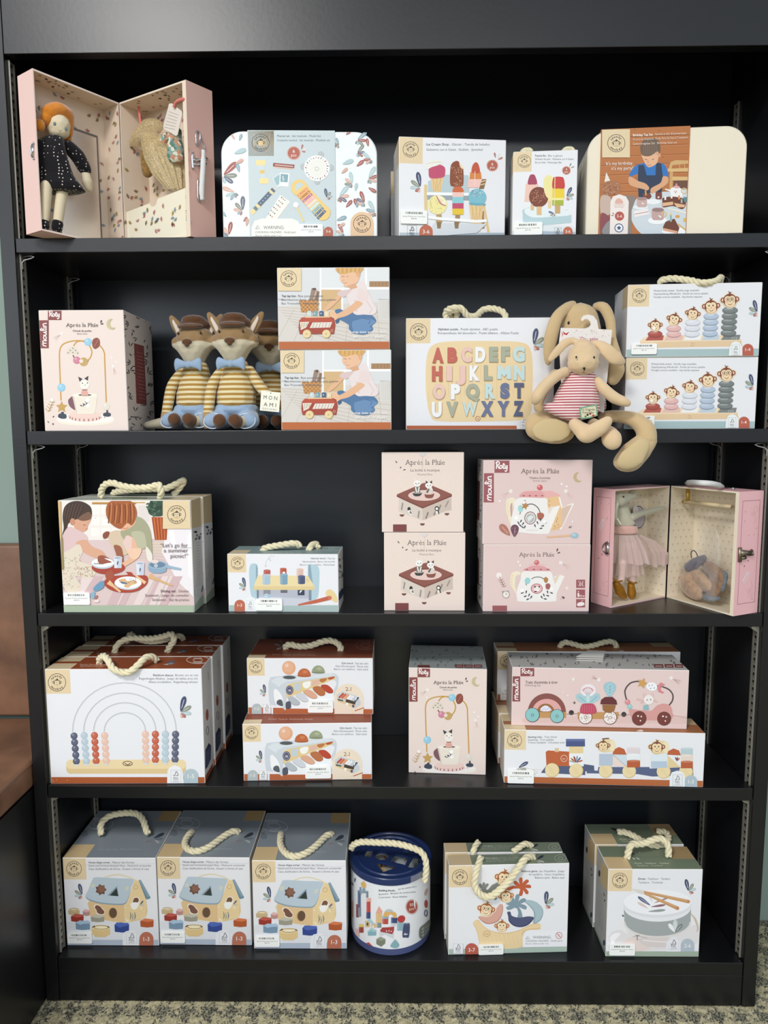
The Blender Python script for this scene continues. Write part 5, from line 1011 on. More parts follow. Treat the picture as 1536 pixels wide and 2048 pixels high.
# ---------------------------------------------------------------- fourth shelf
Z4 = .3914
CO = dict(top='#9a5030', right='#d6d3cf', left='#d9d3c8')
b = sm('toy_box', 'white rainbow abacus toy box, front one of three, rope hanging over its front', .0048, .0060, Z4, .2583, .0637, .1987, .9, (.0415, .0418), cols=CO)
A = b.art('front', 3.84, 70, 1250)
logo(A, 169, 441, 67, WD); A.rect(100, 1168, 1320, 1225, '#ad5c34')
ftxt(A, 1250, 393, [('Boulier arc en ciel', 172), ('Regenbogen-Abakus . Juego de tablas arco iris', 450), ('Abaco arcobaleno . Regenboog telraam', 378)], 24, 26, al='r', lead=('Rainbow abacus .', 165))
A.rect(240, 1050, 1160, 1142, '#e0c694', 34); A.rect(240, 1034, 1160, 1104, '#ecd7aa', 32)
for x0, x1, y1, y0 in ((290, 1085, 445, 820), (375, 1005, 523, 820), (452, 928, 598, 815), (533, 848, 674, 815)):
    cx = (x0+x1)/2; rx = (x1-x0)/2; ry = min(rx*.93, y0-y1)
    A.L([(x0+3, y0)]+[(cx-rx*math.cos(math.radians(a)), y1+ry-ry*math.sin(math.radians(a))) for a in range(0, 181, 9)]+[(x1-3, y0)], 9, '#b9babd'); A.L([(x0+5, y0)]+[(cx-(rx-2)*math.cos(math.radians(a)), y1+ry-(ry-2)*math.sin(math.radians(a))) for a in range(0, 181, 9)]+[(x1-5, y0)], 3, '#dcdde0')
BE = ('#50566c', '#b3c6cf', '#c0593c', '#e6bda8')
for i, (xa, xb, ya, yb, n) in enumerate(((300, 318, 852, 1046, 5), (378, 395, 848, 1044, 5), (457, 470, 848, 1042, 5), (535, 547, 848, 1040, 5))):
    for k in range(5): ball(A, xa+(xb-xa)*k/4, ya+(yb-ya)*k/4, 27, BE[i])
    A.E(xb, yb+30, 20, '#d9dadc', 7)
for i, (xa, xb, ya, yb) in enumerate(((848, 852, 838, 1035), (925, 925, 838, 1033), (1002, 1001, 838, 1032), (1080, 1076, 838, 1030))):
    for k in range(5): ball(A, xa+(xb-xa)*k/4, ya+(yb-ya)*k/4, 27, BE[3-i])
    A.E(xb, yb+30, 20, '#d9dadc', 7)
A.ring(712, 1062, 36, 4, '#5a4a3c', 17); A.L([(690, 1060), (712, 1072), (734, 1060)], 5, '#5a4a3c', 3); sprig(A, 1118, 672, 125, -5, -1)
A.P([(1015, 1222), (1018, 1120), (1035, 1090), (1075, 1075), (1115, 1088), (1135, 1115), (1145, 1222)], '#ebeced'); fsc(A, 1045, 1112, 78, 96); badge(A, 1143, 1254, 1103, 1222, '1-5', '#b2c4ca')
R = random.Random(1)
for x, y in ((138, 1190), (168, 1187), (250, 1190), (145, 1200)): A.E(x, y, 3, '#e6cdb6')
def sm_top(b, v, seed=0):
    """printed lid: wood square, white line of writing, leaf and round mark"""
    T = b.art('top', *v); w, d, h = b.w, b.d, b.h; e = EPS*3
    q = lambda x0, x1, y0, y1, c, k=1: b.mb.poly([(x0, y0, h+e*k), (x1, y0, h+e*k), (x1, y1, h+e*k), (x0, y1, h+e*k)], c)
    return T, q
T, q = sm_top(b, (3.84, 70, 1250)); q(.0008, .0415, .0008, .030, WD); q(.0008, .0415, .040, .0637, '#d8c4a0')
T.T('Rainbow abacus . Boulier arc en ciel . Regenbogen-Abakus', 345, 312, 24, '#d9b9a4', 235); T.T('Juego de tablas arco iris . Abaco', 345, 322, 16, '#d9b9a4', 180)
T.ring(1252, 268, 88, 5, '#e3d3c8', 28, n=30); T.ring(1250, 270, 36, 5, '#d9c4b6', 12); T.T('speedy', 1218, 259, 16, '#e3d3c8', 66, bold=.02); T.T('monkey', 1215, 292, 20, '#e3d3c8', 72, bold=.02)
for x, y, c, a, l in ((1010, 292, '#5a6076', 15, 75), (1012, 300, '#8f98a6', 0, 60), (990, 305, '#c9c4c2', -15, 40), (975, 302, '#d9a593', 180, 40)): T.P([(x, y), (x+l*.5, y-l*.22*math.sin(math.radians(a+30))-6), (x+l, y-l*.35*math.sin(math.radians(a))-6), (x+l*.55, y+3)], c)
S = b.art('right', 3.84, 70, 1250); S.E(1322, 690, 11, '#a05a48', 45); S.ring(1325, 810, 9, 4, '#4a4d60', 32); S.P([(1308, 960), (1335, 905), (1352, 925), (1350, 1030), (1325, 1090), (1308, 1110)], '#323b58')
for k in range(5): S.L([(1315, 990+22*k), (1345, 945+22*k)], 3, '#7f88a0')
S.P([(1308, 1160), (1366, 1060), (1366, 1110), (1308, 1222)], '#9a5030'); S.L([(1330, 360), (1335, 420)], 8, '#bcb8b2')
b.done(); ab = b
def trans(root): return (Matrix.Translation(root.location) @ Matrix.Rotation(root.rotation_euler.z, 4, 'Z')).inverted()
def rope2(root, pts, r=.005):
    mi = trans(root); c = mi @ CAM; P = []
    for px, py, yl in pts: d = mi.to_3x3() @ ray(px, py); P.append(c+d*((yl-c.y)/d.y))
    return rope(P, root, r)
t1 = copy_tree(ab.root, (.0060, .0712, Z4), math.radians(.9), 'white rainbow abacus toy box, middle of three from front to back')
t2 = copy_tree(ab.root, (.0085, .1363, Z4), math.radians(.9), 'white rainbow abacus toy box, rearmost of three, against the back board')
for o in (ab.root, t1, t2): o['group'] = 'rainbow abacus boxes'
ab.rope([(200, 1329, .03), (199, 1318, .025), (208, 1312, .012), (217, 1322, .000), (226, 1337, -.0065), (245, 1345, -.009), (262, 1342, -.009), (278, 1328, -.002), (292, 1315, .010), (305, 1314, .022), (314, 1322, .03)], .0056)
rope2(t1, [(229, 1306, .025), (232, 1294, .024), (243, 1283, .03), (262, 1276, .035), (300, 1277, .035), (325, 1273, .032), (343, 1268, .025), (348, 1280, .02), (340, 1292, .022), (334, 1304, .025)], .0054)
rope2(t2, [(258, 1292, .02), (254, 1280, .015), (262, 1268, .01), (275, 1278, -.005), (300, 1283, -.010), (325, 1281, -.010), (345, 1275, 0), (360, 1272, .012), (366, 1278, .03)], .0052)

# ---- xylophone benches, a stack of two
XC = dict(top='#93503a', right='#b9b4af', left='#cfc9bf')
b = sm('toy_box', 'white xylo bench toy box with ball dropping into the bench, lower of two stacked', .3262, .0188, Z4, .2165, .115, .1000, 2.0, (.0305, .031), cols=XC)
A = b.art('front', 5.12, 470, 1260)
logo(A, 170, 1053, 64, WD); A.rect(80, 1475, 1410, 1550, '#b5653f')
ftxt(A, 1352, 1013, [('Tap tap xylo', 140), ('Xylo-Glockenspiel . Panca xylo', 345), ('Banco con xilófono . Xylo bank', 358)], 28, 31, al='r', lead=('Xylo bench .', 135))
sprig(A, 275, 1330, 95, 2, 1)
A.P([(490, 1470), (560, 1380), (700, 1330), (1010, 1270), (1010, 1360), (850, 1420), (730, 1480), (500, 1480)], '#eef0f2')
A.B([(305, 1240), (320, 1180), (380, 1150), (900, 1115), (1000, 1112), (1038, 1150), (1040, 1200), (1022, 1310), (1000, 1355), (985, 1300), (990, 1180), (560, 1225), (500, 1250), (490, 1480), (460, 1480), (440, 1450), (330, 1440), (308, 1350)], '#ccd3d9', 6)
A.P([(330, 1200), (390, 1160), (960, 1115), (1020, 1130), (500, 1200), (440, 1230), (420, 1260)], '#d9dfe3'); A.B([(360, 1320), (370, 1280), (400, 1290), (450, 1360), (455, 1450), (380, 1430)], '#f0f1f2'); A.B([(392, 1410), (420, 1388), (450, 1400), (455, 1455), (400, 1440)], '#5a5f66')
A.P([(505, 1235), (560, 1215), (1000, 1140), (1008, 1165), (495, 1372), (492, 1260)], '#e3c98f')
A.P([(570, 1225), (650, 1210), (640, 1290), (600, 1300), (575, 1280)], '#c3ccd0'); A.B([(670, 1210), (745, 1195), (745, 1240), (720, 1265), (690, 1268), (670, 1250)], '#f2f1ee'); A.P([(760, 1190), (840, 1178), (845, 1215), (760, 1245)], '#dfb7a6'); A.B([(845, 1172), (915, 1160), (915, 1180), (880, 1205), (850, 1198)], '#bd7a4b'); A.B([(930, 1158), (1000, 1142), (985, 1165), (945, 1175)], '#b65a3b')
A.E(528, 1290, 40, '#55597c', 48); A.ring(528, 1290, 30, 4, '#b9b2a8', 36, n=20); A.rect(515, 1282, 542, 1305, '#b9b2a8')
for p, c in (([(855, 1245), (920, 1235), (980, 1285), (975, 1315), (920, 1310)], '#b84a35'), ([(770, 1270), (840, 1250), (900, 1305), (890, 1340), (835, 1340)], '#b97048'), ([(670, 1310), (740, 1290), (815, 1345), (805, 1375), (750, 1370)], '#dba98d'), ([(590, 1345), (660, 1325), (725, 1385), (710, 1410), (660, 1405)], '#cfd2d8'), ([(510, 1375), (560, 1360), (635, 1415), (620, 1445), (560, 1440)], '#b6bcc2'), ([(490, 1425), (530, 1410), (545, 1450), (535, 1478), (490, 1478)], '#565966')): A.B(p, shade(c, .8)); A.B([(x, y-6) for x, y in p], c)
A.E(525, 1155, 78, '#c2c9cf', 24); A.E(525, 1158, 66, '#565a5e', 18); ball(A, 519, 1058, 71, '#e2a883'); A.E(681, 1140, 70, '#a85a36', 12)
A.P([(681+70*math.cos(math.radians(a)), 1138-76*math.sin(math.radians(a))) for a in range(0, 181, 12)], '#bf6a42'); A.P([(829+70*math.cos(math.radians(a)), 1105-76*math.sin(math.radians(a))) for a in range(0, 181, 12)], '#9aa183'); A.E(829, 1105, 70, '#858c70', 10); A.E(690, 1098, 26, '#cf8058', 16); A.E(840, 1062, 26, '#aeb496', 16)
A.P([(1300, 1540), (998, 1540), (998, 1370)]+[(1148+155*math.cos(math.radians(a)), 1370-155*math.sin(math.radians(a))) for a in range(170, 0, -12)]+[(1303, 1380)], '#ecdcc6'); A.T('2', 1113, 1290, 58, '#6f6259', 30); A.T('in', 1145, 1290, 28, '#c48264', 16); A.T('1', 1168, 1290, 58, '#6f6259')
A.P([(1020, 1330), (1085, 1290), (1100, 1300), (1270, 1350), (1275, 1430), (1215, 1470), (1030, 1395)], '#c9cfd3'); A.P([(1030, 1375), (1220, 1420), (1215, 1468), (1030, 1398)], '#e0c8a0')
for k, c in enumerate(('#c0503a', '#d0693f', '#e0a37a', '#f1efee', '#e9eaec', '#c9ccd1', '#565a66')): A.L([(1045+28*k, 1362+6*k), (1095+26*k, 1315+6*k)], 20, c)
A.P([(1030, 1370), (1090, 1385), (1090, 1400), (1035, 1390)], '#5e6650'); A.P([(1120, 1372), (1220, 1400), (1215, 1430), (1115, 1405)], '#4b4238'); A.ring(1245, 1385, 22, 8, '#eceff0', 40, a0=0, a1=180); A.E(1195, 1445, 13, '#55597c', 16); A.E(1130, 1425, 13, '#f2f1ee', 16); A.L([(1210, 1495), (1308, 1460)], 9, '#b5603f'); A.L([(1175, 1485), (1195, 1515)], 16, '#ecd9b0')
A.rect(248, 1436, 330, 1536, '#eceded'); fsc(A, 250, 1438, 78, 95); badge(A, 130, 235, 1433, 1548, '1-3', '#b3bdbd'); A.rect(335, 1470, 355, 1550, '#e9e9ec')
T, q = sm_top(b, (5.12, 470, 1260)); q(.0008, .0305, .0008, .019, WD)
T.T('Xylo bench . Tap tap xylo . Xylo-Glockenspiel . Panca xylo', 340, 918, 20, '#e0bba8', 455)
M2 = b.M; b.M = Matrix.Translation((.3275, .0600, Z4+.1003)) @ Matrix.Rotation(math.radians(.2), 4, 'Z')
T = b.art('top', 5.12, 470, 1260); T.ring(1335, 155, 98, 4, '#b98b78', 46, n=30); T.ring(1335, 158, 46, 5, '#b98b78', 22, n=20); T.T('speedy', 1285, 130, 22, '#b98b78', 100); T.T('monkey', 1285, 200, 24, '#b98b78', 100)
for x, y, a, l, c in ((490, 150, 120, 70, '#7d7f80'), (480, 165, 165, 80, '#8e9088'), (490, 175, 200, 70, '#b0b2b0'), (520, 180, 250, 30, '#c79a8b')): leaf(T, x, y, l, l*.3, a, c, None)
b.M = M2; b.done(); xy = b
b.label(5.12, 470, 1260, 722, 1395, 985, 1515, 'Speedy Monkey Xylo Bench', '$39.95')
t = copy_tree(xy.root, (.3275, .0600, Z4+.1003), math.radians(.2), 'white xylo bench toy box with ball dropping into the bench, upper of two stacked')
for o in (xy.root, t): o['group'] = 'xylo bench boxes'
rope2(t, [(573, 1302, .055), (571, 1293, .052), (580, 1289, .048), (600, 1293, .045), (622, 1291, .048), (642, 1284, .052), (660, 1281, .055), (674, 1286, .052), (681, 1294, .045), (681, 1303, .042)], .0056)

# ---- small bead maze carton
b = Box('toy_box', 'pale pink bead maze toy box with grey leaf printed lid, beside the xylo boxes', .6052, .0510, Z4, .1320, .130, .1872, -3.5, dict(PKB, top='#a3aaa8', edge='#ece2da'))
A = b.art('front', 6.826, 800, 1270); beadmaze(A, -90, 258, 1.115)
moulin(A, 240, 440, 408, 574, 118, 576, 238, 908)
A.serif('Après la Pluie', 458, 668, 66, '#5b5552', 412); A.T('Circuit de perles', 540, 724, 34, '#6b6563', 235, bold=.01); A.T('Bead maze', 592, 754, 24, '#8a827e', 128)
moon(A, 1045, 635, 66, '#c9bd95'); leaf(A, 893, 618, 40, 18, 70, '#4c4b4e', None); leaf(A, 895, 636, 34, 16, 20, '#4c4b4e', None)
T = b.art('top', 6.826, 800, 1270); leafprint(T, 140, 150, 1090, 270, 26, 12, 42, 9); leafprint(T, 125, 290, 1130, 445, 24, 15, 46, 9)
for x0, x1 in ((755, 862), (880, 990), (1005, 1118)): T.P([(x0, 405), (x1, 405), (x1+2, 447), (x0, 445)], '#7a3a38'); T.L([(x0+15, 425), (x1-12, 426)], 12, '#c9a9a4')
T.P([(240, 410), (404, 410), (408, 452), (240, 452)], '#7a4340'); T.L([(120, 276), (1130, 276)], 3, '#c6ccca'); b.done()

# ---- stacking train and pull-along train
TC = dict(top='#a86f4a', right='#d6d3cf', left='#d9d3c8')
b = sm('toy_box', 'long white stacking train toy box, lowest and front of its stack', .7639, .0158, Z4, .3265, .062, .0930, -2.2, (.0355, .0345), cols=TC)
A = b.art('front', 3.413, 980, 1260)
def train(A):
    logo(A, 168, 753, 48, WD); A.rect(80, 1005, 1470, 1080, '#b4683f') if 0 else A.P([(80, 998), (1470, 1030), (1470, 1085), (80, 1055)], '#b4683f')
    ftxt(A, 258, 736, [('Train d\'éveil', 85), ('Stapelzug . Tren apilable', 178), ('Trenino impilabile . Orihoeken trein', 250)], 18, 19, lead=('Stacking train .', 105))
    sprig(A, 192, 940, 75, -50, -1); A.L([(180, 950), (240, 940), (320, 965), (300, 985), (230, 980)], 3, '#cfc8ba', 4); A.L([(240, 945), (360, 955)], 2, '#cfc8ba')
    A.P([(350, 970), (385, 925), (640, 930), (640, 915), (710, 925), (712, 958), (650, 965), (650, 990), (350, 975)], '#56607e'); A.P([(660, 955), (735, 960), (740, 935), (1020, 935), (1088, 935), (1100, 985), (660, 978)], '#5b6686'); A.P([(1015, 955), (1100, 945), (1385, 935), (1388, 990), (1110, 1000), (1015, 985)], '#5b6686')
    A.P([(380, 832), (395, 822), (540, 830), (542, 930), (385, 925)], '#bd6540'); A.rect(442, 806, 470, 832, '#dcc298', 4); A.rect(540, 795, 636, 842, '#e6cf9b'); A.rect(518, 743, 648, 795, '#4f5b86'); A.rect(518, 743, 648, 760, '#6470a0'); A.rect(540, 842, 638, 925, '#eceef0'); A.ring(505, 876, 22, 3, '#eed8c8', n=16); A.T('oo', 492, 884, 20, '#eed8c8')
    for a, c in ((20, '#bd6540'), (50, '#4f5b86'), (80, '#8f9ba8'), (110, '#8b4038'), (140, '#bd6540'), (165, '#9fb0a8')): leaf(A, 588, 905, 48, 12, a, c, None)
    for x, s in ((424, 49), (588, 48), (790, 47), (950, 47), (1185, 48), (1337, 48)):
        A.E(x, 957+(x-424)*.012, s, '#d6ba85'); A.E(x-2, 955+(x-424)*.012, s-3, '#ead7a9')
        for k in (-1, 0, 1): A.L([(x-20+14*k, 930+8*k), (x+8+14*k, 985+8*k)], 2, '#dcc28e')
    A.rect(745, 845, 836, 925, '#b6c4d4'); A.rect(838, 850, 930, 930, '#cfdbe4'); A.P([(838, 850), (930, 930), (838, 930)], '#e9d6ce'); A.L([(838, 850), (930, 930)], 3, '#8f9fb0'); A.P([(836, 848), (845, 815), (880, 798), (915, 812), (932, 850)], '#bd6440')
    for y, c in ((805, '#ded3d6'), (850, '#e6ecee'), (892, '#b8613f')): A.rect(935, y, 1024, y+45, c); A.E(980, y, 45, shade(c, 1.2), 7)
    A.rect(1100, 850, 1208, 895, '#dde7ec'); A.rect(1100, 895, 1208, 940, '#b6c8d8'); A.rect(1214, 855, 1302, 935, '#e9eaec'); A.P([(1214, 855), (1302, 937), (1214, 937)], '#e3cd9c'); A.P([(1208, 850), (1218, 825), (1252, 808), (1290, 822), (1302, 855)], '#bd6440')
    for y, c in ((808, '#b9cdd0'), (855, '#e6d6ca'), (898, '#b8613f')): A.rect(1302, y, 1384, y+45, c); A.E(1343, y, 41, shade(c, 1.2), 7)
    for a, c in ((110, '#8b4038'), (80, '#4f5b86'), (50, '#bd6540')): leaf(A, 1275, 895, 30, 10, a, c, None)
    for x, y, w in ((770, 790, 60), (1135, 800, 70)):
        A.P([(x, y-52), (x+72, y-40), (x+82, y), (x+60, y+40), (x, y+46)], '#e6d3a6'); A.E(x+64, y, 22, '#efe0ba', 40)
    ape(A, 772, 792, 42, '#7d4c3c', rim='#ecdcb4'); ape(A, 1138, 802, 48, '#7d4c3c', rim='#ecdcb4'); A.L([(765, 742), (812, 738)], 7, '#6e4a3a')
    A.P([(1224, 1070), (1226, 1000), (1240, 970), (1278, 958), (1318, 972), (1330, 1000), (1330, 1072)], '#e9ecee'); fsc(A, 1246, 985, 66, 78); badge(A, 1328, 1414, 990, 1074, '1-3', '#aebfc8')
train(A)
T, q = sm_top(b, (3.413, 980, 1260)); q(.0008, .0355, .0008, .022, WD); q(.0008, .0355, .036, .061, '#d6c19b'); q(.289, .3255, .034, .061, '#cdb58c'); T.B([(1000, 690), (1030, 680), (1048, 690), (1030, 694)], '#e6e0da')
b.done(); tr = b
b.label(3.413, 980, 1260, 118, 952, 297, 1040, 'Speedy Monkey Stacking Train', '$39.95')
t1 = copy_tree(tr.root, (.7640, .0850, Z4), math.radians(-1.2), 'long white stacking train toy box on the shelf, behind the front one')
t1.scale = (1, 1.75, 1)
t2 = copy_tree(tr.root, (.7695, .1455, Z4+.0932), math.radians(-.4), 'long white stacking train toy box with rope handle, high at the back of the stack'); t2.scale = (1.015, .93, 1)
for o in (tr.root, t1, t2): o['group'] = 'stacking train boxes'
rope2(t2, [(1120, 1300, .03), (1118, 1291, .028), (1128, 1284, .022), (1145, 1288, .02), (1165, 1293, .018), (1185, 1290, .018), (1205, 1284, .02), (1220, 1283, .024), (1228, 1290, .028), (1226, 1298, .03)], .0052)
b = Box('toy_box', 'long pink pull-along train toy box lying on the stacking train box', .7777, .0330, Z4+.0933, .2880, .083, .1010, -2.95, dict(front='#e4ccc8', top='#c9c6c1', left='#b9aba6', right='#c9bdb8', edge='#f0e6e1'))
A = b.art('front', 3.413, 980, 1260)
moulin(A, 208, 255, 302, 316, 141, 316, 206, 488, '#8f5051')
A.T('Train d\'activités à tirer', 242, 366, 27, '#665654', 220, bold=.015); A.T('Pull-along toy', 242, 384, 21, '#7f6f6c', 102)
A.P([(220, 605), (500, 590), (1340, 585), (1345, 640), (220, 630)], '#dfc2bc')
A.P([(388+130*math.cos(math.radians(a)), 560-128*math.sin(math.radians(a))) for a in range(0, 181, 9)], '#8c5650'); A.P([(388+100*math.cos(math.radians(a)), 560-90*math.sin(math.radians(a))) for a in range(0, 181, 9)], '#e2a9a5'); A.P([(380+60*math.cos(math.radians(a)), 560-58*math.sin(math.radians(a))) for a in range(0, 181, 9)], '#9b7046'); A.B([(345, 550), (350, 530), (380, 515), (408, 530), (418, 550), (380, 556)], '#e9e6f0')
for k in range(7): A.E(355+9*k, 545-6*(k % 3), 3, '#7d83c0', n=6)
A.P([(250, 560), (520, 560), (520, 600), (250, 600)], '#c59762')
for x, y, c, r in ((290, 580, '#8fc6c7', 50), (458, 588, '#8fc6c7', 48), (652, 596, '#f1e9e4', 47), (820, 598, '#f1e9e4', 47), (1018, 602, '#7a413d', 50), (1188, 604, '#7a413d', 48)):
    if x == 652: A.P([(596, 560), (880, 560), (875, 608), (600, 608)], '#c59762')
    if x == 1018: A.B([(948, 560), (960, 540), (1040, 548), (1100, 550), (1140, 515), (1190, 502), (1232, 520), (1244, 560), (1236, 605), (1100, 615), (980, 605)], '#d79e98', 6)
    A.E(x, y, r, '#5f4a44'); A.E(x-1, y-1, r-4, c); A.ring(x, y, 9, 3, '#5f4a44', n=12)
    if c == '#f1e9e4':
        for k in range(30): t = R.uniform(0, 6.28); q_ = R.uniform(12, 40); A.E(x+q_*math.cos(t), y+q_*math.sin(t), 2.5, '#7c5450', n=5)
    if c == '#7a413d': star(A, x+14, y-12, 9, '#f3e9e4', 5, False); A.E(x-8, y-16, 6, '#f3e9e4'); A.E(x+8, y+16, 5, '#f3e9e4')
A.E(555, 563, 17, '#3f3a3a'); A.E(913, 575, 17, '#3f3a3a'); A.L([(520, 575), (600, 570)], 3, '#7f6a60'); A.L([(875, 580), (950, 578)], 3, '#7f6a60')
A.E(670, 412, 55, '#e6dbe0', 46); A.E(670, 412, 50, '#efe6e8', 41)
for k in range(7): A.L([(668, 450), (668+50*math.cos(math.radians(30+20*k)), 425-40*math.sin(math.radians(30+20*k)))], 2.5, '#b8909a'); A.E(668+36*math.cos(math.radians(30+20*k)), 425-32*math.sin(math.radians(30+20*k)), 4, '#c0657a')
leaf(A, 668, 505, 100, 55, 140, '#a9ccd2', '#7fa9b3'); leaf(A, 670, 505, 100, 55, 42, '#a9ccd2', '#7fa9b3'); leaf(A, 668, 505, 70, 40, 90, '#b9d6da'); A.B([(620, 520), (640, 502), (700, 502), (722, 530), (718, 568), (622, 568)], '#bf4f66')
for k in range(6): A.L([(630+15*k, 510), (628+16*k, 562)], 3, '#d4788a')
leaf(A, 815, 458, 105, 90, 88, '#9fc6cf', '#7fa9b3')
for k in range(4): A.L([(815, 440-20*k), (785+5*k, 420-20*k)], 3, '#c4dde2'); A.L([(815, 440-20*k), (848-5*k, 422-20*k)], 3, '#c4dde2')
A.P([(752, 505), (758, 475), (785, 456), (835, 455), (862, 480), (868, 508)], '#69363a'); A.P([(765, 508), (858, 510), (848, 550), (820, 565), (790, 562), (770, 545)], '#9a6b42')
A.L([(945, 515), (922, 440), (925, 400), (960, 360), (1010, 348)], 8, '#4a4141', 6); A.L([(1175, 385), (1220, 405), (1246, 440), (1244, 480), (1222, 512)], 8, '#4a4141', 6); A.L([(1010, 350), (1170, 388)], 6, '#4a4141')
star(A, 1040, 362, 38, '#d0a062', 5, False, .5, -1.2); A.B([(1064, 385), (1075, 362), (1100, 356), (1130, 365), (1140, 395), (1115, 415), (1080, 408)], '#f0f1f4'); A.P([(1195, 372), (1165, 357), (1140, 385), (1148, 420), (1178, 432), (1188, 425), (1166, 412), (1164, 385)], '#d9878d')
for x, y in ((1085, 378), (1105, 375), (1120, 395), (1095, 398)): A.E(x, y, 3.5, '#6b6f88')
ball(A, 938, 490, 18, '#d9878d'); ball(A, 953, 522, 17, '#8fc6c7'); A.E(1082, 474, 34, '#efe6e4', 34); A.P([(1045, 455), (1050, 428), (1072, 444)], '#e0c4c0'); A.P([(1118, 455), (1112, 428), (1092, 444)], '#e0c4c0'); A.E(1072, 476, 4, '#555'); A.E(1096, 474, 4, '#555'); A.L([(1000, 470), (1040, 480), (1030, 500)], 10, '#ddbdb6', 3); A.L([(1120, 478), (1140, 490)], 10, '#ddbdb6'); A.P([(1045, 545), (1048, 512), (1080, 510), (1084, 545)], '#8fb9bf')
star(A, 568, 336, 28, '#f7efe9', 8, False, .2); comet(A, 742, 340, 18, -45, -22); comet(A, 1235, 327, 18, 60, 30); star(A, 530, 447, 16, '#f7efe9', 8, False, .25); star(A, 498, 422, 10, '#f7efe9', dot=False); star(A, 575, 495, 12, '#54494a', 4, False); A.L([(1246, 578), (1345, 600)], 2, '#c9b0a6')
T = b.art('top', 3.413, 980, 1260); leafprint(T, 130, 150, 1340, 262, 66, 21, 24, 6)
for x0, x1 in ((1116, 1184), (1190, 1252), (1258, 1318)): T.P([(x0, 233), (x1-3, 234), (x1+2, 258), (x0+5, 256)], '#7f3f3c'); T.L([(x0+12, 246), (x1-8, 247)], 7, '#d8bdb6')
b.done()
mb = MB(); Pq = [b.at(*p) for p in ((1152, 1317, .038), (1176, 1308, .062), (1210, 1313, .060), (1206, 1321, .036))]
for k in range(3): mb.mesh([(p.x, p.y+.003*k*0, b.h+.0006+.0035*k+(.004 if i in (1, 2) else 0)) for i, p in enumerate(Pq)]+[(p.x, p.y, b.h+.0011+.0035*k+(.004 if i in (1, 2) else 0)) for i, p in enumerate(Pq)], [(3, 2, 1, 0), (4, 5, 6, 7), (0, 1, 5, 4), (1, 2, 6, 5), (2, 3, 7, 6), (3, 0, 4, 7)], '#dddbd4')
mb.build('carry_strap', PAPER, b.root, colors=True)
# ---------------------------------------------------------------- bottom shelf
Z5 = .0801
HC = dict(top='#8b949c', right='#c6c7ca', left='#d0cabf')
b = sm('toy_box', 'house shape sorter toy box', .0042, .0303, Z5, .1620, .155, .1642, .3, (.0405, .0400), cols=HC)
A = b.art('front', 4.955, 110, 1600)
logo(A, 188, 681, 74, WD); A.rect(100, 1385, 1045, 1450, '#b1bcca')
ftxt(A, 333, 628, [('Maison des formes', 215), ('Steck-und Formsortierspiel Haus . Huisvorm sorteerder', 622), ('Casa clasificadora de forma . Incastri a forma di casa', 598)], 29, 32, lead=('House shape sorter .', 225))
A.L([(295, 645), (985, 632)], 2, '#b9bcc2'); sprig(A, 270, 945, 115, 5, 1)
A.P([(100, 1210), (1000, 1180), (1040, 1385), (103, 1385)], '#dfe1e5')
A.B([(340, 1000), (600, 1040), (700, 1030), (890, 990), (905, 1000), (900, 1160), (700, 1212), (520, 1195), (360, 1160), (345, 1100)], '#e0c594', 3)
A.P([(685, 1040), (720, 1000), (790, 790), (830, 800), (905, 985), (900, 1165), (690, 1212)], '#e9d0a0'); A.P([(335, 990), (685, 1040), (690, 1212), (520, 1190), (350, 1155)], '#dfbf90')
for k in range(5): A.L([(700, 1060+28*k), (895, 1010+26*k)], 2, '#d9bd88')
A.P([(828, 793), (850, 790), (945, 960), (945, 975), (912, 985), (898, 975)], '#6f8b9c'); A.P([(828, 793), (848, 790), (940, 955), (920, 962)], '#8aa3b1')
A.B([(305, 965), (330, 900), (370, 800), (405, 770), (600, 780), (770, 790), (755, 860), (735, 950), (700, 1025), (640, 1040), (480, 1030), (370, 1005)], '#879fae', 6); A.B([(305, 955), (330, 890), (370, 795), (405, 766), (600, 775), (772, 786), (755, 855), (735, 940), (700, 1012), (640, 1028), (480, 1018), (370, 992)], '#bccad4', 6)
star(A, 455, 888, 58, '#6f5145', 7, False, .72); star(A, 462, 880, 42, '#8a6453', 7, False, .8); A.P([(520, 945), (615, 850), (632, 955)], '#8ba2b0'); A.P([(545, 945), (612, 875), (625, 952)], '#31403c'); A.L([(545, 945), (612, 872), (626, 950)], 6, '#6f5a60')
for x, y in ((375, 850), (713, 878)): A.P([(x-16, y+16), (x-8, y-16), (x+18, y-20), (x+12, y+14)], '#e9dba8'); A.P([(x-8, y+9), (x-3, y-8), (x+9, y-11), (x+5, y+8)], '#b7cad8')
A.L([(490, 768), (560, 745), (640, 740), (730, 762), (790, 790)], 9, '#e6d3a4', 5); A.ring(800, 862, 22, 3, '#b08850', n=14)
A.B([(755, 1060), (770, 990), (800, 960), (835, 975), (838, 1020), (815, 1070), (785, 1085)], '#f2efe6'); A.B([(770, 1020), (785, 975), (815, 968), (832, 990), (820, 1015), (800, 1010), (790, 1025)], '#7a5644'); A.B([(748, 1035), (770, 1015), (800, 1020), (800, 1075), (770, 1080)], '#f3f1ec')
leaf(A, 840, 1040, 55, 18, 50, '#6b7080', None); leaf(A, 842, 1045, 40, 14, 10, '#b9c6b8', None); leaf(A, 842, 1050, 40, 14, -60, '#efe4cb', None)
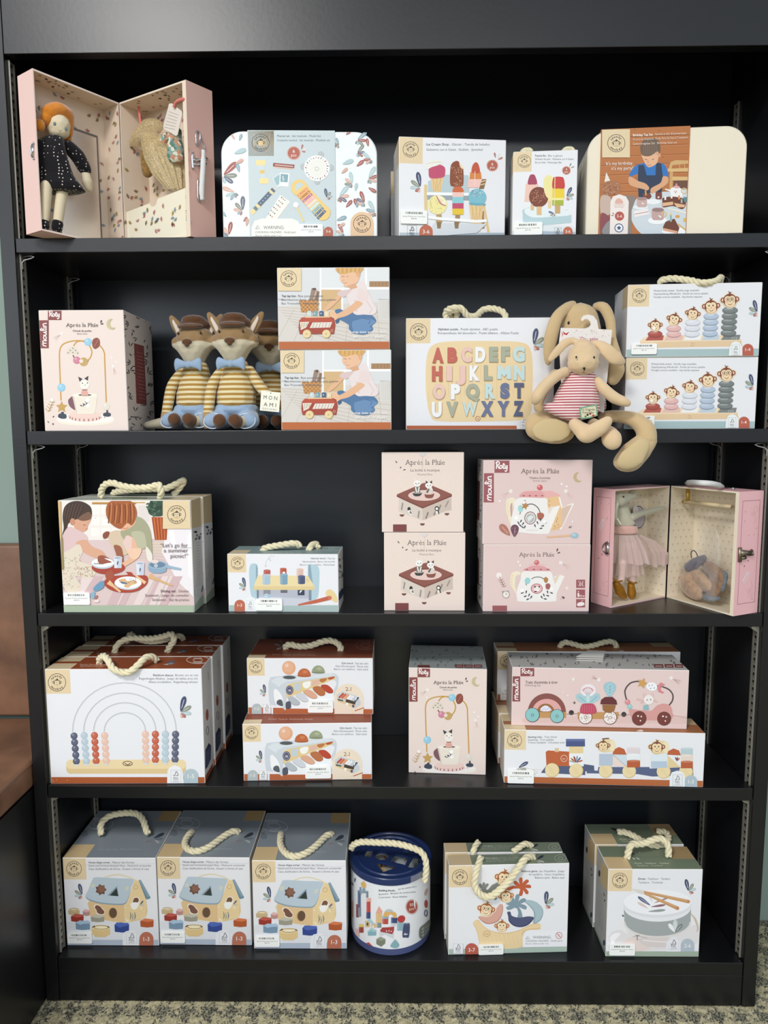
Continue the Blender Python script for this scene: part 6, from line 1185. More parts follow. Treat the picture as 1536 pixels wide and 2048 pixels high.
A.B([(385, 1060), (400, 1035), (440, 1040), (470, 1070), (495, 1100), (485, 1135), (450, 1140), (415, 1125), (405, 1090)], '#f1e7d6'); A.B([(395, 1065), (410, 1042), (445, 1052), (470, 1080), (490, 1105), (480, 1128), (450, 1130), (420, 1115), (410, 1085)], '#7b5647'); A.E(572, 1120, 44, '#c9a578', 54); A.E(576, 1118, 38, '#66503f', 50)
for x, y, a in ((745, 1150, 80), (765, 1160, 95), (788, 1150, 110)): A.L([(x, y-40), (x+8, y), (x, y+35)], [4, 12, 4], ('#9aa29a', '#8b8573', '#7c8398')[(x % 3)], 3)
A.L([(705, 1170), (715, 1195), (735, 1200)], [4, 12, 4], '#f3efe4', 3); A.E(700, 1062, 6, '#f3efe4')
def blk(pts, h, c): A.P(pts+[(x, y+h) for x, y in reversed(pts[:1]+pts[-1:])] if 0 else pts, c)
def brick(x0, y0, x1, y1, c, t=22, form=0):
    top = [(x0, y0+t), (x0+(x1-x0)*.35, y0), (x1-4, y0+t*.4), (x1, y0+t)]
    A.P([(x0, y0+t), (x1, y0+t), (x1-2, y1-6), (x0+(x1-x0)*.5, y1), (x0+4, y1-8)], shade(c, .85)); A.P(top+[(x0+(x1-x0)*.55, y0+t*1.5)], shade(c, 1.12))
brick(130, 1070, 245, 1140, '#e6cf9f'); A.ring(188, 1083, 42, 3, '#6d5138', 12); brick(275, 1080, 345, 1148, '#dba9a3'); brick(158, 1125, 285, 1208, '#b54438', 26); brick(355, 1130, 490, 1210, '#b9b4a2', 26)
brick(205, 1192, 348, 1288, '#8fafca', 24); A.P([(205, 1212), (250, 1190), (275, 1200), (330, 1190), (335, 1205), (348, 1225), (290, 1222), (250, 1235)], '#a9c3d8'); brick(590, 1210, 735, 1312, '#3f56a5', 26); A.P([(590, 1235), (615, 1210), (660, 1222), (720, 1215), (735, 1238), (690, 1250), (640, 1262)], '#5068b3'); brick(845, 1172, 978, 1262, '#d0683a', 24)
A.P([(365, 1260), (545, 1258), (548, 1330), (500, 1358), (400, 1355), (365, 1320)], '#dfc38c'); A.E(455, 1262, 91, '#eed9a9', 26); A.ring(460, 1260, 72, 4, '#5d4431', 18); A.E(460, 1262, 55, '#f1e6c4', 13); A.L([(370, 1262), (395, 1245)], 10, '#5d4431'); A.L([(520, 1250), (540, 1262)], 10, '#5d4431')
A.P([(672, 1445), (672, 1340), (700, 1300), (755, 1288), (810, 1302), (832, 1340), (832, 1445)], '#e9eaed'); fsc(A, 708, 1310, 105, 115); badge(A, 838, 976, 1305, 1450, '1-3', '#b77058')
T = b.art('top', 4.955, 110, 1600); e = EPS*3; h = b.h
q = lambda x0, x1, y0, y1, c, k=1: b.mb.poly([(x0, y0, h+e*k), (x1, y0, h+e*k), (x1, y1, h+e*k), (x0, y1, h+e*k)], c)
q(.0008, .0405, .0008, .0405, '#dcc193'); q(.126, .1612, .118, .1542, '#b79a6c'); q(.0008, .1612, .0835, .0842, '#79828a', 2)
T.ring(445, 235, 130, 5, '#c2c8cd', 58, n=34, rot=0); T.ring(445, 235, 60, 6, '#b6bdc4', 28, n=24); T.T('speedy', 385, 200, 34, '#b6bdc4', 120, bold=.01); T.T('monkey', 385, 288, 34, '#c2c8cd', 120, bold=.01); T.E(290, 330, 42, '#76818a', 34)
for x, y, a, l, w_, c in ((975, 380, 25, 120, 34, '#3e4450'), (985, 390, 5, 90, 18, '#6e7780'), (985, 398, -30, 55, 26, '#b4bab9'), (960, 400, 195, 70, 14, '#8e7f86')): leaf(T, x, y, l, w_, a, c, None)
T.T('House shape sorter . Maison des formes', 420, 495, 22, '#aeb6bd', 420)
b.done(); hs = b
b.label(4.955, 110, 1600, 132, 1308, 374, 1412, 'Speedy Monkey House Shape Sorter', '$39.95')
hs.root['label'] = 'house shape sorter toy box, leftmost of three, its rope handle standing upright'; 
t1 = copy_tree(hs.root, (.1673, .0338, Z5), math.radians(-.1), 'house shape sorter toy box, middle of three, its rope flopped forward')
t2 = copy_tree(hs.root, (.3348, .0255, Z5), math.radians(.5), 'house shape sorter toy box, rightmost of three, beside the blue bucket')
for o in (hs.root, t1, t2): o['group'] = 'house shape sorter boxes'
rope2(hs.root, [(203, 1669, .062), (201, 1655, .066), (206, 1642, .075), (222, 1631, .085), (250, 1626, .09), (274, 1628, .088), (286, 1640, .078), (291, 1655, .068), (296, 1668, .060)], .0058)
laid(t1, .1642, [(384, 1664, .0), (379, 1668, .006), (372, 1678, .006), (370, 1690, .006), (379, 1700, .006), (396, 1702, .006), (418, 1694, .006), (440, 1678, .006), (458, 1666, .006), (470, 1662, .006), (478, 1665, .0)], .0058)
laid(t2, .1642, [(562, 1668, .0), (561, 1673, .006), (561, 1688, .006), (568, 1702, .006), (580, 1711, .006), (596, 1712, .006), (616, 1704, .006), (636, 1688, .006), (650, 1674, .006), (658, 1669, .006), (664, 1669, 0)], .0058)

# ---- bucket of building blocks
bk = empty('block_bucket', (.5733, .083, Z5), 0, 'white and navy round bucket of building blocks with rope handle and shape-hole lid', 'bucket')
NV = mat('navy_plastic', '#22335f', rough=.28, spec=.5); NV2 = mat('navy_card', '#4c557d', rough=.45, spec=.3); DK = mat('bucket_inside', '#8c7f72', rough=.8)
RB = .0715; HB = .131
mb = MB(); mb.lathe([(RB-.0007, .0), (RB-.0007, .001), (RB, .001), (RB, .012)], n=64); mb.build('base', NV2, bk, smooth=False)
mb = MB(); n = 96
col = '#e9eaec'
for i in range(n):
    a, c = 2*PI*i/n, 2*PI*(i+1)/n; mb.poly([(RB*math.cos(a), RB*math.sin(a), .012), (RB*math.cos(c), RB*math.sin(c), .012), (RB*math.cos(c), RB*math.sin(c), HB), (RB*math.cos(a), RB*math.sin(a), HB)], col)
class CylArt(Art):
    """artwork wrapped on the bucket wall"""
    def __init__(s, mb, root, r, sc, ox, oy): s.mb, s.sc, s.ox, s.oy, s.lay, s.r, s.o, s.pl = mb, sc, ox, oy, 1, r, root.location, 'front'
    def uv(s, p):
        d = ray(s.ox+p[0]/s.sc, s.oy+p[1]/s.sc); c = CAM-s.o; A_ = d.x**2+d.y**2; B_ = 2*(c.x*d.x+c.y*d.y); C_ = c.x**2+c.y**2-s.r**2; D_ = max(B_*B_-4*A_*C_, 0)
        t = (-B_-math.sqrt(D_))/(2*A_); q = c+d*t; return math.atan2(q.y, q.x), q.z
    def out(s, u, v): r = s.r+s.lay*EPS*2+.00025; return (r*math.cos(u), r*math.sin(u), v)
    def put(s, pts, col):
        pts = [(p[0], max(.0125, min(HB-.001, p[1]))) for p in pts]; bw = 2*PI/96; lo_, hi_ = min(p[0] for p in pts), max(p[0] for p in pts)
        if hi_-lo_ > bw*1.2 and hi_-lo_ < PI:
            for k in range(math.floor(lo_/bw), math.ceil(hi_/bw)):
                q = pts
                for lim_, sg in ((k*bw, 1), ((k+1)*bw, -1)):
                    o = []
                    for i in range(len(q)):
                        a, b = q[i], q[(i+1) % len(q)]; da, db = (a[0]-lim_)*sg, (b[0]-lim_)*sg
                        if da >= 0: o.append(a)
                        if (da >= 0) != (db >= 0): t = da/(da-db); o.append((lim_, a[1]+(b[1]-a[1])*t))
                    q = o
                    if len(q) < 3: break
                if len(q) >= 3: s.put(q, col)
            return
        P = [s.out(*p) for p in pts]
        a = sum(pts[i][0]*pts[(i+1) % len(pts)][1]-pts[(i+1) % len(pts)][0]*pts[i][1] for i in range(len(pts)))
        if a < 0: P.reverse()
        s.mb.poly(P, col)
A = CylArt(mb, bk, RB, 7.584, 690, 1650)
ftx = [(' Building blocks .', 512, 1010, 255, -1), ]
A.T('Building blocks .', 512, 1005, 38, '#3b3f45', 265, bold=.02, ang=0); A.T('Jeu de construction', 805, 985, 36, '#5d6167', 280, ang=9); A.T('Bausteine . Bloques de construcción', 512, 1062, 36, '#5d6167', 560, ang=4); A.T('Costruzioni . Bouw blokken', 512, 1110, 36, '#5d6167', 430, ang=2)
A.E(1012, 1240, 98, '#f0efee', 118); A.E(1012, 1240, 94, '#a34e3f', 113); A.ring(1012, 1240, 84, 6, '#f0e4df', 102); A.T('50', 1012, 1228, 62, '#f4eae6', al='c', ang=8); A.T('pcs', 1010, 1288, 58, '#f4eae6', al='c', ang=8)
for x0, y0, x1, y1, c in ((195, 990, 240, 1250, '#5c6f8e'), (170, 1200, 215, 1400, '#8a4a50'), (205, 1250, 245, 1390, '#7f93a3'), (222, 940, 250, 1020, '#8294a6'), (225, 1000, 355, 1030, '#8294a6'), (322, 1030, 355, 1100, '#7b8894'), (330, 1105, 398, 1165, '#e6b3a6'), (328, 1160, 388, 1330, '#c2504a'), (325, 1320, 388, 1418, '#3f4f7c'), (470, 1330, 562, 1480, '#dcb985'), (485, 1480, 552, 1555, '#7f9391'), (568, 1380, 660, 1430, '#8fa9b3'), (568, 1420, 655, 1500, '#b8504a'), (700, 1400, 790, 1485, '#3c4c78'), (695, 1485, 775, 1525, '#c9cdd2'), (790, 1460, 885, 1598, '#8fb0bb'), (308, 1450, 380, 1545, '#dcb985'), (400, 1490, 475, 1555, '#dcb985'), (215, 1500, 285, 1560, '#e6cc72'), (218, 1545, 285, 1630, '#9c4a45')): A.rect(x0, y0, x1, y1, c); A.rect(x0, y0, x0+(x1-x0)*.3, y1, shade(c, 1.15))
A.P([(242, 880), (290, 848), (325, 900), (318, 950), (262, 945)], '#dcb36a'); A.E(288, 985, 26, '#8fa7b2', 34); A.P([(470, 1335), (515, 1225), (572, 1310), (560, 1330)], '#e6a596'); A.ring(288, 1060, 46, 12, '#9aa9b3', a0=0, a1=180)
A.P([(580, 1360), (610, 1300), (760, 1320), (785, 1360), (770, 1410), (735, 1400), (720, 1360), (680, 1350), (640, 1390), (590, 1385)], '#dcae6a'); A.P([(600, 1310), (640, 1275), (700, 1275), (740, 1310)], '#b9c2c4'); A.B([(790, 1430), (820, 1380), (870, 1368), (910, 1400), (890, 1460), (830, 1475)], '#b8403f'); A.E(345, 1500, 16, '#4f5b5c', 26); A.E(430, 1540, 14, '#e9e5dd', 22)
A.P([(345, 1440), (380, 1410), (450, 1490), (430, 1510), (350, 1450)], '#a9cdd6'); A.P([(350, 1610), (400, 1560), (475, 1590), (475, 1670), (352, 1672)], '#86b1bb'); A.P([(350, 1610), (400, 1560), (475, 1590), (474, 1612)], '#a5c8d0')
A.P([(535, 1590), (570, 1550), (745, 1535), (740, 1600), (715, 1650), (640, 1630), (540, 1612)], '#a64545'); A.P([(527, 1612), (640, 1632), (715, 1652), (742, 1620), (728, 1725), (690, 1700), (600, 1650), (555, 1680), (525, 1670)], '#cfd2d6'); leaf(A, 640, 1618, 30, 12, 120, '#f2ece8', None); leaf(A, 660, 1615, 30, 12, 60, '#f2ece8', None); leaf(A, 690, 1618, 26, 12, 40, '#f2ece8', None)
A.B([(890, 1500), (930, 1490), (978, 1500), (965, 1690), (920, 1700), (870, 1685)], '#475272', 5); A.E(934, 1502, 44, '#5c6787', 14); leaf(A, 915, 1665, 36, 16, 100, '#e9ebef', None); leaf(A, 918, 1665, 34, 14, 150, '#e9ebef', None); leaf(A, 920, 1665, 34, 14, 40, '#e9ebef', None)
A.P([(480, 1725), (540, 1690), (612, 1725), (610, 1790), (550, 1840), (478, 1800)], '#7c826f'); A.P([(480, 1725), (540, 1690), (612, 1725), (552, 1752)], '#959a86'); A.B([(690, 1820), (755, 1735), (770, 1738), (820, 1810), (800, 1850), (755, 1862), (710, 1850)], '#86adb5', 5); A.P([(318, 1820), (365, 1775), (410, 1820), (432, 1868), (380, 1870)], '#b8504a'); A.rect(165, 1570, 220, 1700, '#e3b9b0')
for x, y, a, l in ((150, 870, 80, 70), (135, 920, 120, 60)): leaf(A, x, y, l, 26, a, '#6d7387', None)
A.B([(1200, 1040), (1225, 980), (1250, 970), (1240, 1040), (1215, 1070)], '#c9a6a0'); A.E(1225, 1195, 25, '#a8473f', 62); A.ring(1222, 1335, 20, 12, '#39456b', 46); A.B([(1118, 1640), (1130, 1560), (1200, 1500), (1290, 1440), (1290, 1600), (1240, 1680), (1160, 1720), (1125, 1700)], '#757a70', 5)
for k in range(3): A.L([(1155, 1572+50*k), (1170, 1582+50*k), (1185, 1550+50*k)], 7, '#e6e6e0'); A.L([(1205, 1560+48*k), (1270, 1515+48*k)], 5, '#b9bcb2')
A.P([(105, 1180), (128, 1150), (128, 1400), (112, 1380)], '#c99f86')
mb.build('label_wrap', PRINT, bk, colors=True)
mb = MB()   # lid: rim, raised edge, deck with real openings
mb.lathe([(RB+.0005, HB-.0015), (RB+.0022, HB-.001), (RB+.0022, HB+.0095), (RB+.0012, HB+.0108), (RB-.003, HB+.0108), (RB-.0045, HB+.0085), (RB-.011, HB+.0085), (RB-.0125, HB+.0105), (RB-.0145, HB+.0105), (RB-.0160, HB+.0075)], n=96, cap=False)
RD = RB-.016
holes = []
def lidpt(x, y):
    d = ray(690+x/7.584, 1650+y/7.584); z = Z5+HB+.0075; t = (z-CAM.z)/d.z; q = CAM+d*t; return (q.x-.5733, q.y-.083)
HP = [[(272, 475), (333, 365), (442, 372), (385, 490)], [(560+110*math.cos(a), 465-66*math.sin(a)) for a in [PI*2*i/16 for i in range(16)]], [(700, 555), (760, 435), (965, 478), (915, 605)], [(447, 543), (850, 622), (575, 716)], [(940, 640), (1030, 470), (1100, 475), (1150, 540), (1110, 610), (1040, 650)], [(565, 345), (600, 325), (720, 330), (650, 375)], [(850, 395), (870, 370), (975, 400), (945, 440)]]
from mathutils.geometry import delaunay_2d_cdt
V2 = [Vector((RD*math.cos(2*PI*i/64), RD*math.sin(2*PI*i/64))) for i in range(64)]; E2 = [(i, (i+1) % 64) for i in range(64)]; polys = []
for hp in HP:
    pp = [Vector(lidpt(*p)) for p in hp]; k = len(V2); V2 += pp; E2 += [(k+i, k+(i+1) % len(pp)) for i in range(len(pp))]; polys.append(pp)
ov, oe, of, *_ = delaunay_2d_cdt(V2, E2, [], 1, 1e-6)
def inside(p, poly):
    c = False
    for i in range(len(poly)):
        a, b_2 = poly[i], poly[i-1]
        if (a.y > p.y) != (b_2.y > p.y) and p.x < (b_2.x-a.x)*(p.y-a.y)/(b_2.y-a.y)+a.x: c = not c
    return c
zf = HB+.0075
for f in of:
    m = sum((ov[i] for i in f), Vector((0, 0)))/len(f)
    if not any(inside(m, p) for p in polys):
        mb.poly([(ov[i].x, ov[i].y, zf) for i in f])
for p in polys:
    for i in range(len(p)): a, c = p[i], p[i-1]; mb.poly([(a.x, a.y, zf), (c.x, c.y, zf), (c.x, c.y, zf-.004), (a.x, a.y, zf-.004)])
mb.build('lid', NV, bk)
mb = MB(); R = random.Random(6)       # blocks seen through the openings
for k in range(16):
    a = R.uniform(0, 6.28); r = R.uniform(0, .05); s = .011; M = Matrix.Translation((r*math.cos(a), r*math.sin(a), HB-.018+R.uniform(-.004, .003))) @ Matrix.Rotation(R.uniform(0, 3), 4, 'Z')
    mb.box(-s, s, -s*.8, s*.8, -.008, .008, R.choice(('#c9b08a', '#8f5a42', '#b9c2c4', '#a9a9a4', '#d8c7ab')), M)
mb.box(-.045, .045, -.045, .045, HB-.035, HB-.03, '#8c7f72'); mb.build('block_fill', PAPER, bk, colors=True)['kind'] = 'stuff'
mb = MB(); TA = mat('clear_tape', '#e8ecef', rough=.15, alpha=.22, spec=.6)
for k in range(10):
    a0 = math.radians(-62+2.6*k); a1 = math.radians(-62+2.6*(k+1)); r = RB+.0028; w = .016*math.sin(PI*(k+.5)/10)**.5
    mb.poly([(r*math.cos(a0), r*math.sin(a0), HB+.004-w*1.2), (r*math.cos(a1), r*math.sin(a1), HB+.004-w*1.2), (r*math.cos(a1), r*math.sin(a1), HB+.0108), (r*math.cos(a0), r*math.sin(a0), HB+.0108)])
mb.build('seal_sticker', TA, bk)
def rb(pts, r):
    P = []
    for px, py, y in pts: q = aty(px, py, y); P.append(q-Vector(bk.location))
    return rope(P, bk, r)
rb([(703, 1697, .070), (706, 1690, .062), (722, 1684, .055), (755, 1685, .050), (790, 1687, .047), (820, 1694, .044), (842, 1704, .040), (851, 1720, .034), (852, 1741, .032), (849, 1763, .032)], .0055)

# ---- balance game boxes
BC_ = dict(top='#7f8b78', right='#c6c7c4', left='#cfcac2')
b = sm('toy_box', 'white balance game toy box with monkeys and palm trees, front of two', .6727, .0140, Z5, .2065, .0305, .1640, 2.6, (.0400, .0395), cols=BC_)
A = b.art('front', 5.689, 880, 1660)
logo(A, 226, 537, 86, WD); A.P([(90, 1355), (115, 1355), (1450, 1322), (1450, 1395), (90, 1430)], '#adbfb2')
ftxt(A, 1415, 478, [('. Jeu d\'équilibre . Juego', 300), ('de equilibrio . Gioco d\'equilibrio', 405), ('Balance-spiel . Balans spel', 335)], 32, 37, al='r', lead=('Balance game', 180))
A.B([(375, 1060), (400, 1030), (440, 1022), (470, 1060), (520, 1110), (600, 1150), (720, 1170), (860, 1150), (960, 1110), (1060, 1065), (1135, 1068), (1143, 1105), (1130, 1130), (1000, 1140), (950, 1180), (935, 1250), (930, 1335), (480, 1345), (445, 1270), (425, 1180), (400, 1110)], '#dfc08f', 6); A.B([(378, 1055), (402, 1032), (436, 1026), (470, 1066), (520, 1118), (600, 1160), (720, 1182), (860, 1162), (960, 1122), (1060, 1078), (1135, 1076), (1138, 1110), (1000, 1125), (930, 1170), (915, 1335), (490, 1340), (450, 1260), (430, 1170), (405, 1100)], '#ead1a4', 6)
for k in range(9): A.L([(480+48*k, 1180), (520+48*k, 1330)], 3, '#dfc398')
A.ring(533, 1180, 36, 4, '#a86f50', 32); A.T('oo', 514, 1190, 36, '#a86f50')
A.B([(440, 1000), (450, 982), (540, 990), (600, 960), (640, 900), (680, 850), (712, 850), (716, 920), (690, 1000), (640, 1050), (560, 1070), (500, 1055)], '#b98376', 6); A.B([(440, 995), (455, 980), (540, 988), (600, 955), (640, 895), (680, 845), (706, 850), (710, 915), (685, 990), (636, 1040), (560, 1060), (505, 1045)], '#d9a797', 6)
A.B([(960, 810), (1020, 800), (1110, 830), (1165, 890), (1172, 960), (1140, 1030), (1080, 1065), (1060, 1050), (1070, 990), (1060, 920), (1010, 860)], '#8ea6b0', 6); A.B([(960, 804), (1020, 796), (1105, 824), (1158, 884), (1165, 955), (1132, 1020), (1085, 1050), (1075, 1035), (1085, 985), (1070, 910), (1015, 850)], '#a9bec4', 6)
def palm(cx, cy, s, c, pts):
    for a in pts:
        ra = math.radians(a); x, y = cx+s*math.cos(ra), cy-s*math.sin(ra); px, py = -math.sin(ra), -math.cos(ra)
        A.B([(cx, cy), (cx+s*.5*math.cos(ra)+px*s*.2, cy-s*.5*math.sin(ra)+py*s*.2), (x+px*s*.1, y+py*s*.1), (x-px*s*.22, y-py*s*.22), (cx+s*.5*math.cos(ra)-px*s*.18, cy-s*.5*math.sin(ra)-py*s*.18)], c)
    A.E(cx, cy, s*.35, c)
palm(870, 850, 115, '#8299a5', (170, 130, 85, 35, -15, 205)); A.B([(870, 870), (900, 880), (930, 940), (935, 1010), (880, 1010), (890, 940)], '#8299a5')
A.B([(765, 935), (800, 930), (820, 980), (900, 1000), (1000, 985), (1062, 990), (1060, 1020), (1000, 1080), (920, 1105), (840, 1090), (785, 1040), (775, 980)], '#424866', 6); A.B([(770, 932), (800, 932), (818, 975), (900, 996), (1000, 982), (1058, 990), (1050, 1012), (990, 1068), (915, 1092), (842, 1078), (795, 1030), (782, 975)], '#525877', 6)
palm(930, 645, 100, '#c0613f', (100, 50, 5, -45, -95, 150)); A.L([(760, 680), (830, 650), (920, 650)], [40, 34, 26], '#c0613f')
palm(500, 680, 80, '#868a84', (60, 95, 130, 200)); A.L([(470, 715), (560, 700), (660, 610)], [60, 50, 40], '#868a84'); A.L([(550, 690), (600, 640), (700, 600)], [20, 36, 50], '#868a84')
A.L([(530, 700), (600, 740), (640, 790)], [40, 60, 30], '#868a84')
ape(A, 730, 548, 92, '#a0633e', '#f1ddb8', 5, rim='#f2e2c6'); ape(A, 750, 755, 76, '#a0633e', '#f1ddb8', -5, rim='#f2e2c6'); ape(A, 525, 905, 86, '#a0633e', '#f1ddb8', 8, glasses=True, rim='#f2e2c6'); ape(A, 703, 1095, 72, '#a0633e', '#f1ddb8', 0, rim='#f2e2c6')
sprig(A, 1200, 850, 150, 5, -1)
A.P([(940, 1330), (940, 1230), (965, 1170), (1010, 1145), (1240, 1140), (1445, 1140), (1445, 1322)], '#ededf0'); A.L([(975, 1235), (998, 1205), (1022, 1235), (975, 1235)], 4, '#55585c'); A.T('!', 998, 1232, 24, '#55585c', al='c')
A.T('WARNING:', 1055, 1232, 44, '#6a6d72', 208); A.T('CHOKING HAZARD - Small parts', 973, 1270, 32, '#6a6d72', 418, ang=.6); A.T('Not for children under 3 yrs', 973, 1298, 24, '#6a6d72', 262, ang=.6)
A.ring(1352, 1196, 36, 6, '#bb5149', n=24); A.E(1352, 1196, 20, '#e2d8d0'); A.L([(1328, 1172), (1376, 1222)], 6, '#bb5149')
A.rect(150, 1288, 262, 1405, '#ebebee'); fsc(A, 152, 1290, 108, 112); badge(A, 285, 434, 1285, 1420, '3-7', '#b95f4f')
e = EPS*3; h = b.h; q = lambda x0, x1, y0, y1, c, k=1: b.mb.poly([(x0, y0, h+e*k), (x1, y0, h+e*k), (x1, y1, h+e*k), (x0, y1, h+e*k)], c)
q(.0008, .0400, .0008, .0297, '#d8c09a'); T = b.art('top', 5.689, 880, 1660); T.ring(1370, 320, 66, 4, '#c3cabd', 40, n=26); T.ring(1370, 322, 28, 4, '#c3cabd', 17, n=16)
T.T('Balance game', 500, 325, 22, '#cdd3c6', 155, bold=.02); T.T('. Jeu d\'équilibre . Juego de equilibrio', 665, 322, 22, '#b5bdad', 235); T.T('Gioco d\'equilibrio . Balance-spiel', 520, 345, 20, '#b5bdad', 330); T.T('Balans spel', 530, 362, 16, '#b5bdad', 200)
for x, y, a, l, w_, c in ((1095, 335, 28, 95, 30, '#3d4250'), (1110, 345, -15, 80, 14, '#dfe3de'), (1105, 350, -35, 60, 20, '#a9b0ad'), (1100, 352, -60, 30, 10, '#c9a79d')): leaf(T, x, y, l, w_, a, c, None)
b.done(); bg = b
b.label(5.689, 880, 1660, 436, 1300, 718, 1412, 'Speedy Monkey Balance Monkey Game', '$39.95')
t = copy_tree(bg.root, (.6690, .0520, Z5), math.radians(1.2), 'white balance game toy box, rear of two, only its top edge and rope showing')
t['group'] = bg.root['group'] = 'balance game boxes'
rope2(bg.root, [(962, 1714, .015), (958, 1727, .004), (952, 1745, -.008), (949, 1765, -.010), (954, 1782, -.012), (966, 1792, -.013), (980, 1793, -.013), (998, 1781, -.012), (1018, 1761, -.011), (1035, 1738, -.009), (1048, 1720, -.001), (1058, 1713, .01), (1068, 1715, .018)], .0058)
rope2(t, [(957, 1684, .016), (952, 1690, .008), (947, 1702, -.002), (946, 1709, -.002)], .0052); rope2(t, [(1026, 1703, -.002), (1037, 1696, .000), (1050, 1688, .008), (1064, 1692, .016)], .0052)

# ---- drum boxes
b = sm('toy_box', 'square drum toy box printed with a grey drum and two sticks, front of two', .9424, .0132, Z5, .1592, .0675, .1602, .2, (.0405, .0400), cols=dict(top='#7f8b74', left='#b9b7b3', right='#c9c9c9'))
A = b.art('front', 5.908, 1160, 1630)
logo(A, 471, 773, 88, WD); A.rect(300, 1610, 1410, 1680, '#a3b3a0')
A.T('Drum', 688, 765, 34, '#3d4147', 85, bold=.02); A.T('. Tambour . Tambor', 782, 765, 34, '#5d6167', 285); A.T('Tamburo . Trommel', 690, 808, 34, '#5d6167', 285)
sprig(A, 1282, 905, 145, 22, -1)
A.B([(340, 1480), (380, 1380), (520, 1360), (800, 1420), (1000, 1440), (1200, 1390), (1340, 1300), (1400, 1330), (1400, 1500), (1200, 1560), (800, 1600), (420, 1540)], '#e2dedf', 5); A.B([(480, 1530), (600, 1450), (760, 1470), (840, 1540), (780, 1600), (560, 1605)], '#e5d5cf'); A.B([(350, 1460), (400, 1400), (480, 1400), (420, 1470), (390, 1530)], '#f3f1f3'); A.B([(700, 1450), (1000, 1440), (1180, 1480), (1000, 1560), (760, 1540)], '#d8cfcc'); A.L([(740, 1480), (1000, 1500), (1200, 1490)], 12, '#ece6e3', 4)
A.L([(1305, 1160), (1360, 1230), (1392, 1330), (1380, 1380)], [10, 26, 22, 14], '#cdbba8', 4); A.L([(505, 1180), (520, 1230), (500, 1330), (560, 1400)], [14, 22, 26, 20], '#efe9e4', 4); A.L([(500, 1180), (515, 1200)], 18, '#5b6069')
A.P([(915+397*math.cos(math.radians(a)), 1090-170*math.sin(math.radians(a))) for a in range(180, 361, 8)]+[(915+392*math.cos(math.radians(a)), 1260-178*math.sin(math.radians(a))) for a in range(360, 179, -8)], '#a3a9a9')
A.ring(915, 1262, 388, 20, '#dcd8d4', 178, a0=180, a1=360)
A.E(915, 1062, 402, '#dfdfe2', 150); A.E(915, 1030, 400, '#f1f1f4', 150)
leaf(A, 835, 1070, 185, 44, 145, '#5d6784'); leaf(A, 835, 1085, 175, 30, 8, '#8f6c74', None); leaf(A, 800, 1140, 210, 34, 5, '#98a19f', None); leaf(A, 808, 1105, 150, 34, 150, '#dcc8c0', None); leaf(A, 870, 1040, 160, 24, 20, '#b98f7e', None); leaf(A, 860, 1030, 80, 20, 120, '#d5d9d8', None); leaf(A, 980, 1000, 70, 26, 25, '#8f8585', None)
A.L([(620, 880), (760, 905)], 22, '#dcd6cf'); A.L([(665, 905), (780, 935)], 22, '#dcd6cf'); A.L([(755, 908), (1280, 1022)], [30, 42], '#c99a6c'); A.L([(765, 925), (1150, 1100)], [26, 44], '#c99a6c'); A.E(1280, 1022, 20, '#c08e60'); A.E(1150, 1100, 22, '#c08e60'); A.L([(770, 900), (1270, 1010)], 8, '#dbb289'); A.L([(790, 930), (1140, 1085)], 8, '#dbb289')
for a, l, c in ((88, 150, '#cdd2d1'), (125, 125, '#edeeee'), (48, 130, '#7f8686')): leaf(A, 1120, 1385, l, l*.4, a, c)
A.T("T", 650, 1480, 90, '#7b716e'); A.L([(620, 1440), (700, 1430), (790, 1450)], 4, '#8c8380')
A.P([(1015, 1612), (1020, 1500), (1050, 1455), (1110, 1440), (1165, 1458), (1188, 1500), (1190, 1612)], '#e8e8ec'); fsc(A, 1045, 1465, 122, 125); badge(A, 1190, 1350, 1460, 1612, '2-6', '#b3bfc9', size=62)
S = b.art('left', 5.908, 1160, 1630)
for k in range(12): S.L([(215, 910+34*k), (275, 960+38*k)], 4, '#8f8d8a')
S.E(228, 690, 12, '#3f444c', 40); S.L([(280, 920), (292, 960)], 8, '#7a4a44'); S.E(292, 1012, 7, '#3c4048', 12); S.E(285, 1510, 14, '#50566a', 34); S.P([(172, 1330), (300, 1600), (300, 1675), (172, 1400)], '#8f9e8c'); S.P([(245, 545), (325, 640), (322, 900), (240, 800)], '#d3b98c')
e = EPS*3; h = b.h; q = lambda x0, x1, y0, y1, c, k=1: b.mb.poly([(x0, y0, h+e*k), (x1, y0, h+e*k), (x1, y1, h+e*k), (x0, y1, h+e*k)], c)
q(.0008, .0405, .0008, .0350, '#e0c496'); q(.1187, .1584, .0300, .0667, '#b69a70'); q(.0008, .1584, .0348, .0352, '#4f5a48', 2); T = b.art('top', 5.908, 1160, 1630)
T.T('Drum . Tambour . Tambor', 645, 578, 26, '#d5dccb', 412, bold=.01); T.T('Tamburo . Trommel', 668, 606, 26, '#d5dccb', 305)
for x, y, a, l, w_, c in ((650, 465, 160, 130, 26, '#363c46'), (655, 460, 110, 60, 30, '#8d958a'), (690, 455, 50, 40, 16, '#a2a99c'), (610, 500, -30, 50, 16, '#cfd3cc'), (660, 500, -30, 50, 16, '#cfd3cc')): leaf(T, x, y, l, w_, a, c, None)
b.done(); dr = b
b.label(5.908, 1160, 1630, 340, 1515, 642, 1645, 'Speedy Monkey Drum, White', '$34.95')
t = copy_tree(dr.root, (.9400, .0850, Z5), math.radians(.8), 'square drum toy box, rear of two, standing close behind the front drum box')
t['group'] = dr.root['group'] = 'drum boxes'
rope2(dr.root, [(1254, 1716, .030), (1257, 1702, .030), (1263, 1689, .032), (1276, 1688, .034), (1290, 1686, .036), (1305, 1680, .038), (1320, 1677, .038), (1333, 1685, .035), (1337, 1700, .032), (1336, 1714, .030)], .0058)
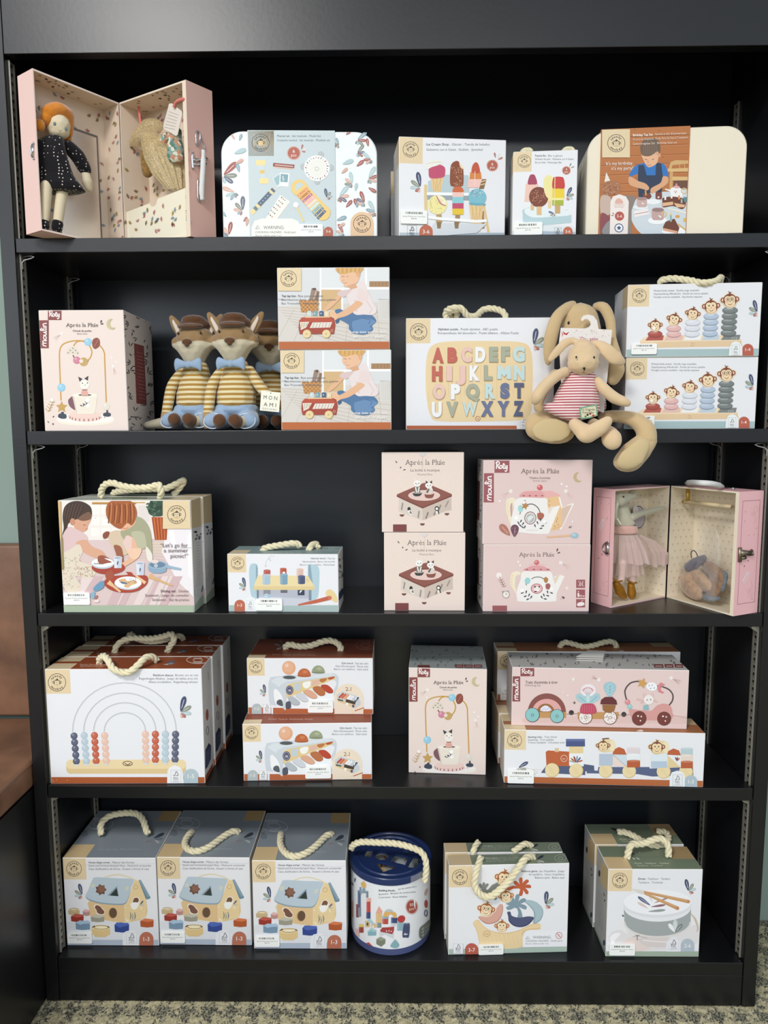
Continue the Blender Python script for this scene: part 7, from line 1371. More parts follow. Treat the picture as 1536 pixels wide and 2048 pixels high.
rope2(t, [(1236, 1664, .030), (1248, 1664, .025), (1264, 1670, .015), (1282, 1680, .000), (1298, 1688, -.010), (1315, 1691, -.014), (1332, 1685, -.008), (1337, 1674, .01), (1330, 1664, .024), (1314, 1663, .034)], .0056)
# ---------------------------------------------------------------- soft toys and doll cases
def organic(name, chains, m, parent, voxel=.0018, smooth=6, colf=None, spacing=.35):
    """one continuous soft body grown round tapered chains of (point, radius or (rx, ry, rz))"""
    vs, fs = [], []
    bm = bmesh.new(); bmesh.ops.create_icosphere(bm, subdivisions=2, radius=1); SV = [v.co.copy() for v in bm.verts]; SF = [tuple(v.index for v in f.verts) for f in bm.faces]; bm.free()
    def ball_(c, r):
        n = len(vs); r = r if isinstance(r, (tuple, list)) else (r, r, r)
        vs.extend((c[0]+v.x*r[0], c[1]+v.y*r[1], c[2]+v.z*r[2]) for v in SV); fs.extend(tuple(i+n for i in f) for f in SF)
    for ch in chains:
        ch = [(Vector(p), r if isinstance(r, (tuple, list)) else (r, r, r)) for p, r in ch]
        if len(ch) > 2:
            P = spline([p for p, _ in ch], 4); Rr = []
            for i in range(len(ch)-1):
                for k in range(4): t = k/4; Rr.append(tuple(a+(b-a)*t for a, b in zip(ch[i][1], ch[i+1][1])))
            Rr.append(ch[-1][1]); ch = list(zip(P, Rr))
        ball_(*ch[0])
        for (p, r), (q, s) in zip(ch, ch[1:]):
            n = max(1, int((q-p).length/(min(min(r), min(s))*spacing)))
            for k in range(1, n+1): t = k/n; ball_(p+(q-p)*t, tuple(a+(b-a)*t for a, b in zip(r, s)))
    me = bpy.data.meshes.new('tmp'); me.from_pydata(vs, [], fs); o = bpy.data.objects.new('tmp', me); COL.objects.link(o)
    a = o.modifiers.new('r', 'REMESH'); a.mode = 'VOXEL'; a.voxel_size = voxel
    b_ = o.modifiers.new('s', 'SMOOTH'); b_.factor = .6; b_.iterations = smooth
    dg = bpy.context.evaluated_depsgraph_get(); nm = bpy.data.meshes.new_from_object(o.evaluated_get(dg)); bpy.data.objects.remove(o); bpy.data.meshes.remove(me)
    nm.name = name; nm.materials.clear(); nm.materials.append(m); nm.shade_smooth()
    if colf:
        at = nm.color_attributes.new('Col', 'FLOAT_COLOR', 'POINT'); d = []
        for v in nm.vertices: d += [*lin(colf(v.co)), 1.0]
        at.data.foreach_set('color', d)
    r = bpy.data.objects.new(name, nm); COL.objects.link(r); r.parent = parent
    return r
PLUSH = mat('plush_cloth', rough=.95, spec=.1, sheen=.5, attr=True, bump=.5, bscale=900)
def cloth(name, col, **k): return mat(name, col, rough=k.pop('rough', .95), spec=.12, sheen=k.pop('sheen', .5), bump=k.pop('bump', .5), bscale=k.pop('bscale', 900), **k)
def tiny(name, items, m, parent):
    """small raised marks: (centre, rx, ry, rz)"""
    mb = MB(); bm = bmesh.new(); bmesh.ops.create_icosphere(bm, subdivisions=2, radius=1); SV = [v.co.copy() for v in bm.verts]; SF = [tuple(v.index for v in f.verts) for f in bm.faces]; bm.free()
    for c, rx, ry, rz in items: mb.mesh([(c[0]+v.x*rx, c[1]+v.y*ry, c[2]+v.z*rz) for v in SV], SF)
    return mb.build(name, m, parent, smooth=True)
EYE = mat('black_bead', '#0d0b0b', rough=.15, spec=.6)

# ---- plush foxes with caps
FB, FC, FD = '#957853', '#c9bfa6', '#6b4a31'
KNIT = bands('knit_stripes', [(.5, '#a9823f'), (.5, '#ddd0a8')], .0081)
DENIM = cloth('pale_blue_cotton', '#93a9c2', vary=.06, vscale=80); CAP = cloth('brown_suede', '#5c3c25', vary=.12, vscale=60)
def fox(x, y, rz, label, arms=(-1, 1)):
    f = empty('plush_fox', (x, y, Z2), math.radians(rz), label, 'soft toy', 'plush foxes in caps')
    def hc(p):
        line = .1475-.0105*math.exp(-(p.x/.0085)**2)-(p.x/.043)**2*.006
        return FC if p.z < line and p.y < .012 else FB
    hd = organic('head', [[((0, 0, .152), (.034, .029, .024))], [((-.031, -.002, .146), (.0095, .013, .0115)), ((.031, -.002, .146), (.0095, .013, .0115))], [((0, -.006, .139), (.034, .027, .014)), ((0, -.006, .131), (.027, .025, .013)), ((0, -.004, .117), (.016, .017, .014))], [((0, -.026, .141), (.013, .009, .010))]], PLUSH, f, .0014, 5, hc)
    tiny('nose', [((0, -.0345, .1430), .0088, .0035, .0050), ((0, -.0345, .1385), .0045, .0032, .0038)], CAP, hd)
    tiny('eye', [((-.0195, -.0235, .159), .0017, .0016, .0022)], EYE, hd); tiny('eye', [((.0195, -.0235, .159), .0017, .0016, .0022)], EYE, hd)
    for s in (-1, 1):
        e = organic('ear', [[((.026*s, .004, .164), (.010, .005, .010)), ((.036*s, .004, .178), (.009, .004, .009)), ((.044*s, .005, .190), (.0045, .003, .005))]], cloth('fox_brown', FB), f, .0014, 4)
        organic('inner_ear', [[((.0295*s, -.0015, .166), (.0035, .002, .006)), ((.0385*s, -.0005, .182), (.002, .0015, .005))]], cloth('ear_pink', '#dccdbf'), e, .001, 2)
    organic('cap', [[((0, .002, .176), (.028, .024, .012))], [((0, -.004, .182), (.022, .020, .010))], [((-.001, -.017, .171), (.023, .014, .0045)), ((-.001, -.026, .168), (.019, .009, .003))]], CAP, f, .0014, 4)
    organic('sweater', [[((0, 0, .110), (.020, .016, .010)), ((0, 0, .092), (.026, .021, .016)), ((0, -.002, .060), (.034, .028, .020)), ((0, -.004, .045), (.033, .029, .012))]], KNIT, f, .0018, 6)
    for s, pts in ((-1, [(-.024, -.002, .098), (-.036, -.014, .075), (-.039, -.024, .045), (-.040, -.030, .026)]), (1, [(.024, -.002, .098), (.040, -.014, .076), (.056, -.022, .058), (.066, -.026, .050)])):
        if s not in arms: continue
        a = organic('arm', [[(pts[0], .0085), (pts[1], .0092), (pts[2], .0092), (pts[3], .0085)]], KNIT, f, .0016, 5)
        q = Vector(pts[3]); d = (q-Vector(pts[2])).normalized(); organic('paw', [[(q, .0088), (q+d*.012, .0085), (q+d*.019, .006)]], cloth('fox_tan', '#ab8a5a'), a, .0014, 4)
    organic('shorts', [[((-.012, -.004, .034), (.026, .028, .014)), ((.012, -.004, .034), (.026, .028, .014))], [((-.020, -.010, .020), (.020, .020, .018)), ((-.030, -.036, .015), (.017, .014, .014))], [((.020, -.010, .020), (.020, .020, .018)), ((.030, -.036, .015), (.017, .014, .014))]], DENIM, f, .0018, 6)
    for s in (-1, 1):
        l = organic('leg', [[((.022*s, -.040, .014), .0095), ((.015*s, -.054, .013), .0095)]], cloth('fox_cream', '#cdbf9c'), f, .0016, 4)
        organic('shoe', [[((.014*s, -.056, .014), (.011, .009, .012)), ((.012*s, -.061, .016), (.011, .009, .011))]], CAP, l, .0015, 5)
        mb = MB(); mb.tube([Vector((.026*s, -.040, .015))+Vector((math.cos(t)*.016*s, math.sin(t)*.006-.006, math.sin(t)*.012)) for t in [2*PI*k/20 for k in range(21)]], .001, 5); mb.build('hem', cloth('pale_piping', '#c9d2dc'), f, smooth=True)
    organic('tail', [[((-.030, .012, .016), .009), ((-.055, -.004, .013), (.013, .012, .011)), ((-.078, -.022, .009), (.007, .007, .006))]], PLUSH, f, .0018, 5, lambda p: FC if p.x < -.052 else FB)
    bw = organic('bow_tie', [[((0, -.030, .107), (.005, .005, .007))], [((.004, -.030, .107), (.004, .004, .004)), ((.018, -.031, .108), (.005, .004, .010)), ((.021, -.030, .106), (.003, .003, .011))], [((-.004, -.030, .107), (.004, .004, .004)), ((-.018, -.031, .108), (.005, .004, .010)), ((-.021, -.030, .106), (.003, .003, .011))]], DENIM, f, .0012, 3)
    return f
fx = fox(.3200, .070, -3, 'plush fox in brown cap and bow tie, middle of three, with a white tag')
mb = MB(); w, h = .031, .031; M = Matrix.Translation((.066, -.050, .030)) @ Matrix.Rotation(.10, 4, 'Y')
mb.box(-w/2, w/2, -.0004, .0004, 0, h, '#f1efe0', M)
def card_text(mb, M, rows, y=-.0006):
    for t, x, z, sz, wd, c in rows:
        vs, fs = glyphs(t, 0); a0, a1 = min(v[0] for v in vs), max(v[0] for v in vs); mb.mesh([M @ Vector((x+((vx-a0)/(a1-a0)-.5)*wd, y, z+vy*sz)) for vx, vy in vs], fs, c)
card_text(mb, M, [('M O N', 0, .0185, .0085, .022, '#55534a'), ('A M I', 0, .0075, .0085, .020, '#55534a'), ('D E S I G N S', 0, .002, .0042, .022, '#7c7a70'), ('•', 0, .0265, .006, .002, '#33322c')])
mb.build('hang_tag', PAPER, fx, colors=True)
f2 = fox(.2470, .088, -8, 'plush fox in brown cap, left of three, leaning beside the bead maze box', (-1,))
f2.rotation_euler.x = math.radians(-2)
f3 = fox(.3640, .150, 6, 'plush fox in brown cap, right of three, partly hidden behind the bus boxes', (1,))

# ---- plush rabbits, the small one on the big one's lap
def PX(cx, cy, y, sc=4.8, ox=1020, oy=590): return aty(ox+cx/sc, oy+cy/sc, y)
def rab(name, loc, label):
    r = empty(name, loc, 0, label, 'soft toy'); L = Vector(loc)
    def ch(*pts):
        """points: view x, view y, depth y, radius in view units (or three of them)"""
        out = []
        for cx, cy, y, rr in pts:
            k = (y-CAM.y)/FPX/4.8; rr = rr if isinstance(rr, tuple) else (rr, rr, rr); out.append((PX(cx, cy, y)-L, tuple(q*k for q in rr)))
        return out
    return r, ch
TAN, TANL = cloth('tan_velour', '#c9ae83', vary=.05, vscale=40, bump=.25), cloth('light_tan_velour', '#dbbf98', vary=.05, vscale=40, bump=.25)
r1, c1 = rab('plush_rabbit', (.890, .02, Z2), 'large tan plush rabbit seated behind the small one, long leg hanging over the shelf')
hd = organic('head', [c1((670, 270, .030, (185, 150, 190)), (680, 330, .028, (190, 150, 170))), c1((670, 430, .022, (150, 130, 130)))], TAN, r1, .0020, 6)
tiny('eye', [(PX(563, 268, -.0045)-r1.location, .0019, .0016, .0026)], EYE, hd)
organic('ear', [c1((600, 95, .030, 42), (540, 125, .022, (52, 40, 50)), (450, 220, .012, (60, 35, 60)), (395, 400, .006, (70, 35, 70)), (372, 560, .006, (55, 32, 60)), (365, 640, .008, (30, 25, 40)))], TAN, r1, .0018, 5)
organic('ear', [c1((830, 110, .030, 40), (900, 120, .020, (55, 42, 50)), (960, 240, .014, (50, 40, 60)), (975, 420, .010, (45, 40, 60)), (1000, 600, .004, (80, 45, 70)), (1020, 720, .002, (85, 50, 70)), (990, 810, .004, (60, 42, 60)))], TAN, r1, .0018, 5)
KP = bands('purple_stripes', [(.5, '#7b4658'), (.5, '#c9a9ad')], .0042)
organic('romper', [c1((690, 700, .028, (180, 100, 120)), (700, 900, .024, (220, 130, 150)), (700, 1080, .020, (230, 130, 90)))], KP, r1, .0022, 6)
organic('arm', [c1((430, 760, .016, 50), (330, 900, .008, 48), (270, 1050, .004, 50), (290, 1110, .002, 40))], TAN, r1, .0020, 5)
lg = organic('leg', [c1((520, 1160, .010, 90), (400, 1200, -.006, (130, 100, 95)))], TAN, r1, .0022, 6)
organic('foot', [c1((300, 1230, -.012, (165, 90, 120)), (370, 1290, -.016, (225, 95, 135)), (480, 1310, -.016, (150, 90, 120)))], TAN, lg, .0022, 8)
organic('sole', [c1((400, 1300, -.0315, (205, 22, 125)))], cloth('pale_tan_velour', '#cbb58a', bump=.25), lg, .0022, 6)
lg = organic('leg', [c1((900, 1170, .010, 60), (1050, 1165, -.004, (75, 75, 62)), (1200, 1200, -.018, (85, 85, 75)), (1300, 1290, -.028, (95, 90, 90)), (1310, 1380, -.032, (100, 95, 90)))], TAN, r1, .0022, 6)
organic('foot', [c1((1305, 1400, -.032, (108, 90, 90)), (1210, 1500, -.034, (150, 95, 110)), (1130, 1600, -.030, (145, 90, 105)))], TAN, lg, .0022, 8)
organic('sole', [c1((1260, 1450, -.046, (90, 30, 80)), (1170, 1560, -.048, (130, 32, 95)), (1125, 1610, -.044, (110, 30, 75)))], cloth('pale_tan_velour', '#cbb58a', bump=.25), lg, .0022, 6)
mb = MB(); WH = '#e9e2dc'
def cardpoly(pts, y, col, mb=mb, back=.0006):
    F_ = [PX(x, yy, y)-r1.location for x, yy in pts]; B_ = [p+Vector((0, back, 0)) for p in F_]; n = len(pts)
    mb.mesh(list(F_)+list(B_), [tuple(reversed(range(n))), tuple(range(n, 2*n))]+[(i, (i+1) % n, (i+1) % n+n, i+n) for i in range(n)], col)
yc = -.0098
cardpoly([(487, 315), (730, 322), (850, 326), (980, 335), (965, 500), (900, 1130), (500, 1000), (470, 460)], yc, WH)
hk = [(712, 322), (755, 310), (775, 285), (770, 255), (745, 232), (715, 232), (702, 248), (685, 248), (683, 225), (705, 198), (750, 187), (800, 200), (835, 245), (850, 326)]
cardpoly(hk, yc, WH); R = random.Random(3)
for k in range(46):
    x, y = R.uniform(500, 960), R.uniform(335, 450); s = 4; cardpoly([(x-s, y), (x, y+s*1.6), (x+s, y), (x, y-s*1.6)], yc-.0001, ('#c9a9a6', '#b6bba4', '#d9b7b4')[k % 3], back=.00005)
cardpoly([(505, 345), (535, 370), (570, 352), (545, 385), (520, 378)], yc-.0001, '#b3323c', back=.00005); cardpoly([(495, 350), (515, 375), (500, 405)], yc-.0001, '#d78d88', back=.00005)
M = Matrix.Translation(PX(700, 440, yc-.0002)-r1.location)
card_text(mb, M, [('Or', .0, 0, .009, .0085, '#b3323c'), ('agée', .0165, -.0002, .009, .0125, '#b3323c')], 0)
mb.build('hang_card', PAPER, r1, colors=True)
# small rabbit
r2, c2 = rab('plush_rabbit', (.877, -.012, Z2+.002), 'small tan plush rabbit in red striped romper, sitting on the front edge')
hd = organic('head', [c2((705, 590, -.036, (150, 130, 140)), (703, 650, -.040, (150, 130, 120))), c2((700, 500, -.034, (100, 100, 80)))], TANL, r2, .0016, 6)
tiny('eye', [(PX(636, 597, -.0595)-r2.location, .0014, .0012, .0019)], EYE, hd); tiny('eye', [(PX(808, 598, -.0565)-r2.location, .0014, .0012, .0019)], EYE, hd)
tiny('nose', [(PX(712, 704, -.0615)-r2.location, .0021, .0012, .0018), (PX(714, 714, -.061)-r2.location, .0012, .001, .0018)], EYE, hd)
mb = MB(); mb.tube([PX(712, 716, -.0612)-r2.location, PX(708, 742, -.0595)-r2.location], .0003, 5); mb.tube([PX(694, 748, -.0588)-r2.location, PX(708, 742, -.0598)-r2.location, PX(722, 750, -.0585)-r2.location], .0003, 5); mb.build('mouth', EYE, hd)
organic('ear', [c2((650, 455, -.034, 32), (590, 440, -.032, (42, 28, 36)), (520, 470, -.036, (44, 24, 44)), (450, 545, -.038, (42, 22, 44)), (390, 615, -.036, (28, 18, 30)))], TANL, r2, .0014, 5)
organic('ear', [c2((790, 470, -.032, 32), (860, 475, -.034, (46, 30, 40)), (930, 530, -.040, (70, 30, 62)), (1000, 600, -.040, (78, 30, 65)), (1060, 640, -.036, (50, 26, 42)))], TANL, r2, .0014, 5)
RS = bands('red_stripes', [(.45, '#b0525e'), (.55, '#ecd9d4')], .0041)
rm = organic('romper', [c2((690, 770, -.026, (130, 90, 60)), (660, 880, -.026, (185, 130, 100)), (635, 1000, -.026, (225, 150, 110)), (630, 1090, -.024, (235, 150, 85)), (660, 1120, -.028, (180, 130, 70))), c2((375, 1075, -.032, (62, 60, 46)), (480, 1110, -.036, (90, 70, 60)), (610, 1150, -.036, (100, 80, 62)), (760, 1110, -.032, (85, 80, 75)))], RS, r2, .0018, 6)
organic('arm', [c2((525, 740, -.034, 52), (430, 790, -.042, 56), (330, 880, -.046, 60), (265, 970, -.046, 60), (245, 1010, -.044, 48))], TANL, r2, .0016, 6)
organic('arm', [c2((840, 820, -.034, 40), (900, 900, -.040, 56), (1000, 985, -.044, 58), (1080, 1020, -.046, 50), (1130, 1040, -.046, 34))], TANL, r2, .0016, 6)
lg = organic('leg', [c2((620, 1240, -.044, 60), (680, 1290, -.050, 75), (740, 1330, -.054, (110, 80, 90)))], TANL, r2, .0018, 6)
organic('foot', [c2((740, 1345, -.058, (100, 70, 80)), (850, 1280, -.060, (90, 60, 75)), (935, 1210, -.058, (52, 45, 50)))], TANL, lg, .0018, 7)
lg = organic('leg', [c2((800, 1240, -.030, 60), (960, 1330, -.040, (80, 70, 70)))], TANL, r2, .0018, 6)
organic('foot', [c2((975, 1380, -.050, (100, 70, 100)), (985, 1400, -.054, (92, 60, 92)))], TANL, lg, .0018, 7)
mb = MB(); P = [PX(x, y, -.0630)-r2.location for x, y in ((665, 1085), (750, 1060), (832, 1050), (842, 1160), (760, 1185), (680, 1190))]
mb.mesh(P+[p+Vector((0, .0008, 0)) for p in P], [(5, 4, 3, 2, 1, 0), (6, 7, 8, 9, 10, 11)]+[(i, (i+1) % 6, (i+1) % 6+6, i+6) for i in range(6)], '#6fa184')
P = [PX(x, y, -.0631)-r2.location for x, y in ((678, 1095), (750, 1075), (822, 1065), (830, 1150), (755, 1172), (690, 1178))]; mb.poly(P[::-1], '#d9cfae')
for x, y, c, s in ((745, 1150, '#3a2c2a', 14), (770, 1140, '#7a2a2a', 12), (800, 1160, '#b3402f', 16), (725, 1165, '#5d7a4f', 12), (760, 1110, '#8d8268', 10)):
    q = [PX(x+dx*s, y+dy*s, -.0632)-r2.location for dx, dy in ((-1, 0), (0, 1), (1, 0), (0, -1))]; mb.poly(q, c)
M = Matrix.Translation(PX(750, 1108, -.0633)-r2.location); card_text(mb, M, [('La Grande', 0, 0, .0045, .019, '#5c5a4e'), ('Famille', 0, -.0045, .0045, .016, '#5c5a4e')], 0)
mb.build('cloth_label', PAPER, r2, colors=True)
# ---- open cardboard doll cases
def tray(name, Q, h, ins, out, inn, rim, parent, label=None):
    """case half: Q = opening corner at the fold, opening corner near, outer far corner, back corner; ins = wall thickness"""
    mb = MB(); F_, N_, A_, B_ = [Vector((p[0], p[1])) for p in Q]; t = ins
    u = (F_-N_).normalized(); v = (A_-N_).normalized(); w = (B_-F_).normalized()
    n0 = N_+u*t; f0 = F_-u*.0015; a0 = n0+v*((A_-N_).length-.002); b0 = f0+w*((B_-F_).length-.002)
    def quad(p, q, z0, z1, c): mb.poly([(p.x, p.y, z0), (q.x, q.y, z0), (q.x, q.y, z1), (p.x, p.y, z1)], c)
    for p, q in ((N_, A_), (A_, B_), (B_, F_)): quad(q, p, 0, h, out)
    mb.poly([(p.x, p.y, h) for p in (N_, A_, B_, F_)], out); mb.poly([(p.x, p.y, 0) for p in (F_, B_, A_, N_)], out)
    z0, z1 = .0025, h-.0025
    for p, q in ((n0, a0), (a0, b0), (b0, f0)): quad(p, q, z0, z1, inn)
    mb.poly([(p.x, p.y, z1) for p in (f0, b0, a0, n0)], inn); mb.poly([(p.x, p.y, z0) for p in (n0, a0, b0, f0)], inn)
    for P in ([(N_, 0), (n0, z0), (n0, z1), (N_, h)], [(F_, 0), (f0, z0), (f0, z1), (F_, h)], [(N_, 0), (F_, 0), (f0, z0), (n0, z0)], [(N_, h), (F_, h), (f0, z1), (n0, z1)]): mb.poly([(p.x, p.y, z) for p, z in P], rim)
    return mb, (n0, a0, b0, f0, z0, z1)
def strew(mb, p, q, z0, z1, side, kind, n, sd):
    """small printed motifs on an upright wall p-q"""
    R = random.Random(sd); d = q-p; L = d.length; d = d/L; nn = Vector((-d.y, d.x))*side*.00025; k = 0
    for i in range(n):
        x, z = R.uniform(.003, L-.003), R.uniform(z0+.004, z1-.004); a = R.uniform(0, 6.28)
        f = lambda dx, dz: (p.x+d.x*(x+dx)+nn.x, p.y+d.y*(x+dx)+nn.y, z+dz)
        if kind == 'floral':
            c = R.choice(('#b0736c', '#8d9aa0', '#a58d55', '#b98a80', '#8a7b5a'))
            for da in (-.7, 0, .7):
                ca, sa = math.cos(a+da), math.sin(a+da); l, w = .0062, .0015; mb.poly([f(0, 0), f(ca*l*.5-sa*w, sa*l*.5+ca*w), f(ca*l, sa*l), f(ca*l*.5+sa*w, sa*l*.5-ca*w)], c)
        else: pass
    if kind == 'fleur':
        nx, nz = int(L/.012), int((z1-z0)/.012)
        for i in range(nx):
            for j in range(nz):
                x, z = .006+i*.012+(j % 2)*.006, z0+.006+j*.012
                if x > L-.003: continue
                for ca, sa in ((.6, .8), (-.6, .8), (0, 1), (0, -.8)):
                    f = lambda dx, dz: (p.x+d.x*(x+dx)+nn.x, p.y+d.y*(x+dx)+nn.y, z+dz)
                    mb.poly([f(ca*.0006, sa*.0006), f(ca*.0027-sa*.0006, sa*.0027+ca*.0006), f(ca*.0027+sa*.0006, sa*.0027-ca*.0006)], '#c2a58e')
def box2(mb, p, q, t, z0, z1, col):
    """upright slab of thickness t along p-q"""
    d = (q-p).normalized(); n = Vector((-d.y, d.x))*t; mb.prism([(p.x, p.y), (q.x, q.y), (q.x+n.x, q.y+n.y), (p.x+n.x, p.y+n.y)], z0, z1, col)
V2_ = lambda x, y: Vector((x, y))
# ballerina case and doll case share this view helper: a point on an upright plane of the case
def onp(px, py, P0, n):
    d = ray(px, py); P0 = Vector((P0[0], P0[1], 0)); n = Vector((n[0], n[1], 0)); t = (P0-CAM).dot(n)/d.dot(n); return CAM+d*t
CH = mat('chrome', '#c9c9c9', rough=.18, metal=1)
# pink case with the red haired doll
HA = .2243
ca = empty('doll_case', (.145, .068, Z1), 0, 'open pale pink cardboard doll case with floral lining, overhanging the top shelf', 'doll case')
O_ = Vector((.145, .068)); lo = lambda x, y: (x-.145, y-.068)
LQ = [lo(.1445, .068), lo(.0625, -.042), lo(.0285, -.019), lo(.1105, .091)]; RQ = [lo(.1455, .068), lo(.2725, -.004), lo(.3025, .033), lo(.1760, .108)]
INN = '#e3cfba'
mb, (n0, a0, b0, f0, z0, z1) = tray('case_lid', LQ, HA, .0015, '#e8c5bb', INN, '#ecd9cf', ca)
strew(mb, a0, b0, z0, z1, -1, 'floral', 90, 1); strew(mb, b0, f0, z0, z1, -1, 'floral', 34, 2)
for i in range(16): pass
dU = (b0-a0).normalized(); nI = Vector((dU.y, -dU.x))
mb.build('lid_half', PRINT, ca, colors=True)
def ceilmot(mb, P, z, n, sd):
    R = random.Random(sd); A_, B_, C_, D_ = P
    for i in range(n):
        s, t = R.uniform(.05, .95), R.uniform(.1, .9); c = (A_*(1-s)+B_*s)*(1-t)+(D_*(1-s)+C_*s)*t; a = R.uniform(0, 6.28); col = R.choice(('#a5816a', '#8a7b5a', '#8c8a80'))
        for da in (-.7, 0, .7):
            ca_, sa = math.cos(a+da), math.sin(a+da); l, w = .0045, .001; mb.poly([(c.x, c.y, z), (c.x+ca_*l*.5-sa*w, c.y+sa*l*.5+ca_*w, z), (c.x+ca_*l, c.y+sa*l, z), (c.x+ca_*l*.5+sa*w, c.y+sa*l*.5-ca_*w, z)], col)
mb = MB(); ceilmot(mb, (a0, b0, f0, n0), z1-.0003, 22, 8)
# mirror on the lid's inside, with its label
mi0, mi1 = a0+dU*.052, a0+dU*.118; fr = MB(); box2(fr, mi0-dU*.003+nI*.0006, mi1+dU*.003+nI*.0006, -.0016, .004, .178, '#6e6660'); fr.build('mirror_frame', PRINT, ca, colors=True)
mm_ = MB(); box2(mm_, mi0+nI*.0024, mi1+nI*.0024, -.0006, .004, .174, None); mm_.build('mirror', mat('mirror_foil', '#e0d6cc', rough=.3, metal=.8), ca)
box2(mb, mi0+dU*.004+nI*.0036, mi0+dU*.024+nI*.0036, -.0003, .158, .172, '#dfd8d0')
for k in range(5): box2(mb, mi0+dU*.006+nI*.0042, mi0+dU*.021+nI*.0042, -.0002, .1605+.0022*k, .1609+.0022*k, '#6a6460')
mb.build('lid_trim', PRINT, ca, colors=True)
mb, (n0, a0, b0, f0, z0, z1) = tray('case_body', RQ, HA, .0075, '#d3a99c', INN, '#e6d5c0', ca)
strew(mb, a0, b0, z0, z1, 1, 'floral', 90, 4); strew(mb, b0, f0, z0, z1, 1, 'floral', 30, 5); ceilmot(mb, (a0, b0, f0, n0), z1-.0003, 26, 9)
N_, F_ = Vector(RQ[1]), Vector(RQ[0]); strew(mb, n0, N_, .004, HA-.004, 1, 'floral', 22, 7)
mb.build('body_half', PRINT, ca, colors=True)
# pocket at the foot of the body half
u = (F_-n0).normalized(); v = (a0-n0).normalized(); mb = MB(); p, q = n0+u*.004+v*.003, f0+v*.0035; H1, H0 = .073, .058
L = (q-p).length; prof = [(0, .0026), (L, .0026), (L, H0), (L*.60, H0+.005)]+[(L*.53+L*.065*math.cos(t), .0655-L*.065*math.sin(t)) for t in [PI*k/8 for k in range(9)]]+[(L*.44, H0+.009), (0, H1)]
dd = (q-p).normalized(); nn = Vector((dd.y, -dd.x)); nn = nn if nn.dot(v) > 0 else -nn
Pf = [(p.x+dd.x*s, p.y+dd.y*s, z) for s, z in prof]; Pb = [(x+nn.x*.001, y+nn.y*.001, z) for x, y, z in Pf]; m = len(Pf)
mb.mesh(Pf+Pb, [tuple(range(m)), tuple(range(2*m-1, m-1, -1))]+[(i, i+m, (i+1) % m+m, (i+1) % m) for i in range(m)], '#ede4cd'); strew(mb, p, q, .003, .058, 1 if True else -1, 'floral', 26, 12); strew(mb, p, q, .003, .058, -1, 'floral', 26, 12)
box2(mb, n0+u*.003+v*.003, n0+u*.003+v*.030, .001, .003, H1, '#d9c9b0')
mb.build('pocket', PRINT, ca, colors=True)
# hardware
def A4(cx, cy, P0, n): return onp(cx/3.491, 100+cy/3.491, P0, n)-Vector(ca.location)
sN, sP = (.0340, -.0300), None
no = ((.033), -(.030))           # outward normal of the body's outer side
Pn = (.2725+.0012, -.004-.0009); nv = (.037, -.030)
mb = MB()
for pts, r in (([(1378, 565), (1392, 575), (1398, 610), (1392, 650), (1380, 668), (1370, 650), (1368, 590), (1378, 565)], .0011), ([(1385, 900), (1380, 930), (1383, 1040), (1400, 1060)], .0012), ([(1348, 720), (1342, 750), (1345, 800), (1350, 830)], .0020), ([(1395, 600), (1420, 640), (1432, 700)], .0006), ([(1350, 770), (1400, 765), (1445, 760)], .0018), ([(1352, 800), (1440, 795)], .0018)):
    mb.tube(spline([A4(x, y, Pn, nv) for x, y in pts], 3), r, 8)
mb.build('clasp', CH, ca, smooth=True)
mb = MB(); mb.tube(spline([A4(x, y, (Pn[0]+.003, Pn[1]-.003), nv) for x, y in ((1420, 700), (1418, 800), (1412, 900), (1408, 980), (1412, 1050))], 4), [.0030]*3+[.0042]*11+[.0034]*3, 8); mb.build('handle', mat('tissue_wrap', '#d9d9d6', rough=.8, bump=.8, bscale=200), ca, smooth=True)
mb = MB(); Pl = (.0625-.0006, -.042-.0009); nl = (-.56, -.83)
mb.tube(spline([A4(x, y, Pl, nl) for x, y in ((236, 645), (222, 670), (216, 705), (222, 740), (238, 762))], 3), .0014, 8); mb.tube([A4(x, y, Pl, nl) for x, y in ((232, 660), (230, 750))], .0024, 8); mb.build('latch', CH, ca, smooth=True)
# the doll
PD, nD = (.0560, -.0378), (-.83, .56)
def doll(name, root, P0, n, sc, ox, oy):
    L = Vector(root.location); nv_ = Vector((n[0], n[1], 0)).normalized()
    def ch(*pts):
        out = []
        for cx, cy, off, rr in pts:
            p = onp(ox+cx/sc, oy+cy/sc, (P0[0]+nv_.x*off, P0[1]+nv_.y*off), n); k = (p.y-CAM.y)/FPX/sc; rr = rr if isinstance(rr, tuple) else (rr, rr, rr); out.append((p-L, tuple(q*k for q in rr)))
        return out
    return ch
dl = empty('rag_doll', (.060, -.012, Z1+.003), 0, 'rag doll with orange hair and black dotted dress inside the pink case', 'doll')
cD = doll('d', dl, PD, nD, 3.491, 0, 100)
SKIN = cloth('cream_cotton', '#dcceb0', bump=.2, sheen=.2); HAIR = cloth('orange_velvet', '#d4821f', sheen=.8, vary=.1, vscale=100)
DOTS = mat('dotted_black_cloth', '#17161a', rough=.9, spec=.15, sheen=.2)
def dotmat(m, base, dot, scale=200, th=.20):
    N = m.node_tree.nodes; L = m.node_tree.links; tc = N.new('ShaderNodeTexCoord'); v = N.new('ShaderNodeTexVoronoi'); v.inputs['Scale'].default_value = scale; v.inputs['Randomness'].default_value = .35
    L.new(tc.outputs['Object'], v.inputs['Vector']); r = N.new('ShaderNodeValToRGB'); r.color_ramp.interpolation = 'CONSTANT'; L.new(v.outputs['Distance'], r.inputs[0])
    r.color_ramp.elements[0].color = (*lin(dot), 1); r.color_ramp.elements[1].position = th; r.color_ramp.elements[1].color = (*lin(base), 1); L.new(r.outputs[0], N['Principled BSDF'].inputs['Base Color'])
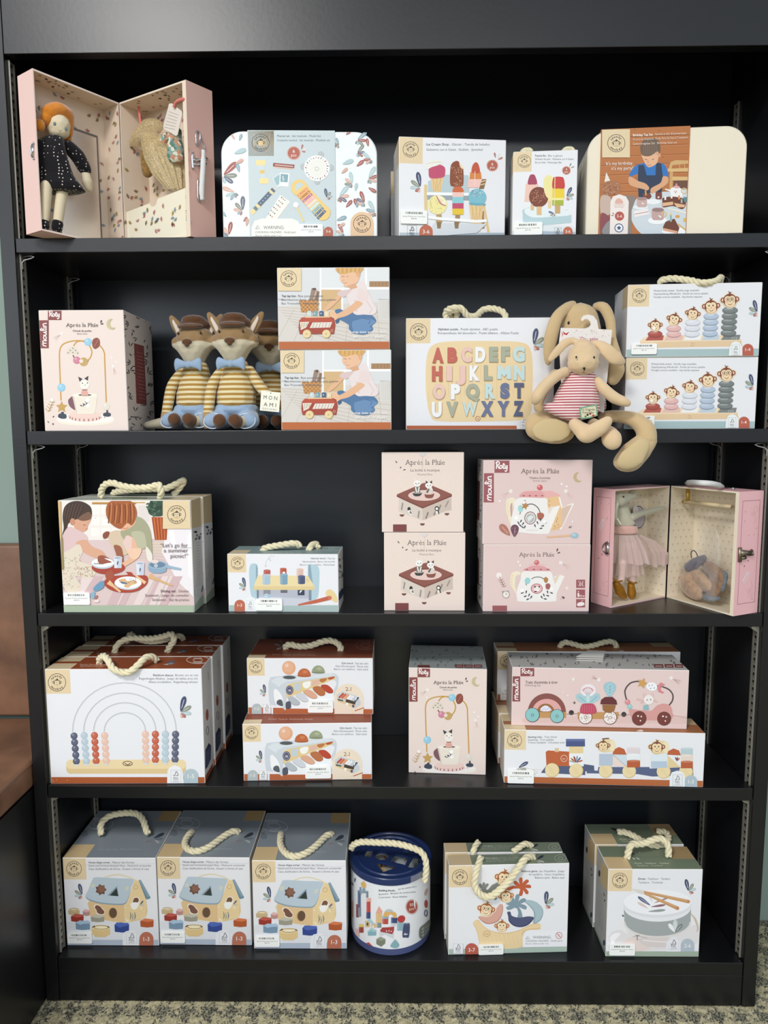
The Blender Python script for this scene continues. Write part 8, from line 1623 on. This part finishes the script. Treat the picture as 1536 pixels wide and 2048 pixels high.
dotmat(DOTS, '#17161a', '#cfc6ba')
hd = organic('head', [cD((405, 525, 0, (82, 70, 72)), (410, 565, 0, (72, 62, 55)))], SKIN, dl, .0012, 5)
organic('hair', [cD((350, 440, .002, (60, 62, 50)), (405, 425, .002, (70, 70, 52)), (462, 460, .002, (50, 62, 55))), cD((330, 480, .004, (45, 55, 50))), cD((488, 500, .002, (26, 40, 60)), (485, 570, .003, (22, 30, 40))), cD((405, 500, .006, (72, 60, 80)))], HAIR, dl, .0013, 4)
organic('hair_bun', [cD((275, 525, .004, (38, 34, 42)))], HAIR, dl, .0013, 4); organic('hair_lock', [cD((470, 620, .010, (30, 26, 26)))], HAIR, dl, .0013, 4); organic('hair_tie', [cD((297, 515, -.001, (10, 12, 22)))], cloth('teal_ribbon', '#4f9a98'), dl, .001, 2)
G = mat('face_ink', '#66767a', rough=.8); c = cD((382, 516, -.0172, 1), (462, 552, -.0165, 1)); tiny('eye', [(c[0][0], .0022, .0012, .0027)], G, hd); tiny('eye', [(c[1][0], .0020, .0012, .0024)], G, hd)
mb = MB(); mb.tube([p for p, _ in cD((408, 556, -.0182, 1), (418, 568, -.0183, 1), (432, 560, -.0180, 1))], .00035, 5); mb.build('mouth', cloth('red_thread', '#a0524a'), hd)
organic('dress', [cD((375, 625, .002, (70, 45, 30)), (360, 680, 0, (95, 50, 45)), (370, 780, -.002, (110, 60, 50)), (390, 880, -.002, (125, 70, 45)), (405, 945, -.002, (165, 88, 24)), (425, 985, -.002, (172, 88, 14)))], DOTS, dl, .0015, 5)
organic('sleeve', [cD((480, 680, -.002, 46), (540, 740, -.004, 50), (585, 820, -.006, (46, 46, 40)), (598, 850, -.006, (34, 40, 18)))], DOTS, dl, .0014, 4)
organic('sleeve', [cD((285, 660, .006, 36), (268, 740, .008, 34), (270, 800, .008, 30))], DOTS, dl, .0014, 4)
organic('arm', [cD((598, 870, -.006, 30), (608, 920, -.008, 36), (622, 965, -.008, 24))], SKIN, dl, .0012, 4)
for pts, bt in ((((325, 950, 0, 40), (318, 1060, 0, 36), (308, 1190, 0, 32)), ((308, 1205, 0, 34), (312, 1230, -.002, 32))), (((440, 960, -.004, 40), (420, 1080, -.004, 38), (404, 1200, -.004, 34)), ((402, 1215, -.004, 38), (398, 1243, -.003, 36)))):
    l = organic('leg', [cD(*pts)], SKIN, dl, .0014, 4); organic('boot', [cD(*bt)], DOTS, l, .0014, 3)
# dresses hanging in the body half
PB, nB = (.2660+.0075, -.0005+.0125), (.49, .87)
dr1 = empty('doll_dress', (.215, .05, Z1+.1), 0, 'gold tulle doll dress hanging from a coral ribbon in the case', 'doll dress')
cB = doll('b', dr1, PB, nB, 3.491, 0, 100)
TU = mat('gold_tulle', '#cdb47c', rough=.45, spec=.8, sheen=.6, alpha=.55, bump=1, bscale=700, vary=.5, vscale=520)
def ruff(name, ring, m, parent, seg=120, amp=.05, fold=15, sd=1, solid=.0004):
    """flared cloth: ring = [(centre, rx, ry)] from top to hem, with folds growing to the hem"""
    mb = MB(); P = []; K = len(ring)
    for k, (c, rx, ry) in enumerate(ring):
        a_ = amp*k/(K-1)
        for i in range(seg):
            t = 2*PI*i/seg; w = 1+a_*math.sin(fold*t+sd)+a_*.5*math.sin((fold*2+3)*t+sd*2); P.append((c[0]+rx*w*math.cos(t), c[1]+ry*w*math.sin(t), c[2]+a_*.01*math.sin(7*t+sd)))
    mb.mesh(P, [(k*seg+i, k*seg+(i+1) % seg, (k+1)*seg+(i+1) % seg, (k+1)*seg+i) for k in range(K-1) for i in range(seg)])
    o = mb.build(name, m, parent, smooth=True); return o
kk = .00022
q = cB((1060, 520, .004, 1), (1050, 590, .002, 1), (1030, 680, .0, 1), (1095, 650, -.002, 1), (1130, 780, 0, 1), (1180, 900, .002, 1), (1225, 1010, .006, 1))
organic('bodice', [cB((1060, 530, .006, (85, 40, 50)), (1010, 600, .004, (90, 40, 50)), (960, 650, .004, (60, 30, 30)))], TU, dr1, .0015, 4)
ruff('skirt', [(q[1][0], .015, .009), (cB((1105, 650, -.002, 1))[0][0], .026, .012), (cB((1150, 760, 0, 1))[0][0], .030, .013), (cB((1190, 870, .002, 1))[0][0], .026, .012), (cB((1235, 980, .004, 1))[0][0], .013, .008)], TU, dr1, amp=.12)
organic('sleeve', [cB((1015, 760, .004, (36, 26, 80)), (1030, 850, .004, (40, 26, 40)))], cloth('gold_lace', '#8d6c3a', vary=.4, vscale=300), dr1, .0014, 3)
mb = MB(); rp = [p for p, _ in cB((968, 400, .008, 1), (975, 460, .006, 1), (982, 520, .004, 1))]; mb.tube(rp, .0022, 4); mb.build('ribbon', cloth('coral_ribbon', '#d9766c', bump=0), dr1)
dr2 = empty('doll_dress', (.250, .02, Z1+.1), 0, 'floral green doll dress with a cream paper hang tag in the case', 'doll dress')
cB = doll('b', dr2, (PB[0]-.002, PB[1]-.006), nB, 3.491, 0, 100)
FL = mat('floral_cloth', '#6f8a78', rough=.85, spec=.2, bump=.4)
N = FL.node_tree.nodes; Lk = FL.node_tree.links; tc = N.new('ShaderNodeTexCoord'); vr = N.new('ShaderNodeTexVoronoi'); vr.inputs['Scale'].default_value = 190; rr = N.new('ShaderNodeValToRGB'); rr.color_ramp.interpolation = 'CONSTANT'
Lk.new(tc.outputs['Object'], vr.inputs['Vector']); Lk.new(vr.outputs['Color'], rr.inputs[0])
for i, (p_, c_) in enumerate(((0, '#5d7f74'), (.35, '#d8d2bd'), (.55, '#c08a70'), (.7, '#7fa096'))):
    e_ = rr.color_ramp.elements[i] if i < 2 else rr.color_ramp.elements.new(p_); e_.position = p_; e_.color = (*lin(c_), 1)
Lk.new(rr.outputs[0], N['Principled BSDF'].inputs['Base Color'])
organic('dress', [cB((1220, 570, .003, (50, 26, 30)), (1222, 640, .002, (52, 26, 40)), (1225, 740, .002, (60, 30, 50)))], FL, dr2, .0014, 4); organic('sleeve', [cB((1165, 600, .003, (30, 20, 24)), (1135, 650, .002, (28, 20, 30)))], FL, dr2, .0013, 3)
mb = MB(); tp = [p for p, _ in cB((1180, 375, -.006, 1), (1200, 372, -.006, 1), (1270, 428, -.006, 1), (1272, 450, -.006, 1), (1240, 592, -.006, 1), (1228, 600, -.006, 1), (1145, 552, -.006, 1), (1138, 535, -.006, 1))]
mb.mesh(tp+[p+Vector((.0003, .0005, 0)) for p in tp], [tuple(range(7, -1, -1)), tuple(range(8, 16))], '#ddd2c6')
for k in range(6): a_, b_ = [p for p, _ in cB((1178-6*k, 430+22*k, -.0063, 1), (1245-5*k, 455+20*k, -.0063, 1))]; mb.poly([a_, b_, b_+Vector((0, 0, .0004)), a_+Vector((0, 0, .0004))], '#8d8781')
mb.build('hang_tag', PAPER, dr2, colors=True)
mb = MB(); mb.tube(spline([p for p, _ in cB((1215, 400, -.008, 1), (1230, 365, -.009, 1), (1275, 345, -.009, 1), (1300, 350, -.004, 1))], 5), .0026, 6); mb.build('ribbon', cloth('coral_ribbon', '#d9766c', bump=0), dr2, smooth=True)

# ---- rose pink case with the mouse dancer
HO = .1968
co = empty('doll_case', (1.0585, .1135, Z3+.0002), 0, 'open rose pink cardboard case with cream patterned lining on the third shelf', 'doll case')
lo = lambda x, y: (x-1.0585, y-.1135)
LQ = [lo(1.0575, .1135), lo(.9390, .0365), lo(.9170, .078), lo(1.0340, .1520)]; RQ = [lo(1.0600, .1135), lo(1.1150, -.0165), lo(1.1655, .0085), lo(1.1125, .1360)]
mb, (n0, a0, b0, f0, z0, z1) = tray('x', LQ, HO, .0022, '#f0c0c1', '#e9dcc4', '#efcac8', co)
strew(mb, a0, b0, z0, z1, -1, 'fleur', 0, 1); strew(mb, b0, f0, z0, z1, -1, 'fleur', 0, 1)
N_, A_ = Vector(LQ[1]), Vector(LQ[2])
def frame_lines(mb, p, q, h, col, sd):
    """printed border and flourishes on the outer side panel"""
    d = (q-p).normalized(); L = (q-p).length; n = Vector((d.y, -d.x))*.0003
    f = lambda x, z: (p.x+d.x*x+n.x, p.y+d.y*x+n.y, z)
    g = lambda x, z: (p.x+d.x*x+n.x*1.6, p.y+d.y*x+n.y*1.6, z)
    a, b, c, e = .15*L, .85*L, .018, h-.015; w = .0005
    for P in ([(a, c), (b, c), (b, c+w), (a, c+w)], [(a, e), (b, e), (b, e+w), (a, e+w)], [(a, c), (a+w, c), (a+w, e), (a, e)], [(b, c), (b+w, c), (b+w, e), (b, e)]): mb.poly([f(*t) for t in P], '#8f5f66')
    def line(pts, w, c_):
        for (x0, y0), (x1, y1) in zip(pts, pts[1:]):
            l = math.hypot(x1-x0, y1-y0) or 1; ox_, oy_ = -(y1-y0)/l*w/2, (x1-x0)/l*w/2; mb.poly([g(x0+ox_, y0+oy_), g(x1+ox_, y1+oy_), g(x1-ox_, y1-oy_), g(x0-ox_, y0-oy_)], c_)
    for cz, sg in ((c+.012, 1), (e-.012, -1)):
        for (cx_, r0, tt) in ((b-L*.16, L*.13, 1), (b-L*.26, L*.08, -1)):
            line([(cx_+r0*(1-k/16)*math.cos(k*.62*tt), cz+sg*(r0*(1-k/16)*math.sin(k*.62)+(.008 if tt < 0 else 0))) for k in range(14)], .0009, '#efc6c6')
        line([(b-L*.2, cz+sg*.006), (b-L*.12, cz+sg*.016), (b-L*.2, cz+sg*.024)], .0009, '#efc6c6')
    zc = h*.27 if sd else h*.66
    line([(.3*L, zc), (.42*L, zc+.010), (.5*L, zc+.016)], .0022, '#efe6ea'); line([(.34*L, zc-.003), (.5*L, zc+.006), (.56*L, zc+.016)], .0016, '#efe6ea')
    R = random.Random(sd)
    for k in range(7): x, z = R.uniform(.2, .8)*L, R.choice((R.uniform(.022, .06), R.uniform(h-.07, h-.02))); s = .0007; mb.poly([g(x-s, z), g(x, z-s), g(x+s, z), g(x, z+s)], '#6d3a42')
    for x, z in ((.35, h*.40), (.5, h*.44)):
        line([(x*L-.0016, z), (x*L+.0016, z)], .0005, '#6d3a42'); line([(x*L, z-.0016), (x*L, z+.0016)], .0005, '#6d3a42')
frame_lines(mb, A_, N_, HO, '', 0); mb.build('lid_half', PRINT, co, colors=True)
mb, (n0r, a0r, b0r, f0r, z0, z1) = tray('x', RQ, HO, .0065, '#f0bcbf', '#e9dcc4', '#efe3cb', co)
strew(mb, a0r, b0r, z0, z1, 1, 'fleur', 0, 1); strew(mb, b0r, f0r, z0, z1, 1, 'fleur', 0, 1)
N_, A_ = Vector(RQ[1]), Vector(RQ[2]); strew(mb, n0r, N_, .004, HO-.004, 1, 'fleur', 0, 1); frame_lines(mb, N_, A_, HO, '', 1)
mb.build('body_half', PRINT, co, colors=True)
def O4(cx, cy, P0, n): return onp(1170+cx/4.197, 940+cy/4.197, P0, n)-Vector(co.location)
BR = mat('antique_brass', '#8d8270', rough=.35, metal=.9)
Ps, ns = (1.115+.0006, -.0165-.0012), (.443, -.896)
mb = MB()
mb.tube([O4(1300, 650, Ps, ns), O4(1298, 770, Ps, ns)], .0032, 8); mb.tube([O4(1300, 700, Ps, ns), O4(1340, 695, Ps, ns), O4(1385, 700, Ps, ns)], [.0058, .0046, .0046], 10); mb.tube([O4(1385, 690, Ps, ns), O4(1408, 712, Ps, ns)], [.0058, .002], 10)
mb.tube([O4(1308, 740, Ps, ns), O4(1345, 735, Ps, ns)], .003, 8); mb.build('clasp', BR, co, smooth=True)
Pq, nq = (.9390-.0006, .0365-.0006), (-.884, -.468); mb = MB()
mb.tube(spline([O4(x, y, Pq, nq) for x, y in ((200, 600), (165, 620), (150, 655), (165, 690), (195, 715))], 4), .0016, 8); mb.tube([O4(190, 612, Pq, nq), O4(192, 705, Pq, nq)], .0038, 8); mb.build('latch', CH, co, smooth=True)
def OT(cx, cy, dz): return atz(1170+cx/4.197, 940+cy/4.197, Z3+HO+dz)-Vector(co.location)
mb = MB()
for a_, b_ in (((830, 112), (905, 122)), ((935, 122), (975, 122)), ((1090, 130), (1150, 138)), ((1180, 146), (1250, 156))): mb.tube([OT(*a_, .002), OT(*b_, .002)], .0022, 8)
mb.build('handle_mount', CH, co, smooth=True)
mb = MB(); mb.tube(spline([OT(845, 112, .003), OT(880, 105, .010), OT(960, 108, .014), OT(1060, 115, .013), OT(1120, 128, .009), OT(1155, 138, .004)], 5), [.0028]*4+[.0045]*18+[.0030]*4, 10); mb.build('handle', mat('tissue_wrap', '#d9d9d6', rough=.8, bump=.8, bscale=200), co, smooth=True)
# rail with bracket
RA = Vector((1.0640, .0960)); mb = MB()
PB2, nB2 = (1.1110-.012*.0+.010, -.006+.010), (.92, .40)
def O5(cx, cy, off=0): return onp(1170+cx/4.197, 940+cy/4.197, (1.1095+.92*(.022+off), -.006+.40*(.022+off)), (.92, .40))-Vector(co.location)
mb = MB(); mb.tube([O5(838, 268), O5(1226, 308)], .0034, 10); mb.build('rail', mat('pale_wood', '#dcc7a0', rough=.5), co, smooth=True)
mb = MB(); mb.tube([O5(865, 160), O5(862, 262)], .0032, 6); mb.tube([O5(822, 266), O5(880, 272)], .0030, 10); mb.build('rail_bracket', mat('gold_metal', '#c9a548', rough=.35, metal=.7), co, smooth=True)
# the mouse dancer
ms = empty('plush_mouse', (.985, .075, Z3+.003), 0, 'grey plush mouse ballerina in pink tulle skirt inside the rose pink case', 'soft toy')
PM, nM = (.9390-.0098, .0365+.0150), (-.545, .84)
cM = doll('m', ms, PM, nM, 4.197, 1170, 940)
MC = cloth('mouse_grey', '#c3bfa9', bump=.3)
hd = organic('head', [cM((280, 250, 0, (70, 60, 62)), (330, 235, -.002, (55, 45, 42)), (400, 220, -.004, (32, 26, 22)), (430, 215, -.005, (14, 12, 12)))], MC, ms, .0013, 5)
tiny('eye', [(cM((323, 224, -.0125, 1))[0][0], .0014, .0012, .0016)], EYE, hd); tiny('nose', [(cM((434, 213, -.0078, 1))[0][0], .0016, .0014, .0014)], cloth('nose_grey', '#8f8a80'), hd)
organic('ear', [cM((392, 186, .004, (34, 14, 20)), (408, 180, .004, (28, 12, 16)))], MC, ms, .0013, 4); organic('ear', [cM((260, 275, -.008, (26, 14, 28)))], MC, ms, .0013, 4)
organic('body', [cM((310, 330, .002, (60, 40, 40)), (315, 400, .002, (85, 44, 50)), (330, 450, .002, (95, 46, 30)))], MC, ms, .0015, 5)
organic('arm', [cM((395, 395, -.006, 34), (470, 365, -.010, 26), (575, 337, -.014, 24), (640, 322, -.018, 20), (668, 314, -.020, 12))], MC, ms, .0013, 5); organic('arm', [cM((262, 290, -.010, 24), (246, 350, -.008, 28), (250, 405, -.006, 26))], MC, ms, .0013, 5)
mb = MB(); mb.tube([p for p, _ in cM((272, 410, -.0145, 1), (300, 455, -.0150, 1))], .0012, 5); mb.build('strap', mat('satin', '#eee7e4', rough=.4), ms)
organic('waistband', [cM((335, 480, 0, (112, 50, 18)), (338, 525, 0, (112, 50, 22)))], cloth('pink_rib', '#d9ada2'), ms, .0015, 4)
TP = mat('pink_tulle', '#e9c3bb', rough=.7, spec=.3, sheen=.5, alpha=.50, bump=.5, bscale=900); dotmat(TP, '#efd3cc', '#b49a8a', 260, .10)
def c_(x, y, o=0): return cM((x, y, o, 1))[0][0]
ruff('skirt', [(c_(340, 540), .020, .011), (c_(350, 600, -.001), .024, .013), (c_(365, 690, -.002), .028, .0145), (c_(375, 780, -.002), .030, .0155)], TP, ms, amp=.16, fold=11)
ruff('underskirt', [(c_(350, 600), .020, .011), (c_(350, 750), .024, .013), (c_(350, 880), .026, .014)], mat('soft_net', '#e0c4bb', rough=.8, alpha=.42), ms, amp=.14, fold=9, sd=4)
ruff('skirt_flounce', [(c_(430, 540, -.004), .008, .006), (c_(500, 600, -.006), .018, .009), (c_(550, 700, -.006), .026, .010), (c_(560, 800, -.006), .022, .009)], TP, ms, amp=.2, fold=9, sd=2)
GS = mat('gold_glitter', '#b07a22', rough=.45, metal=.5, bump=1, bscale=1500, vary=.3, vscale=900)
for pts, s_ in ((((310, 780, 0, 44), (305, 900, 0, 36), (285, 950, -.002, 32)), ((262, 950, -.004, (30, 34, 30)), (290, 1010, -.004, (42, 38, 50)), (328, 1062, -.004, (26, 30, 24)))), (((400, 780, 0, 40), (400, 900, 0, 32), (392, 950, -.002, 28)), ((385, 965, -.006, (30, 32, 34)), (392, 1030, -.006, (40, 36, 50)), (400, 1064, -.006, (24, 28, 20))))):
    l = organic('leg', [cM(*pts)], cloth('pink_tights', '#dcbfb6'), ms, .0014, 4); organic('ballet_shoe', [cM(*s_)], GS, l, .0013, 3)
    x, y = s_[0][0], s_[0][1]; mb = MB(); mb.tube([p for p, _ in cM((x-30, y-45, -.009, 1), (x+10, y-12, -.0125, 1), (x+50, y-20, -.010, 1))], .0014, 6); mb.build('ankle_ribbon', GS, l)
# round hand mirror on the lining
mb = MB(); P0 = c_(440, 390, .012); 
for rr_, col_, off in ((1.0, '#4c4a50', 0), (.93, '#b9b2b8', -.0006), (.45, '#d9d4d6', -.0010)):
    for z_, ry_ in ((0, 1),):
        vs = []; 
        for k in range(28): t = 2*PI*k/28; vs.append(onp(1170+(452 if rr_ > .5 else 425)/4.197+52*rr_*math.cos(t)/4.197, 940+(395 if rr_ > .5 else 345)/4.197-95*rr_*math.sin(t)/4.197, (PM[0]+nM[0]*(.0165)+(-off)*.545, PM[1]+nM[1]*(.0165)+off*.84), nM)-Vector(co.location))
        mb.poly(vs[::-1], col_)
mb.build('printed_mirror', PRINT, co, colors=True)
# clothes in a clear bag in the body half
bg_ = empty('bag_of_clothes', (1.10, .05, Z3+.003), 0, 'clear plastic bag with doll clothes lying in the rose pink case', 'bag of clothes')
PC, nC = (1.1095+.92*.020, -.006+.40*.020), (.92, .40)
cC = doll('c', bg_, PC, nC, 4.197, 1170, 940)
for nm_, col_, ch_ in (('tan_dress', '#b8977a', [cC((865, 955, .002, (50, 150, 100)), (910, 1030, 0, (50, 160, 55))), cC((940, 890, .000, (45, 130, 62)), (1010, 960, .000, (45, 120, 66)))]), ('grey_vest', '#6c6872', [cC((858, 820, .002, (22, 60, 36)), (920, 785, .002, (28, 90, 46)), (1000, 735, .002, (20, 44, 26)))]),
                       ('brown_skirt', '#96755c', [cC((1050, 820, .000, (34, 150, 62)), (1110, 900, .000, (36, 120, 84)), (1060, 1020, .000, (36, 120, 50)))]), ('grey_tights', '#737a80', [cC((1160, 880, -.002, (26, 80, 46)), (1140, 970, -.002, (26, 80, 56))), cC((1020, 1070, -.002, (30, 110, 22)), (1100, 1070, -.002, (30, 60, 28)))])):
    organic(nm_, ch_, cloth(nm_+'_cloth', col_, vary=.2, vscale=120, bump=1, bscale=250), bg_, .0018, 3)
mb = MB(); mb.tube(spline([p for p, _ in cC((895, 740, .0, 1), (890, 700, 0, 1), (905, 675, 0, 1), (930, 690, 0, 1), (945, 725, 0, 1))], 4), .001, 6); mb.build('loop', cloth('grey_cord', '#5b5760'), bg_)
PLA = mat('clear_film', '#f4f4f0', rough=.06, spec=.9, alpha=.11, coat=1, bump=1, bscale=42, bdist=.004)
organic('film', [cC((1040, 470, .000, (10, 170, 20)), (1045, 580, .000, (22, 200, 60)), (1040, 720, -.002, (45, 215, 80)), (1010, 860, -.004, (65, 225, 80)), (990, 980, -.004, (70, 225, 80)), (1000, 1050, -.004, (66, 200, 50)))], PLA, bg_, .0026, 2)
